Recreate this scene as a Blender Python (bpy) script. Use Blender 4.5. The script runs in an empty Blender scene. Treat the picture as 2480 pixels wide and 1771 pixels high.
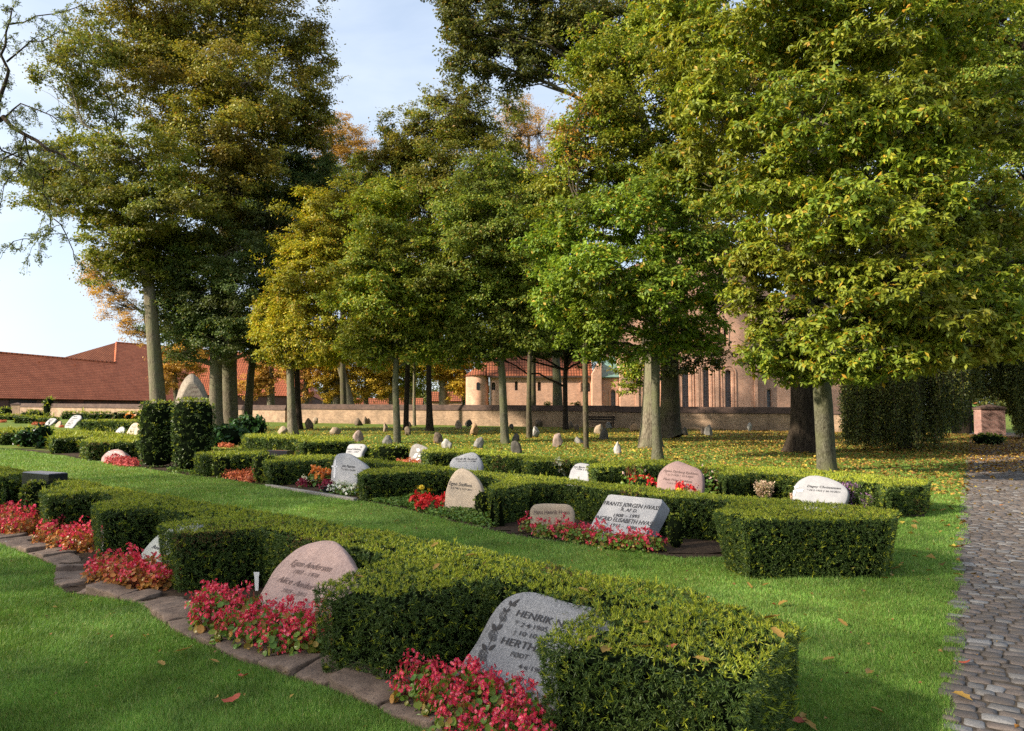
import bpy, math, random
import numpy as np
from mathutils import Vector, Matrix
from mathutils.geometry import tessellate_polygon

random.seed(7)
RNG = np.random.default_rng(11)
scene = bpy.context.scene
COL = scene.collection
# ---------------------------------------------------------------- camera
F = 1791.0
EYE = 1.6
PITCH = math.atan((995 - 885.5) / F)
cam_d = bpy.data.cameras.new('camera')
cam_d.sensor_width = 36
cam_d.lens = 36 * F / 2480
cam_d.clip_start = 0.05
cam_d.clip_end = 2000
cam = bpy.data.objects.new('camera', cam_d)
COL.objects.link(cam)
cam.location = (0, 0, EYE)
cam.rotation_euler = (math.pi / 2 + PITCH, 0, 0)
scene.camera = cam
CP, SP = math.cos(PITCH), math.sin(PITCH)


def ray(px, py):
    u, v = (px - 1240) / F, (885.5 - py) / F
    return u, CP - v * SP, v * CP + SP


def gp(px, py, z=0.0):
    """where the sight line of a photo pixel meets the level z"""
    a, b, c = ray(px, py)
    t = (z - EYE) / c
    return np.array([a * t, b * t, z])


def at(px, py, Y):
    a, b, c = ray(px, py)
    t = Y / b
    return np.array([a * t, Y, EYE + c * t])


def g(x, y):
    t = np.clip((np.asarray(y) - 0.4 * np.asarray(x) - 45) / 5, -30, 60)
    return np.minimum(0.0525 * np.log1p(np.exp(t)), 1.1)


def tp(px, py):
    """sight line of a photo pixel meets the terrain"""
    a, b, c = ray(px, py)
    for k in range(8, 1400):
        Y = k * 0.25
        t = Y / b
        if EYE + c * t <= g(a * t, Y):
            return np.array([a * t, Y, float(g(a * t, Y))])
    return np.array([a * 300 / b, 300, 1.1])


# ---------------------------------------------------------------- objects
def tag(o, label=None, cat=None, group=None, kind=None):
    if label: o['label'] = label
    if cat: o['category'] = cat
    if group: o['group'] = group
    if kind: o['kind'] = kind
    return o


def link(name, data, parent=None, mat=None):
    o = bpy.data.objects.new(name, data)
    COL.objects.link(o)
    if parent: o.parent = parent
    if mat is not None:
        for m in (mat if isinstance(mat, (list, tuple)) else [mat]):
            data.materials.append(m)
    return o


def empty(name, loc, label, cat, group=None):
    o = bpy.data.objects.new(name, None)
    o.empty_display_size = 0.2
    COL.objects.link(o)
    o.location = loc
    return tag(o, label, cat, group)


class MB:
    def __init__(s):
        s.v, s.f, s.m, s.n = [], [], [], 0

    def add(s, v, f, m=0):
        v = np.asarray(v, float).reshape(-1, 3)
        s.v.append(v)
        if isinstance(f, np.ndarray):
            s.f.append((f + s.n, m))
        else:
            for k in set(len(q) for q in f):
                s.f.append((np.array([q for q in f if len(q) == k]) + s.n, m))
        s.n += len(v)

    def mesh(s, name, smooth=True):
        me = bpy.data.meshes.new(name)
        v = np.concatenate(s.v) if s.v else np.zeros((0, 3))
        me.vertices.add(len(v))
        me.vertices.foreach_set('co', v.astype(np.float32).ravel())
        idx, st, mi, tot = [], [], [], 0
        for fa, m in s.f:
            idx.append(fa.ravel())
            k = fa.shape[1]
            st.append(tot + np.arange(len(fa)) * k)
            mi.append(np.full(len(fa), m))
            tot += fa.size
        if tot:
            me.loops.add(tot)
            me.loops.foreach_set('vertex_index', np.concatenate(idx).astype(np.int32))
            st = np.concatenate(st)
            me.polygons.add(len(st))
            me.polygons.foreach_set('loop_start', st.astype(np.int32))
            me.polygons.foreach_set('material_index', np.concatenate(mi).astype(np.int32))
            if not smooth:
                me.polygons.foreach_set('use_smooth', np.zeros(len(st), dtype=bool))
        me.update(calc_edges=True)
        return me

    def build(s, name, mat, parent=None, smooth=True):
        return link(name, s.mesh(name, smooth), parent, mat)

    def box(s, lo, hi, m=0, taper=None):
        (a, b, c), (d, e, f_) = lo, hi
        v = [(a, b, c), (d, b, c), (d, e, c), (a, e, c), (a, b, f_), (d, b, f_), (d, e, f_), (a, e, f_)]
        s.add(v, [(0, 3, 2, 1), (4, 5, 6, 7), (0, 1, 5, 4), (1, 2, 6, 5), (2, 3, 7, 6), (3, 0, 4, 7)], m)

    def tube(s, pts, rad, n=8, m=0, wob=0.0, cap=True):
        pts = np.asarray(pts, float)
        k = len(pts)
        tan = np.gradient(pts, axis=0)
        tan /= np.linalg.norm(tan, axis=1)[:, None] + 1e-9
        ref = np.array([0.31, 0.95, 0.05]) if abs(tan[0][2]) > .7 else np.array([0.03, 0.1, 1.0])
        A = np.cross(tan, ref); A /= np.linalg.norm(A, axis=1)[:, None] + 1e-9
        B = np.cross(tan, A)
        th = np.arange(n) * 2 * np.pi / n
        r = np.asarray(rad, float)[:, None]
        if np.any(wob):
            ph = RNG.uniform(0, 6.28, 4)
            kk = np.arange(k)[:, None] * 0.35
            r = r * (1 + wob * (np.sin(2 * th + ph[0] + kk) + .6 * np.sin(3 * th + ph[1] - kk * .7) + .4 * np.sin(5 * th + ph[2])))
        else:
            r = np.repeat(r, n, 1)
        P = pts[:, None] + A[:, None] * (np.cos(th) * r)[..., None] + B[:, None] * (np.sin(th) * r)[..., None]
        i = np.arange(k - 1)[:, None] * n
        j = np.arange(n)[None]
        q = np.stack([i + j, i + (j + 1) % n, i + n + (j + 1) % n, i + n + j], -1).reshape(-1, 4)
        s.add(P.reshape(-1, 3), q, m)
        if cap:
            s.f.append((np.array([[s.n - n + t for t in range(n)]]), m))


def unit(v):
    v = np.asarray(v, float)
    return v / (np.linalg.norm(v, axis=-1, keepdims=True) + 1e-9)


_K = RNG.normal(size=(9, 3)); _PH = RNG.uniform(0, 6.28, 9)


def noise(P, s):
    """cheap smooth pseudo noise, about -1..1"""
    q = np.asarray(P) @ (_K.T * s) + _PH
    return np.sin(q + 1.7 * np.sin(q[..., ::-1] * .7)).mean(-1) * 1.9


def inside(P, poly):
    x, y = P[:, 0], P[:, 1]
    poly = np.asarray(poly)[:, :2]
    r = np.zeros(len(P), bool)
    j = len(poly) - 1
    for i in range(len(poly)):
        (xi, yi), (xj, yj) = poly[i], poly[j]
        c = ((yi > y) != (yj > y)) & (x < (xj - xi) * (y - yi) / (yj - yi + 1e-12) + xi)
        r ^= c
        j = i
    return r


# ---------------------------------------------------------------- materials
class NT:
    def __init__(s, name):
        s.mat = bpy.data.materials.new(name)
        s.mat.use_nodes = True
        s.t = s.mat.node_tree
        s.t.nodes.clear()
        s.out = s.n('ShaderNodeOutputMaterial')

    def n(s, typ, **kw):
        nd = s.t.nodes.new(typ)
        for k, v in kw.items():
            if k.startswith('_'):
                continue
            setattr(nd, k, v)
        return nd

    def l(s, a, b):
        s.t.links.new(a, b)

    def coord(s, kind='Object', scale=(1, 1, 1), swap=False):
        tc = s.n('ShaderNodeTexCoord')
        o = tc.outputs[kind]
        if swap:
            sx = s.n('ShaderNodeSeparateXYZ'); s.l(o, sx.inputs[0])
            cx = s.n('ShaderNodeCombineXYZ')
            s.l(sx.outputs[0], cx.inputs[0]); s.l(sx.outputs[2], cx.inputs[1]); s.l(sx.outputs[1], cx.inputs[2])
            o = cx.outputs[0]
        mp = s.n('ShaderNodeMapping')
        mp.inputs['Scale'].default_value = scale
        s.l(o, mp.inputs[0])
        return mp.outputs[0]

    def noise(s, vec, scale, detail=4, rough=.55, out='Fac'):
        nd = s.n('ShaderNodeTexNoise')
        nd.inputs['Scale'].default_value = scale
        nd.inputs['Detail'].default_value = detail
        nd.inputs['Roughness'].default_value = rough
        if vec is not None: s.l(vec, nd.inputs['Vector'])
        return nd.outputs[out]

    def ramp(s, fac, stops, interp='LINEAR'):
        nd = s.n('ShaderNodeValToRGB')
        cr = nd.color_ramp
        cr.interpolation = interp
        while len(cr.elements) < len(stops): cr.elements.new(0.5)
        for e, (p, c) in zip(cr.elements, stops):
            e.position = p
            e.color = tuple(c) + (1,) if len(c) == 3 else c
        s.l(fac, nd.inputs[0])
        return nd.outputs[0]

    def mix(s, fac, a, b, mode='MIX'):
        nd = s.n('ShaderNodeMix', data_type='RGBA', blend_type=mode)
        for sock, val in ((nd.inputs['Factor'], fac), (nd.inputs[6], a), (nd.inputs[7], b)):
            if hasattr(val, 'links'): s.l(val, sock)
            elif isinstance(val, (int, float)): sock.default_value = val
            else: sock.default_value = tuple(val) + (1,)
        return nd.outputs[2]

    def bump(s, h, strength=.4, dist=.01, prev=None):
        nd = s.n('ShaderNodeBump')
        nd.inputs['Strength'].default_value = strength
        nd.inputs['Distance'].default_value = dist
        s.l(h, nd.inputs['Height'])
        if prev is not None: s.l(prev, nd.inputs['Normal'])
        return nd.outputs[0]

    def bsdf(s, col, rough=.7, normal=None, spec=.3, metal=0):
        b = s.n('ShaderNodeBsdfPrincipled')
        for key, val in (('Base Color', col), ('Roughness', rough)):
            if hasattr(val, 'links'): s.l(val, b.inputs[key])
            elif isinstance(val, (int, float)): b.inputs[key].default_value = val
            else: b.inputs[key].default_value = tuple(val) + (1,)
        b.inputs['Specular IOR Level'].default_value = spec
        b.inputs['Metallic'].default_value = metal
        if normal is not None: s.l(normal, b.inputs['Normal'])
        return b.outputs[0]

    def done(s, sh):
        s.l(sh, s.out.inputs[0])
        return s.mat


def leaf_mat(name, stops, trans=.35, nscale=.35, namt=.55, rough=.5, tint=None):
    """stops: ramp over a per-leaf random value; clumps drift darker and lighter with a slow noise"""
    if 'petal' not in name and 'fallen' not in name:
        stops = [(p, (c[0] * 1.4, c[1] * 1.5, c[2] * 1.3)) for p, c in stops]
    t = NT(name)
    ge = t.n('ShaderNodeNewGeometry')
    col = t.ramp(ge.outputs['Random Per Island'], stops)
    if tint:
        tn = t.noise(t.coord('Object', (1, 1, 1.3)), nscale * .8 + .05, 4, .6)
        col = t.mix(t.ramp(tn, [(.46, (0, 0, 0)), (.70, (.75, .75, .75))]), col, tint)
    nz = t.noise(t.coord('Object'), nscale, 3)
    drift = t.ramp(nz, [(.3, (1 - namt,) * 3), (.7, (1 + namt * .6,) * 3)])
    col = t.mix(1.0, col, drift, 'MULTIPLY')
    p = t.bsdf(col, rough, spec=.25)
    tr = t.n('ShaderNodeBsdfTranslucent')
    t.l(t.mix(1.0, col, (1.15, 1.1, .7), 'MULTIPLY'), tr.inputs[0])
    mx = t.n('ShaderNodeMixShader')
    mx.inputs[0].default_value = trans
    t.l(p, mx.inputs[1]); t.l(tr.outputs[0], mx.inputs[2])
    return t.done(mx.outputs[0])


def plain(name, col, rough=.6, spec=.3, nscale=0, namt=.3, bump=0, metal=0):
    t = NT(name)
    c = col
    nrm = None
    if nscale:
        nz = t.noise(t.coord('Object'), nscale, 6)
        c = t.ramp(nz, [(.3, [x * (1 - namt) for x in col]), (.7, [min(1, x * (1 + namt)) for x in col])])
        if bump: nrm = t.bump(nz, .5, bump)
    return t.done(t.bsdf(c, rough, nrm, spec, metal))


def stone_mat(name, a, b, speck=None, grain=180, vein=None, bump=.003, rough=.75, big=4):
    t = NT(name)
    co = t.coord('Object')
    fine = t.noise(co, grain, 2, .6)
    mid = t.noise(co, grain * .25, 4, .6)
    lo = t.noise(co, big, 3, .6)
    c = t.ramp(mid, [(.3, a), (.7, b)])
    c = t.mix(1.0, c, t.ramp(lo, [(.3, (.78, .78, .8)), (.7, (1.12, 1.1, 1.08))]), 'MULTIPLY')
    if speck is not None:
        c = t.mix(t.ramp(fine, [(.55, (0, 0, 0)), (.68, (1, 1, 1))]), c, speck)
    if vein is not None:
        vo = t.n('ShaderNodeTexNoise'); vo.inputs['Scale'].default_value = 30; vo.inputs['Detail'].default_value = 5
        vo.inputs['Distortion'].default_value = 1.6
        t.l(t.coord('Object', (3.2, 1.3, 1)), vo.inputs['Vector'])
        c = t.mix(t.ramp(vo.outputs['Fac'], [(.44, (0, 0, 0)), (.5, (.8, .8, .8)), (.56, (0, 0, 0))]), c, vein)
    nb = t.bump(mid, .6, bump)
    nb = t.bump(fine, .3, bump * .4, nb)
    return t.done(t.bsdf(c, rough, nb, .3))


def brick_mat(name, c1, c2, mortar, stain=.35, sc=1.0, vertical=False, polar=None):
    t = NT(name)
    co = t.coord('Object', (sc, sc, sc), swap=True)
    if vertical:
        co = t.coord('Object', (1, 1, 1))
    br = t.n('ShaderNodeTexBrick')
    br.inputs['Color1'].default_value = tuple(c1) + (1,)
    br.inputs['Color2'].default_value = tuple(c2) + (1,)
    br.inputs['Mortar'].default_value = tuple(mortar) + (1,)
    br.inputs['Scale'].default_value = 1
    br.inputs['Mortar Size'].default_value = .011
    br.inputs['Brick Width'].default_value = .25
    br.inputs['Row Height'].default_value = .085
    t.l(co, br.inputs['Vector'])
    wc = t.coord('Object')
    st = t.noise(wc, .9, 5, .6)
    fine = t.noise(wc, 5, 6, .75)
    c = t.mix(1.0, br.outputs['Color'], t.ramp(st, [(.3, (1 - stain,) * 3), (.7, (1.15, 1.12, 1.1))]), 'MULTIPLY')
    c = t.mix(1.0, c, t.ramp(fine, [(.3, (.72, .72, .72)), (.7, (1.2, 1.2, 1.2))]), 'MULTIPLY')
    nb = t.bump(br.outputs['Fac'], -.5, .02)
    return t.done(t.bsdf(c, .85, nb, .15))


def tile_mat(name, c1, c2, course=.34, pan=.22):
    """clay pantiles: courses across the slope, pans along it (object x along eaves, y up the slope)"""
    t = NT(name)
    co = t.coord('Object')
    sx = t.n('ShaderNodeSeparateXYZ'); t.l(co, sx.inputs[0])
    def saw(sock, period):
        m = t.n('ShaderNodeMath', operation='DIVIDE'); t.l(sock, m.inputs[0]); m.inputs[1].default_value = period
        f = t.n('ShaderNodeMath', operation='FRACT'); t.l(m.outputs[0], f.inputs[0])
        return f.outputs[0]
    cy = saw(sx.outputs[1], course)
    cx = saw(sx.outputs[0], pan)
    sn = t.n('ShaderNodeMath', operation='PINGPONG'); t.l(cx, sn.inputs[0]); sn.inputs[1].default_value = .5
    h = t.n('ShaderNodeMath', operation='MULTIPLY_ADD'); t.l(cy, h.inputs[0]); h.inputs[1].default_value = -1; t.l(sn.outputs[0], h.inputs[2])
    br = t.n('ShaderNodeTexBrick')
    br.inputs['Color1'].default_value = tuple(c1) + (1,); br.inputs['Color2'].default_value = tuple(c2) + (1,)
    br.inputs['Mortar'].default_value = tuple(x * .3 for x in c1) + (1,)
    br.inputs['Scale'].default_value = 1; br.offset = 0
    br.inputs['Mortar Size'].default_value = .05
    br.inputs['Brick Width'].default_value = pan; br.inputs['Row Height'].default_value = course
    t.l(co, br.inputs['Vector'])
    nz = t.noise(co, .55, 5, .65)
    c = t.mix(1.0, br.outputs['Color'], t.ramp(nz, [(.3, (.75, .72, .7)), (.7, (1.15, 1.15, 1.15))]), 'MULTIPLY')
    return t.done(t.bsdf(c, .75, t.bump(h.outputs[0], .7, .06), .2))


def bark_mat(name, a, b, moss=None, zs=.25, scale=9, bump=.03):
    t = NT(name)
    co = t.coord('Object', (1, 1, zs))
    nz = t.noise(co, scale, 6, .65)
    n2 = t.noise(co, scale * 3.2, 4, .6)
    c = t.ramp(nz, [(.32, a), (.66, b)])
    c = t.mix(1.0, c, t.ramp(n2, [(.36, (.45, .43, .42)), (.6, (1.15, 1.15, 1.15))]), 'MULTIPLY')
    if moss:
        m = t.noise(t.coord('Object'), 1.1, 4)
        c = t.mix(t.ramp(m, [(.42, (0, 0, 0)), (.62, (.8, .8, .8))]), c, moss)
    nb = t.bump(nz, 1.0, bump * 1.6)
    nb = t.bump(n2, .9, bump * .9, nb)
    return t.done(t.bsdf(c, .9, nb, .1))
# ---------------------------------------------------------------- plants
def add_leaves(mb, P, Nn, D, L, W, m=0, fold=.12):
    """kite shaped leaves folded along the midrib"""
    Nn = unit(Nn); D = unit(D - (D * Nn).sum(1, keepdims=True) * Nn)
    S = np.cross(Nn, D)
    L = np.asarray(L)[:, None]; W = np.asarray(W)[:, None]
    a = P
    dr = RNG.uniform(-.05, .34, (len(P), 1))
    mid = P + D * L * .56 - Nn * L * dr * .2
    b = mid + S * W * .5 + Nn * W * fold
    c = P + D * L - Nn * L * dr
    d = mid - S * W * .5 + Nn * W * fold
    v = np.stack([a, b, c, d], 1).reshape(-1, 3)
    i = np.arange(len(P))[:, None] * 4
    f = np.concatenate([i + [[0, 3, 2]], i + [[0, 2, 1]]])
    mb.add(v, f, m)


LEAFD = 5.2
TOT = [0]


def sphere_dirs(n, rng):
    return unit(rng.normal(size=(n, 3)))


def crown_leaves(mb, lobes, leaf, wid, dens, rng, clump=.3, flat=.55, droop=.25, rosette=1, shell=.35, m=0, mats=None):
    """lobes: (centre, (rx, ry, rz), density factor)"""
    anchors = []
    for li, (c, r, k) in enumerate(lobes):
        c = np.asarray(c); r = np.asarray(r)
        area = (r[0] * r[2] + r[0] * r[1] + r[1] * r[2]) * 4.2
        n = max(20, int(area * dens * k / (leaf * wid) * LEAFD))
        TOT[0] += n
        cr = clump * float(min(r)) ** .5
        nc = max(7, int(area / (cr * cr) * .27))
        dirs = sphere_dirs(nc, rng)
        rad = shell + (1.08 - shell) * rng.random(nc) ** .55
        rad *= np.where(rng.random(nc) < .16, rng.uniform(1.05, 1.4, nc), 1)
        lump = 1 + .34 * noise(dirs * 1.0 + li, 1.8) + .14 * noise(dirs * 1.0 + li * 3, 4.0)
        crs = cr * rng.uniform(.55, 1.6, nc)
        C = c + dirs * rad[:, None] * lump[:, None] * r
        anchors.append(C)
        n = n // rosette
        w = rng.gamma(2.2, 1, nc) * (crs / cr) ** 1.7; w /= w.sum()
        ci = rng.choice(nc, n, p=w)
        off = rng.normal(size=(n, 3)) * crs[ci][:, None] * .48 * np.array([1.2, 1.2, flat])
        P = C[ci] + off
        out = unit((P - c) / r)
        Nn = unit(out * .55 + np.array([0, 0, .75]) + rng.normal(size=(n, 3)) * .5)
        D = unit(out * .6 + rng.normal(size=(n, 3)) + np.array([0, 0, -droop]))
        if rosette > 1:
            P = np.repeat(P, rosette, 0); Nn0 = np.repeat(Nn, rosette, 0)
            T = unit(np.cross(Nn0, np.repeat(unit(rng.normal(size=(n, 3))), rosette, 0)))
            B = np.cross(Nn0, T)
            th = np.tile(np.arange(rosette) * 2 * np.pi / rosette, n) + rng.normal(size=n * rosette) * .25
            D = T * np.cos(th)[:, None] + B * np.sin(th)[:, None] - Nn0 * .25
            Nn = unit(Nn0 + D * .3 + rng.normal(size=(len(P), 3)) * .15)
            n = len(P)
        s = rng.uniform(.5, 1.2, n)
        mm = m if mats is None else mats[li]
        add_leaves(mb, P, Nn, D, leaf * s, wid * s, mm)
    return anchors


def bent(a, b, k, rng, amp):
    a, b = np.asarray(a, float), np.asarray(b, float)
    t = np.linspace(0, 1, k)[:, None]
    d = np.linalg.norm(b - a)
    p = a + (b - a) * t
    bow = rng.normal(size=3) * amp * d; bow[2] = abs(bow[2]) * -.3
    p = p + bow * (np.sin(t * np.pi)) + rng.normal(size=(k, 3)) * amp * .25 * d * np.sin(t * np.pi)
    return p


def tree(name, label, trunk_px, lobes_px, D, leafmats, bark, leaf=.13, wid=.07, dens=1.0, group=None, seed=1,
         clump=.3, rosette=1, twigs=5, flat=.55, droop=.25, shell=.35, base=None, world=None, flare=1.12, depth_r=.85, limb=.42, category='tree'):
    """trunk_px: (px, py, diameter in photo px); lobes_px: (px, py, rx, ry, depth offset, density)"""
    rng = np.random.default_rng(seed)
    k = D / F
    if world is None:
        pts = [at(p[0], p[1], D) for p in trunk_px]
        rad = [p[2] * k / 2 for p in trunk_px]
        pts[0][2] = float(g(pts[0][0], D)) - .12
        lobes = [(at(l[0], l[1], D + l[4]), np.array([l[2], (l[2] + l[3]) / 2 * depth_r, l[3]]) * (D + l[4]) / F, l[5]) for l in lobes_px]
    else:
        pts, rad, lobes = world
    pts = np.array(pts, float)
    # ragged outline: small sprays around each part of the crown
    extra = []
    for c, r, dd in (lobes if world is None else []):
        for _ in range(3):
            v = unit(rng.normal(size=3) * [1, .8, .8] + [0, 0, -.25])
            f = rng.uniform(.22, .42)
            extra.append((c + v * r * rng.uniform(.95, 1.25), r * f, dd * rng.uniform(.45, .8)))
    n_main = len(lobes)
    lobes = lobes + extra
    B = pts[0].copy(); B[2] += .12
    e = empty(name, B, label, category, group)
    # resample the trunk
    seg = np.r_[0, np.cumsum(np.linalg.norm(np.diff(pts, axis=0), axis=1))]
    s = np.r_[np.linspace(0, min(1.2, seg[-1] * .3), 7)[:-1], np.linspace(min(1.2, seg[-1] * .3), seg[-1], 16)]
    tp_ = np.stack([np.interp(s, seg, pts[:, i]) for i in range(3)], 1)
    tr = np.interp(s, seg, rad)
    tr = tr * (1 + (flare - 1) * np.exp(-s / max(.25, rad[0] * 1.1)))
    tp_[1:, :2] += np.stack([noise(tp_[1:] * .5, 1.0), noise(tp_[1:] * .5 + 9, 1.0)], 1) * tr[1:, None] * .22
    mb = MB()
    mb.tube(tp_ - B, tr, 20, wob=.05 + .11 * np.exp(-s / max(.3, rad[0] * .9))[:, None])
    mb.build('trunk', bark, e)
    lv = MB()
    anchors = crown_leaves(lv, [(c - B, r, d) for c, r, d in lobes], leaf, wid, dens, rng, clump, flat, droop, rosette, shell)
    br = MB()
    for li, ((c, r, d), A) in enumerate(zip(lobes, anchors)):
        c = c - B
        if li >= n_main:
            m = lobes[(li - n_main) // 3][0] - B
            br.tube(bent(m + (c - m) * .2, c, 6, rng, .08), np.linspace(.028, .008, 6), 4, cap=False)
            for q in A[rng.permutation(len(A))[:4]]:
                br.tube(bent(m + (c - m) * .75, q, 4, rng, .09), np.linspace(.012, .005, 4), 3, cap=False)
            continue
        # leave the trunk somewhere below the lobe
        zz = c[2] - np.linalg.norm((c - (tp_[-1] - B))[:2]) * .55
        i = int(np.clip(np.searchsorted(tp_[:, 2] - B[2], zz), len(tp_) // 2, len(tp_) - 1))
        a = tp_[i] - B
        r0 = min(tr[i] * .55, limb * tr[i] + .02)
        p = bent(a, c, 9, rng, .07)
        br.tube(p, np.linspace(r0, r0 * .3 + .008, 9), 7, cap=False)
        for q in A[rng.permutation(len(A))[:int(twigs * (1 + len(A) / 40))]]:
            st = p[rng.integers(4, 9)]
            br.tube(bent(st, q, 5, rng, .09), np.linspace(r0 * .28 + .006, .006, 5), 4, cap=False)
    br.build('branches', bark, e)
    lv.build('crown', leafmats, e)
    return e


def blade_tufts(mb, P, Nn, L, W, k, rng, spread=.8, m=0):
    """k flat needles around each point"""
    n = len(P)
    P = np.repeat(P, k, 0); N2 = np.repeat(Nn, k, 0)
    D = unit(N2 * rng.uniform(.35, 1.1, (n * k, 1)) + rng.normal(size=(n * k, 3)) * spread)
    S = unit(np.cross(D, rng.normal(size=(n * k, 3))))
    l = (np.repeat(L, k) * rng.uniform(.6, 1.25, n * k))[:, None]
    w = (np.repeat(W, k) * rng.uniform(.8, 1.2, n * k))[:, None] * .5
    a = P - D * l * .15
    v = np.stack([a, P + D * l * .5 + S * w, P + D * l, P + D * l * .5 - S * w], 1).reshape(-1, 3)
    i = np.arange(n * k)[:, None] * 4
    mb.add(v, i + [[0, 1, 2, 3]], m)


def tri_samples(T, n_per_area, rng):
    """T (k,3,3): random points over triangles"""
    ar = np.linalg.norm(np.cross(T[:, 1] - T[:, 0], T[:, 2] - T[:, 0]), axis=1) / 2
    n = int(ar.sum() * n_per_area)
    i = rng.choice(len(T), n, p=ar / ar.sum())
    u, v = rng.random(n), rng.random(n)
    f = u + v > 1; u[f] = 1 - u[f]; v[f] = 1 - v[f]
    return T[i, 0] + (T[i, 1] - T[i, 0]) * u[:, None] + (T[i, 2] - T[i, 0]) * v[:, None], i


def hedge_body(e, top, zb, mats, rng, inset=.06, needle=1.0, dens=1.0, rough=.013):
    """top: polygon (n,3) world; a clipped body with needle sprays; e: parent empty at base"""
    B = np.array(e.location)
    top = np.asarray(top, float) - B
    zb = zb - B[2]
    # counter clockwise
    x, y = top[:, 0], top[:, 1]
    if (x * np.roll(y, -1) - np.roll(x, -1) * y).sum() < 0: top = top[::-1]
    c = top.mean(0)
    # round the corners a little and resample
    pts = []
    n = len(top)
    for i in range(n):
        a, b, d = top[i - 1], top[i], top[(i + 1) % n]
        ra = min(.045, np.linalg.norm(a - b) * .35); rd = min(.045, np.linalg.norm(d - b) * .35)
        pts += [b + unit(a - b) * ra, b * .72 + (b + unit(a - b) * ra) * .14 + (b + unit(d - b) * rd) * .14, b + unit(d - b) * rd]
    top = np.array(pts)
    edge = np.roll(top, -1, 0) - top
    nrm = unit(np.stack([edge[:, 1], -edge[:, 0], np.zeros(len(top))], 1))
    vn = unit(nrm + np.roll(nrm, 1, 0))
    bot = top - vn * inset; bot[:, 2] = zb
    tri = np.array(tessellate_polygon([[Vector((p[0], p[1], 0)) for p in top]]))
    T1 = top[tri]
    k = np.cross(T1[:, 1] - T1[:, 0], T1[:, 2] - T1[:, 0])[:, 2] < 0
    T1[k] = T1[k][:, ::-1]
    nx = np.roll(np.arange(len(top)), -1)
    T2 = np.concatenate([np.stack([bot, bot[nx], top[nx]], 1), np.stack([bot, top[nx], top], 1)])
    # core, slightly inside the sprays
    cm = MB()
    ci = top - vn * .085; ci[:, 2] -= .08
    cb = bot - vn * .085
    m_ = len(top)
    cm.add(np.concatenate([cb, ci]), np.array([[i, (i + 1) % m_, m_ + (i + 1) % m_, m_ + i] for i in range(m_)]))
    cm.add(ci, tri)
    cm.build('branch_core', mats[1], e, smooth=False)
    dist = max(2.6, np.linalg.norm((c + B)[:2]))
    sz = max(.026, .0032 * dist) * needle
    area_d = dens * 1.0 / (sz * sz)
    nm = MB()
    Pt, it = tri_samples(T1, area_d, rng)
    Ps, is_ = tri_samples(T2, area_d * 2.0, rng)
    Ns = np.concatenate([nrm, nrm])[is_] + np.array([0, 0, .12])
    Nt = np.tile([0, 0, 1.0], (len(Pt), 1))
    P = np.concatenate([Pt, Ps]); Nn = np.concatenate([Nt, Ns])
    P = P + unit(Nn) * np.clip(noise(P + B, 3.1) * rough + noise(P + B, 11) * rough * .5, -.022, .06)[:, None]
    ist = np.r_[np.ones(len(Pt), bool), np.zeros(len(Ps), bool)]
    L = np.full(len(P), sz * 1.0)
    W = np.full(len(P), sz * .17)
    # pale young shoots, mostly on the clipped top, also painting in its light
    y = rng.random(len(P)) < np.where(ist, .62, .06)
    blade_tufts(nm, P[~y], Nn[~y], L[~y], W[~y], 9, rng, 1.0, 0)
    blade_tufts(nm, P[y] + unit(Nn[y]) * sz * .25, Nn[y], L[y] * .95, W[y] * 1.1, 8, rng, .75, 1)
    # stray long shoots, and a few dry brown sprigs
    q = rng.random(len(P)) < .012
    blade_tufts(nm, P[q] + Nn[q] * sz * .6, Nn[q] + [0, 0, .6], L[q] * 1.9, W[q] * 1.4, 5, rng, .35, 1)
    patch = noise((P + B) * 1.0, 2.3) > .62
    q = patch & (rng.random(len(P)) < .3)
    blade_tufts(nm, P[q], Nn[q], L[q], W[q] * 1.2, 6, rng, .9, 2)
    nm.build('needles', [mats[0], mats[2], M_drytwig], e)


def hedge(name, label, px, h, mats, group=None, seed=0, inset=.06, zg=0, **kw):
    rng = np.random.default_rng(seed + 100)
    top = np.array([gp(x, y, h + zg) for x, y in px])
    c = top.mean(0); c[2] = zg
    e = empty(name, c, label, 'hedge', group)
    hedge_body(e, top, zg, mats, rng, inset, **kw)
    return e


def box_hedge(name, label, x0, x1, yb, yt, deep, mats, group=None, seed=0, yaw=0, rnd=False, **kw):
    """a hedge seen far off: base left/right px, base and top rows"""
    p = tp((x0 + x1) / 2, yb)
    w = (x1 - x0) * p[1] / F; h = (yb - yt) * p[1] / F
    a = math.radians(yaw)
    r = np.array([math.cos(a), math.sin(a), 0]); f = np.array([-math.sin(a), math.cos(a), 0])
    w = w / max(.4, math.cos(a))
    top = [p + r * sx * w / 2 + f * (deep * sy) + [0, 0, h] for sx, sy in ((-1, 0), (1, 0), (1, 1), (-1, 1))]
    e = empty(name, p, label, 'hedge', group)
    hedge_body(e, np.array(top), p[2], mats, np.random.default_rng(seed + 300), .03, **kw)
    return e


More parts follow.
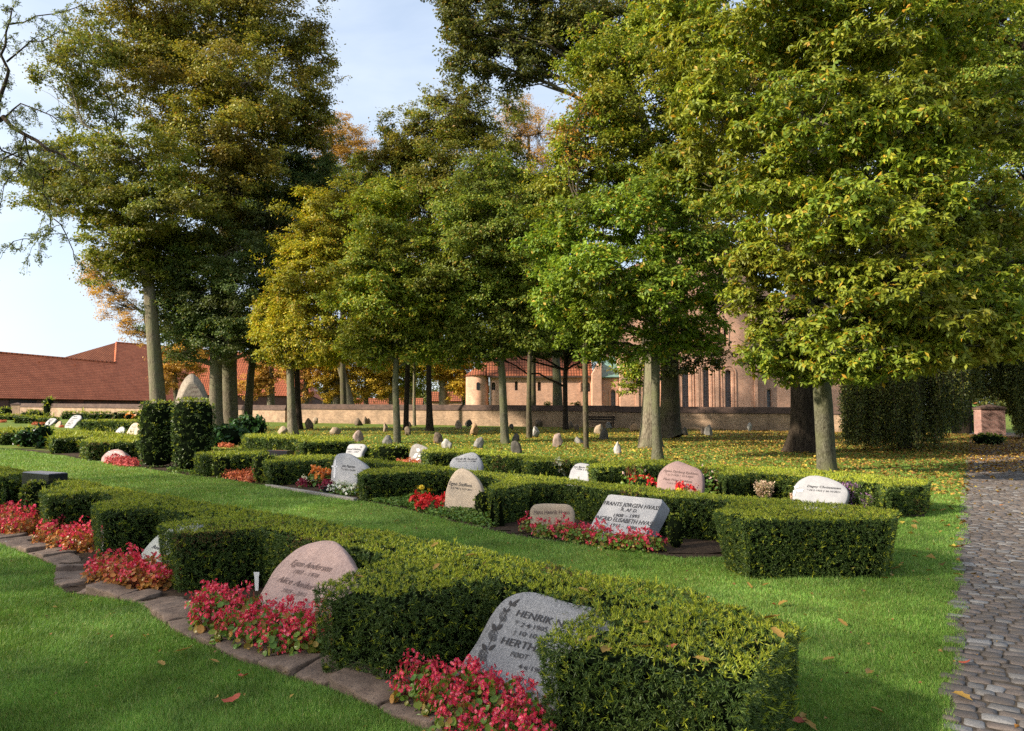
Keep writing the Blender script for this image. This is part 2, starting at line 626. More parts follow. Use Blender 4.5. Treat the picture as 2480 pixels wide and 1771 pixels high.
def bush(name, label, px, pyb, wpx, hpx, mats, group=None, seed=0, power=3.2, needle=1.0, taper=.12, cat='bush', leafy=None, dens=1.0):
    """a clipped rounded shrub; superellipsoid body covered with sprays"""
    rng = np.random.default_rng(seed + 500)
    p = tp(px, pyb)
    k = p[1] / F
    rx = wpx * k / 2; h = hpx * k
    e = empty(name, p, label, cat, group)
    nu, nv = 28, 18
    th = np.linspace(0, 2 * np.pi, nu, endpoint=False)
    ph = np.linspace(-np.pi / 2, np.pi / 2, nv)
    TH, PHI = np.meshgrid(th, ph)
    sg = lambda v, q: np.sign(v) * np.abs(v) ** q
    q = 2 / power
    def S(TH, PHI):
        z = sg(np.sin(PHI), q)
        rr = sg(np.cos(PHI), q) * (1 + taper * np.minimum(0, z) + .03 * np.sin(3 * TH + seed))
        return np.stack([rx * rr * np.cos(TH), rx * .95 * rr * np.sin(TH), h / 2 * (1 + z)], -1)
    V = S(TH, PHI)
    core = MB()
    i = (np.arange(nv - 1)[:, None] * nu); j = np.arange(nu)[None]
    Q = np.stack([i + j, i + (j + 1) % nu, i + nu + (j + 1) % nu, i + nu + j], -1).reshape(-1, 4)
    cV = (V - [0, 0, h / 2]) * .93 + [0, 0, h / 2]
    core.add(cV.reshape(-1, 3), Q)
    core.build('branch_core', mats[1], e)
    Vf = V.reshape(-1, 3)
    T = np.concatenate([Vf[Q[:, [0, 1, 2]]], Vf[Q[:, [0, 2, 3]]]])
    dist = max(3, p[1])
    sz = max(.026, .0036 * dist) * needle
    P, ti = tri_samples(T, dens * .55 / (sz * sz), rng)
    Nn = unit(np.cross(T[ti, 1] - T[ti, 0], T[ti, 2] - T[ti, 0]))
    P = P + Nn * (noise(P + p, 4) * .02)[:, None]
    nm = MB()
    if leafy:
        n = len(P); kk = 3
        P2 = np.repeat(P, kk, 0) + rng.normal(size=(n * kk, 3)) * sz * .6
        N2 = unit(np.repeat(Nn, kk, 0) + rng.normal(size=(n * kk, 3)) * .7)
        add_leaves(nm, P2, N2, rng.normal(size=(n * kk, 3)), sz * leafy * rng.uniform(.7, 1.2, n * kk), sz * leafy * .6 * rng.uniform(.7, 1.2, n * kk))
        nm.build('leaves', [mats[0]], e)
    else:
        y = rng.random(len(P)) < np.clip(.1 + .5 * Nn[:, 2], .05, .6)  # upward faces get more pale young shoots, which also paint in top light
        L = np.full(len(P), sz * 1.1); W = np.full(len(P), sz * .26)
        blade_tufts(nm, P[~y], Nn[~y], L[~y], W[~y], 6, rng, .8, 0)
        blade_tufts(nm, P[y], Nn[y], L[y], W[y] * 1.1, 6, rng, .8, 1)
        nm.build('needles', [mats[0], mats[2]], e)
    return e


# ---------------------------------------------------------------- flowers
def begonia_mesh(seed, R, H, petals, leaves_m, stem_m, nflow, nleaf, leafsz=.03, flsz=.012):
    """three meshes: stems, leaves, blossoms"""
    rng = np.random.default_rng(seed)
    st, lf, fl = MB(), MB(), MB()
    for i in range(14):
        a = rng.uniform(0, 6.28); r = R * rng.random() ** .5 * .9
        tip = np.array([math.cos(a) * r, math.sin(a) * r, H * rng.uniform(.7, 1.02) * (1 - .25 * (r / R) ** 2)])
        st.tube(bent([tip[0] * .3, tip[1] * .3, 0], tip, 5, rng, .08), np.linspace(.004, .002, 5), 5, cap=False)
    # leaves: little cupped hexagons
    n = nleaf
    a = rng.uniform(0, 6.28, n); rr = R * rng.random(n) ** .45
    z = H * rng.uniform(.06, .85, n) * (1 - .35 * (rr / R) ** 2)
    C = np.stack([np.cos(a) * rr, np.sin(a) * rr, z], 1)
    N = unit(np.stack([np.cos(a) * .7, np.sin(a) * .7, np.full(n, .7)], 1) + rng.normal(size=(n, 3)) * .45)
    T = unit(np.cross(N, rng.normal(size=(n, 3)))); Bv = np.cross(N, T)
    s = leafsz * rng.uniform(.55, 1.25, n)[:, None]
    ring = [C + (T * math.cos(q) * 1.15 + Bv * math.sin(q)) * s * .6 + N * s * .1 for q in np.arange(7) * 2 * np.pi / 7]
    v = np.stack([C - N * s * .08] + ring, 1).reshape(-1, 3)
    i = np.arange(n)[:, None] * 8
    f = np.concatenate([i + [[0, 1 + q, 1 + (q + 1) % 7]] for q in range(7)])
    lf.add(v, f)
    # blossoms in small sprays, two large and two small petals with a yellow eye
    ns = max(6, nflow // 5)
    a = rng.uniform(0, 6.28, ns); rr = R * 1.02 * rng.random(ns) ** .45
    hz = H * (1.08 - .45 * (rr / R) ** 2.2) * rng.uniform(.8, 1.08, ns)
    low = rng.random(ns) < .25
    hz[low] *= rng.uniform(.35, .8, low.sum())
    S = np.stack([np.cos(a) * rr, np.sin(a) * rr, hz], 1)
    k = rng.integers(0, ns, nflow)
    C = S[k] + rng.normal(size=(nflow, 3)) * .017
    N = unit(np.stack([C[:, 0] * 1.6 / R, C[:, 1] * 1.6 / R, np.full(nflow, .45)], 1) + rng.normal(size=(nflow, 3)) * .5)
    T = unit(np.cross(N, rng.normal(size=(nflow, 3)))); Bv = np.cross(N, T)
    s = flsz * rng.uniform(.7, 1.25, nflow)[:, None]
    for q, (ln, wd) in enumerate(((1.25, 1.15), (.95, .6), (1.25, 1.15), (.95, .6))):
        th = q * np.pi / 2
        D = T * math.cos(th) + Bv * math.sin(th); E = -T * math.sin(th) + Bv * math.cos(th)
        p0 = C
        v = np.stack([p0, p0 + D * s * ln * .55 + E * s * wd * .62 + N * s * .22, p0 + D * s * ln + E * s * wd * .3 + N * s * .3,
                      p0 + D * s * ln - E * s * wd * .3 + N * s * .3, p0 + D * s * ln * .55 - E * s * wd * .62 + N * s * .22], 1).reshape(-1, 3)
        i = np.arange(nflow)[:, None] * 5
        fl.add(v, i + [[0, 1, 2, 3, 4]], 0)
    e = C + N * s * .25
    v = np.stack([e + T * s * .2, e + Bv * s * .2, e - T * s * .2, e - Bv * s * .2], 1).reshape(-1, 3)
    fl.add(v, np.arange(nflow)[:, None] * 4 + [[0, 1, 2, 3]], 1)
    return st.mesh('stems'), lf.mesh('foliage'), fl.mesh('blossoms')


def plant_of(meshes, mats, names, loc, rz, sc, name, label, cat, group=None):
    e = empty(name, loc, label, cat, group)
    e.rotation_euler.z = rz
    e.scale = sc if isinstance(sc, tuple) else (sc, sc, sc)
    for me, nm in zip(meshes, names):
        o = bpy.data.objects.new(nm, me)
        COL.objects.link(o)
        o.parent = e
    return e


# ---------------------------------------------------------------- stones
def frame_at(base, r, tilt):
    r = unit(np.array([r[0], r[1], 0.0]))
    back = np.array([-r[1], r[0], 0.0])
    if back[1] < 0: back = -back
    t = math.radians(tilt)
    u = back * math.cos(t) + np.array([0, 0, math.sin(t)])
    n = np.cross(r, u)
    M = Matrix(((r[0], u[0], n[0], base[0]), (r[1], u[1], n[1], base[1]), (r[2], u[2], n[2], base[2]), (0, 0, 0, 1)))
    return M, r, u, n


def to_plane(px, py, base, r, u, n):
    d = np.array(ray(px, py)); o = np.array([0, 0, EYE])
    t = ((base - o) @ n) / (d @ n)
    q = o + d * t - base
    return float(q @ r), float(q @ u)


def resample_closed(P, n):
    P = np.asarray(P, float)
    Q = np.vstack([P, P[:1]])
    s = np.r_[0, np.cumsum(np.linalg.norm(np.diff(Q, axis=0), axis=1))]
    t = np.linspace(0, s[-1], n, endpoint=False)
    return np.stack([np.interp(t, s, Q[:, 0]), np.interp(t, s, Q[:, 1])], 1)


def slab_mesh(P2, thick, rough=.006, crisp=False, seed=0, bulge=.004, prof=None, off=(0, 0)):
    """natural stone slab: traced front outline, rounded rims, uneven sides; front face at local z = 0"""
    mb = MB()
    n = 12 * len(P2) if crisp else 72
    if not crisp:
        P = resample_closed(P2, n)
        for _ in range(2): P = P * .5 + (np.roll(P, 1, 0) + np.roll(P, -1, 0)) * .25
    else:
        P = resample_closed(P2, n)
        keep = np.asarray(P2)
        for q in keep: P[np.argmin(((P - q) ** 2).sum(1))] = q
    c = P.mean(0) + np.array(off)
    size = np.ptp(P, axis=0).max()
    if prof: pass
    elif crisp: prof = [(1.0, -thick), (1.0, -.012), (.992, 0)]
    else: prof = [(.86, -thick), (.95, -thick * .85), (1.0, -thick * .55), (1.0, -thick * .25), (.985, -.018), (.955, 0.0)]
    rings = []
    for k, (s, z) in enumerate(prof):
        q = c + (P - c) * s
        q3 = np.c_[q, np.full(n, z)]
        if k < len(prof) - 1 or not crisp:
            dn = noise(np.c_[P * 6, np.full(n, z * 9 + seed)], 1.2) * rough + noise(np.c_[P * 24, np.full(n, z * 20 + seed)], 1.0) * rough * .4
            q3[:, :2] += unit(P - c) * dn[:, None] * (.5 if k == len(prof) - 1 else 1)
        rings.append(q3)
    for s in (.75, .5, .25):
        q = c + (P - c) * s * prof[-1][0]
        z = 0 if crisp else noise(np.c_[q * 9, np.full(n, seed)], 1) * bulge * .35
        rings.append(np.c_[q, np.zeros(n) + z])
    V = np.concatenate(rings + [np.array([[c[0], c[1], 0], [c[0], c[1], -thick]])])
    K = len(rings)
    i = np.arange(K - 1)[:, None] * n; j = np.arange(n)[None]
    Q = np.stack([i + j, i + (j + 1) % n, i + n + (j + 1) % n, i + n + j], -1).reshape(-1, 4)
    mb.add(V, Q)
    jj = np.arange(n)
    f1 = np.stack([(K - 1) * n + jj, (K - 1) * n + (jj + 1) % n, np.full(n, K * n)], 1)
    f2 = np.stack([(jj + 1) % n, jj, np.full(n, K * n + 1)], 1)
    mb.f.append((np.concatenate([f1, f2]), 0))
    return mb


_SER = {}


def glyphs(body, shear=0.0, ext=.004):
    cu = bpy.data.curves.new('tmp', 'FONT')
    cu.body = body
    cu.shear = shear
    cu.extrude = 0
    cu.offset = .005
    cu.resolution_u = 3
    o = bpy.data.objects.new('tmp', cu)
    COL.objects.link(o)
    dg = bpy.context.evaluated_depsgraph_get()
    me = bpy.data.meshes.new_from_object(o.evaluated_get(dg))
    v = np.empty(len(me.vertices) * 3); me.vertices.foreach_get('co', v)
    f = [tuple(p.vertices) for p in me.polygons]
    bpy.data.objects.remove(o); bpy.data.curves.remove(cu); bpy.data.meshes.remove(me)
    return v.reshape(-1, 3), f


def lettering(stone, fr, lines, mat, z=.006, tall=1.0):
    """lines: (text, left px, baseline px, right px, baseline px, letter height px, shear)"""
    base, r, u, n = fr
    mb = MB()
    for body, x0, y0, x1, y1, hp, sh in lines:
        v, f = glyphs(body, sh)
        a = np.array(to_plane(x0, y0, base, r, u, n)); b = np.array(to_plane(x1, y1, base, r, u, n))
        top = np.array(to_plane(x0, y0 - hp, base, r, u, n))
        hgt = abs(top[1] - a[1]) * tall
        d = b - a; w = np.linalg.norm(d); d = d / w; e = np.array([-d[1], d[0]])
        cap = .70
        x = (v[:, 0] - v[:, 0].min()) / max(1e-6, np.ptp(v[:, 0])) * w
        y = v[:, 1] / cap * hgt
        P = a + d * x[:, None] + e * y[:, None]
        mb.add(np.c_[P, np.full(len(P), z)], f)
        # small serifs at the foot and head of upright strokes
    o = mb.build('lettering', mat, stone, smooth=False)
    return o


def headstone(label, base_px, row, tilt, outline, thick, mat, lines=None, text_mat=None, crisp=False, rough=.006, seed=0, name='headstone', z=.006, group=None, cat='headstone'):
    base = gp(*base_px)
    M, r, u, n = frame_at(base, row, tilt)
    P2 = [to_plane(x, y, base, r, u, n) for x, y in outline]
    P2 = np.array(P2)
    if (P2[:, 0] * np.roll(P2[:, 1], -1) - np.roll(P2[:, 0], -1) * P2[:, 1]).sum() < 0: P2 = P2[::-1]
    P2[:, 1] = np.maximum(P2[:, 1], -.1)
    o = slab_mesh(P2, thick, rough, crisp, seed).build(name, mat, None, smooth=not crisp)
    o.matrix_world = M
    tag(o, label, cat, group)
    if lines: lettering(o, (base, r, u, n), lines, text_mat, z)
    return o, (base, r, u, n)


def boulder(label, px, yb, wpx, hpx, mat, seed=0, point=.5, lean=0, deep=.8, name='memorial_stone', group=None, cat='boulder', facets=15):
    """field stone: point 0 = round, 1 = tapering to a tip; lean in metres to the right at the top"""
    rng = np.random.default_rng(seed + 900)
    p = tp(px, yb)
    k = p[1] / F
    w, h = wpx * k / 2, hpx * k
    nu, nv = 36, 26
    th = np.arange(nu) * 2 * np.pi / nu
    t = np.linspace(-.12, 1, nv)
    V = []
    for q in t:
        qq = max(0, q)
        prof = (1 - qq ** 2.4) ** .5 * (1 - point) + (1 - qq) ** .75 * point * 1.05
        if q < 0: prof = 1
        prof *= 1 - .1 * max(0, .15 - q) / .15
        x = np.cos(th) * prof * w; y = np.sin(th) * prof * w * deep
        V.append(np.stack([x + lean * w * 2 * qq ** 1.3, y, np.full(nu, q * h)], 1))
    V = np.array(V)
    flat = V.reshape(-1, 3)
    cen = np.array([0, 0, h * .4])
    d = unit(flat - cen)
    # knock planar facets off
    for _ in range(facets):
        nn = unit(rng.normal(size=3) * [1, 1, .6]); lim = rng.uniform(.52, .92)
        s = (flat - cen) @ nn
        ext = np.abs((flat - cen) @ nn).max()
        over = np.maximum(0, s - lim * ext)
        flat = flat - nn * over[:, None] * .96
    flat = flat + d * (noise(flat / max(w, .1) + seed, 1.6) * w * .10 + noise(flat / max(w, .1) + seed, 5.0) * w * .04)[:, None]
    mb = MB()
    i = np.arange(nv - 1)[:, None] * nu; j = np.arange(nu)[None]
    Q = np.stack([i + j, i + (j + 1) % nu, i + nu + (j + 1) % nu, i + nu + j], -1).reshape(-1, 4)
    mb.add(np.vstack([flat, flat[-nu:].mean(0)]), Q)
    jj = np.arange(nu)
    mb.f.append((np.stack([(nv - 1) * nu + jj, (nv - 1) * nu + (jj + 1) % nu, np.full(nu, nu * nv)], 1), 0))
    o = mb.build(name, mat, None)
    o.location = p
    o.rotation_euler.z = 0
    return tag(o, label, cat, group)


def airy_tree(name, label, base_px, D, limbs, leafmat, bark, leaf, wid, seed, step=.45, tw=(.7, 1.6), per=9, droop=.5, group=None):
    """open crown: named limbs, each with side twigs carrying hanging leaflets; limbs: [(px, py, dia px), ...]"""
    rng = np.random.default_rng(seed)
    k = D / F
    B = at(base_px[0], base_px[1], D); B[2] = float(g(B[0], D))
    e = empty(name, B, label, 'tree', group)
    tm, bm, lm = MB(), MB(), MB()
    for li, L in enumerate(limbs):
        pts = np.array([at(p[0], p[1], D) + [0, (p[3] if len(p) > 3 else 0), 0] for p in L])
        if li == 0: pts[0] = B - [0, 0, .1]
        rad = np.array([p[2] * k / 2 for p in L])
        seg = np.r_[0, np.cumsum(np.linalg.norm(np.diff(pts, axis=0), axis=1))]
        n = max(6, int(seg[-1] / .5))
        s = np.linspace(0, seg[-1], n)
        P = np.stack([np.interp(s, seg, pts[:, i]) for i in range(3)], 1)
        P[1:-1] += rng.normal(size=(n - 2, 3)) * .09
        R = np.interp(s, seg, rad)
        (tm if li == 0 else bm).tube(P - B, R, 10 if li == 0 else 7, cap=li == 0)
        ax = unit(P[-1] - P[0])
        t = seg[-1] * (.45 if li == 0 else .12)
        while t < seg[-1]:
            t += step * rng.uniform(.4, 1.5)
            a = np.array([np.interp(t, s, P[:, i]) for i in range(3)])
            d = unit(rng.normal(size=3) + ax * .5 + [0, 0, .15])
            ln = rng.uniform(*tw) * (1 - .35 * t / seg[-1])
            q = np.linspace(0, 1, 7)[:, None]
            tp2 = a + d * ln * q + np.array([0, 0, -droop]) * ln * q ** 2 + rng.normal(size=(7, 3)) * .04 * ln * q
            bm.tube(tp2 - B, np.linspace(.016, .006, 7), 4, cap=False)
            for _ in range(4):
                st = tp2[rng.integers(2, 7)]
                d2 = unit(d + rng.normal(size=3) * .9 + [0, 0, -.2])
                l2 = ln * rng.uniform(.25, .6)
                s2 = st + d2 * l2 * q + np.array([0, 0, -droop * 1.2]) * l2 * q ** 2
                bm.tube(s2 - B, np.linspace(.008, .004, 7), 3, cap=False)
                m = per
                u = rng.uniform(.15, 1.05, m)
                Q = st + d2 * l2 * u[:, None] + np.array([0, 0, -droop * 1.2]) * l2 * (u ** 2)[:, None] + rng.normal(size=(m, 3)) * .04
                add_leaves(lm, Q - B, rng.normal(size=(m, 3)) + [0, 0, .6], rng.normal(size=(m, 3)) * .8 + [0, 0, -.7], leaf * rng.uniform(.6, 1.2, m), wid * rng.uniform(.7, 1.2, m))
    tm.build('trunk', bark, e); bm.build('branches', bark, e); lm.build('crown', leafmat, e)
    return e
# ================================================================ light
SUN_AZ = math.atan2(-.93, -.37)      # where the sun stands, seen from above: left of and a little behind the camera
SUN_EL = math.radians(28)
w = bpy.data.worlds.new('World'); scene.world = w
w.use_nodes = True
wt = w.node_tree
bg = wt.nodes['Background']
sky = wt.nodes.new('ShaderNodeTexSky')
sky.sky_type = 'NISHITA'; sky.sun_disc = False
sky.sun_elevation = SUN_EL; sky.sun_rotation = SUN_AZ
sky.air_density = 1.0; sky.dust_density = 1.2; sky.ozone_density = 1.0
tc = wt.nodes.new('ShaderNodeTexCoord')
mp = wt.nodes.new('ShaderNodeMapping'); mp.inputs['Scale'].default_value = (1.4, 1.4, 4.5)
wt.links.new(tc.outputs['Generated'], mp.inputs[0])
cn = wt.nodes.new('ShaderNodeTexNoise'); cn.inputs['Scale'].default_value = 1.6; cn.inputs['Detail'].default_value = 7
cn.inputs['Roughness'].default_value = .55; cn.inputs['Distortion'].default_value = .5
wt.links.new(mp.outputs[0], cn.inputs[0])
cr = wt.nodes.new('ShaderNodeValToRGB')
cr.color_ramp.elements[0].position = .32; cr.color_ramp.elements[0].color = (.50, .50, .50, 1)
cr.color_ramp.elements[1].position = .62; cr.color_ramp.elements[1].color = (.98, .98, .98, 1)
wt.links.new(cn.outputs[0], cr.inputs[0])
# the veil of cloud is brighter towards the sun
dt = wt.nodes.new('ShaderNodeVectorMath'); dt.operation = 'DOT_PRODUCT'
wt.links.new(tc.outputs['Generated'], dt.inputs[0]); dt.inputs[1].default_value = (math.sin(SUN_AZ), math.cos(SUN_AZ), 0)
c2 = wt.nodes.new('ShaderNodeValToRGB')
e2 = c2.color_ramp.elements
e2[0].position = .0; e2[0].color = (2.45, 2.95, 3.75, 1)
e2[1].position = 1.0; e2[1].color = (8.2, 8.3, 8.2, 1)
e3 = c2.color_ramp.elements.new(.58); e3.color = (3.2, 3.6, 4.15, 1)
mr = wt.nodes.new('ShaderNodeMapRange'); mr.inputs[1].default_value = -.9; mr.inputs[2].default_value = .95
wt.links.new(dt.outputs['Value'], mr.inputs[0]); wt.links.new(mr.outputs[0], c2.inputs[0])
mx = wt.nodes.new('ShaderNodeMix'); mx.data_type = 'RGBA'
wt.links.new(cr.outputs[0], mx.inputs[0])
wt.links.new(sky.outputs[0], mx.inputs[6])
wt.links.new(c2.outputs[0], mx.inputs[7])
wt.links.new(mx.outputs[2], bg.inputs[0])
bg.inputs[1].default_value = .097
sl = bpy.data.lights.new('sun', 'SUN'); sl.energy = 4.2; sl.angle = math.radians(1.5); sl.color = (1.0, .88, .72)
so = bpy.data.objects.new('sun', sl); COL.objects.link(so)
sd = Vector((math.sin(SUN_AZ) * math.cos(SUN_EL), math.cos(SUN_AZ) * math.cos(SUN_EL), math.sin(SUN_EL)))
so.rotation_euler = sd.to_track_quat('Z', 'Y').to_euler()
so.location = (-30, -10, 40)
scene.view_settings.view_transform = 'Standard'; scene.view_settings.look = 'None'
scene.view_settings.exposure = 1.5; scene.view_settings.gamma = 1
scene.render.engine = 'CYCLES'
scene.cycles.max_bounces = 6; scene.cycles.diffuse_bounces = 3; scene.cycles.glossy_bounces = 2
scene.cycles.transmission_bounces = 3
scene.cycles.use_denoising = False

# ================================================================ materials
M_grassground = (lambda t: t.done(t.bsdf(t.mix(t.ramp(t.noise(t.coord('Object'), .16, 4), [(.35, (0, 0, 0)), (.65, (1, 1, 1))]),
    t.ramp(t.noise(t.coord('Object'), 9, 4), [(.3, (.05, .09, .014)), (.7, (.11, .17, .026))]),
    t.ramp(t.noise(t.coord('Object'), 7, 4), [(.3, (.075, .095, .014)), (.7, (.17, .19, .026))])), .9,
    t.bump(t.noise(t.coord('Object'), 40, 3), .6, .03), .1)))(NT('lawn_ground'))
M_blade = leaf_mat('grass_blade', [(0, (.058, .118, .020)), (.5, (.104, .185, .034)), (.86, (.15, .235, .048)), (1, (.26, .24, .10))], .3, 2.2, .42, .5)
M_soil = plain('soil', (.045, .030, .020), .95, .1, 30, .5, .02)
M_needle = leaf_mat('yew_needle', [(0, (.026, .046, .013)), (.6, (.052, .078, .018)), (1, (.085, .108, .026))], .15, 1.6, .3, .45)
M_young_lit = leaf_mat('yew_young_lit_shoot', [(0, (.11, .140, .017)), (.55, (.22, .235, .022)), (.93, (.29, .28, .03)), (1, (.22, .13, .05))], .28, 1.3, .3, .45)
M_drytwig = plain('dry_yew_sprig', (.15, .075, .03), .8)
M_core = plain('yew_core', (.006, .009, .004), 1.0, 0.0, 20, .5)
YEW = [M_needle, M_core, M_young_lit]
M_box_leaf = leaf_mat('box_leaf', [(0, (.045, .075, .014)), (.6, (.085, .115, .018)), (1, (.14, .14, .03))], .25, 1.6, .3, .4)
BOXL = [M_box_leaf, M_core, M_young_lit]
M_dleaf = leaf_mat('dark_shrub_leaf', [(0, (.012, .034, .012)), (.6, (.025, .06, .016)), (1, (.05, .09, .02))], .2, 1.2, .3, .35)
M_petal = leaf_mat('begonia_petal', [(0, (.40, .012, .035)), (.5, (.66, .035, .085)), (.85, (.74, .08, .16)), (1, (.78, .22, .30))], .3, 3, .3, .85)
M_eye = plain('begonia_eye', (.75, .38, .03), .6)
M_begleaf = leaf_mat('begonia_leaf', [(0, (.06, .12, .02)), (.5, (.11, .16, .025)), (.8, (.17, .15, .03)), (1, (.26, .10, .03))], .3, 3, .3, .3)
M_bronze = leaf_mat('begonia_leaf_bronze', [(0, (.16, .10, .025)), (.4, (.26, .11, .03)), (.75, (.34, .13, .04)), (1, (.40, .08, .045))], .3, 3, .3, .3)
M_stem = plain('begonia_stem', (.22, .05, .03), .5)
M_red = leaf_mat('red_petal', [(0, (.40, .008, .012)), (.6, (.62, .016, .02)), (1, (.75, .05, .04))], .25, 3, .15, .5)
M_redfol = leaf_mat('reddish_foliage', [(0, (.22, .06, .03)), (.6, (.38, .08, .045)), (1, (.48, .16, .06))], .3, 3, .25, .5)
M_pinkfol = leaf_mat('rose_foliage', [(0, (.24, .03, .05)), (.6, (.36, .05, .07)), (1, (.45, .12, .10))], .3, 3, .25, .5)
M_purple = leaf_mat('heather_purple', [(0, (.16, .06, .20)), (.6, (.28, .12, .32)), (1, (.36, .22, .36))], .3, 3, .25, .5)
M_pale = leaf_mat('heather_pale', [(0, (.30, .18, .15)), (.6, (.42, .28, .22)), (1, (.50, .38, .30))], .3, 3, .25, .5)
M_paleroses = leaf_mat('pale_rose_petal', [(0, (.55, .34, .30)), (1, (.70, .52, .46))], .25, 3, .1, .5)
M_white = leaf_mat('white_petal', [(0, (.6, .62, .5)), (1, (.8, .8, .76))], .25, 3, .1, .5)
M_orange = leaf_mat('orange_petal', [(0, (.70, .16, .02)), (.6, (.80, .28, .05)), (1, (.80, .40, .22))], .25, 3, .1, .5)
M_yellow = leaf_mat('yellow_petal', [(0, (.70, .45, .02)), (1, (.80, .62, .06))], .25, 3, .1, .5)
M_wine = leaf_mat('wine_petal', [(0, (.13, .010, .03)), (1, (.30, .02, .05))], .25, 3, .2, .5)
M_green = leaf_mat('flower_leaf', [(0, (.04, .085, .015)), (.6, (.075, .125, .022)), (1, (.13, .16, .03))], .25, 3, .3, .4)

M_gr_grey = stone_mat('mottled_grey_granite', (0.0993, 0.103, 0.112), (0.165, 0.167, 0.176), (0.0352, 0.0352, 0.0411), 210, (0.294, 0.294, 0.305), .002, .7)
M_gr_pink = stone_mat('pink_granite', (0.259, 0.173, 0.151), (0.362, 0.259, 0.229), (0.19, 0.13, 0.121), 120, None, .006, .8)
M_gr_pink2 = stone_mat('dull_pink_stone', (0.223, 0.144, 0.13), (0.288, 0.194, 0.176), (0.18, 0.122, 0.115), 130, None, .004)
M_gr_light = stone_mat('light_granite', (0.247, 0.247, 0.253), (0.336, 0.336, 0.343), (0.142, 0.142, 0.149), 160, None, .003)
M_gr_white = stone_mat('white_stone', (0.238, 0.238, 0.246), (0.291, 0.291, 0.295), (0.198, 0.198, 0.202), 160, None, .003)
M_gr_beige = stone_mat('beige_sandstone', (0.342, 0.265, 0.187), (0.42, 0.342, 0.257), None, 90, None, .003)
M_gr_speck = stone_mat('speckled_tan_granite', (0.329, 0.251, 0.173), (0.432, 0.346, 0.251), (0.138, 0.104, 0.0778), 150, None, .002)
M_gr_green = stone_mat('pale_grey_stone', (0.311, 0.319, 0.286), (0.397, 0.406, 0.372), (0.224, 0.233, 0.19), 120, None, .004)
M_black = plain('polished_black_granite', (.012, .013, .017), .12, .5, 200, .4)
M_ink = plain('carved_dark_paint', (.025, .023, .024), .7)
M_carve_shade = plain('carved_shadow_brown', (.13, .082, .072), .8)  # flat brown painted for the shade inside carved letters
M_gold = plain('gold_paint', (.55, .36, .12), .4)
M_pale_carve = plain('chiselled_white', (0.496, 0.488, 0.496), .8)
FIELD = {
    'standing': stone_mat('weathered_standing_stone', (.19, .155, .115), (.29, .245, .19), (.12, .10, .08), 30, None, .02, .85, 1.5),
    'brown': stone_mat('brown_fieldstone', (0.0936, 0.0684, 0.0468), (0.173, 0.13, 0.0864), (0.0648, 0.0504, 0.036), 60, None, .012, .85),
    'beige': stone_mat('beige_fieldstone', (0.245, 0.18, 0.119), (0.331, 0.259, 0.18), (0.158, 0.122, 0.0864), 60, None, .012, .85),
    'grey': stone_mat('grey_fieldstone', (0.144, 0.137, 0.122), (0.238, 0.223, 0.202), (0.0936, 0.0864, 0.0792), 60, None, .012, .85),
    'dark': stone_mat('dark_fieldstone', (0.054, 0.049, 0.0396), (0.101, 0.09, 0.072), (0.036, 0.036, 0.0288), 60, None, .012, .85),
    'pale': stone_mat('pale_fieldstone', (0.288, 0.266, 0.238), (0.396, 0.374, 0.338), (0.187, 0.173, 0.158), 60, None, .012, .85),
    'pink': stone_mat('pink_fieldstone', (0.216, 0.158, 0.13), (0.302, 0.23, 0.194), (0.144, 0.108, 0.0936), 60, None, .012, .85),
    'orange': stone_mat('ochre_fieldstone', (0.245, 0.151, 0.0792), (0.346, 0.223, 0.122), (0.173, 0.108, 0.0648), 60, None, .012, .85),
}
M_slab = stone_mat('red_sandstone_slab', (0.101, 0.0689, 0.0504), (0.176, 0.126, 0.0938), (0.0588, 0.042, 0.0336), 60, None, .01, .85, 3)
M_sett = (lambda t: t.done(t.bsdf(t.mix(1.0, t.ramp(t.n('ShaderNodeNewGeometry').outputs['Random Per Island'],
    [(0, (.062, .050, .042)), (.3, (.080, .066, .056)), (.6, (.098, .077, .065)), (.87, (.105, .098, .093)), (1, (.16, .155, .152))]),
    t.ramp(t.noise(t.coord('Object'), 70, 4, .7), [(.3, (.7, .7, .7)), (.7, (1.25, 1.25, 1.25))]), 'MULTIPLY'), .62,
    t.bump(t.noise(t.coord('Object'), 70, 4, .7), .6, .006), .4)))(NT('granite_sett'))
M_joint = plain('path_joint_sand', (.058, .047, .036), .95, .1, 40, .5, .01)
M_pathfar = plain('worn_path', (.11, .085, .068), .9, .1, 8, .4, .01)
M_wallbrick = brick_mat('old_wall_brick', (0.368, 0.24, 0.152), (0.248, 0.152, 0.096), (0.368, 0.304, 0.224), .4)
M_coping = brick_mat('coping_brick', (.12, .075, .055), (.08, .052, .042), (.055, .045, .04), .4)
M_church = brick_mat('church_brick', (0.529, 0.27, 0.167), (0.402, 0.196, 0.121), (0.529, 0.425, 0.345), .3)
M_darkbrick = brick_mat('dark_brick', (.15, .062, .045), (.11, .048, .036), (.12, .09, .08), .3)
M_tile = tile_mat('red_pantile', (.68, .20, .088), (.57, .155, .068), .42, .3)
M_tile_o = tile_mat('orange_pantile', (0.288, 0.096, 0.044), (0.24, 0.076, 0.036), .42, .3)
M_copper = plain('green_copper', (.11, .20, .18), .6, .3, 3, .3)
M_glass = plain('leaded_glass', (.085, .095, .11), .25, .5, 4, .3)
M_glassdark = plain('dark_window', (.02, .02, .024), .15, .5)
M_lead = plain('glazing_bar', (.20, .20, .21), .6)
M_wood = plain('dark_bench_wood', (.03, .022, .018), .8, .2, 12, .4)
M_timber = plain('dark_timber', (.05, .03, .022), .8)
M_plastic = plain('white_plastic', (.75, .75, .74), .5)
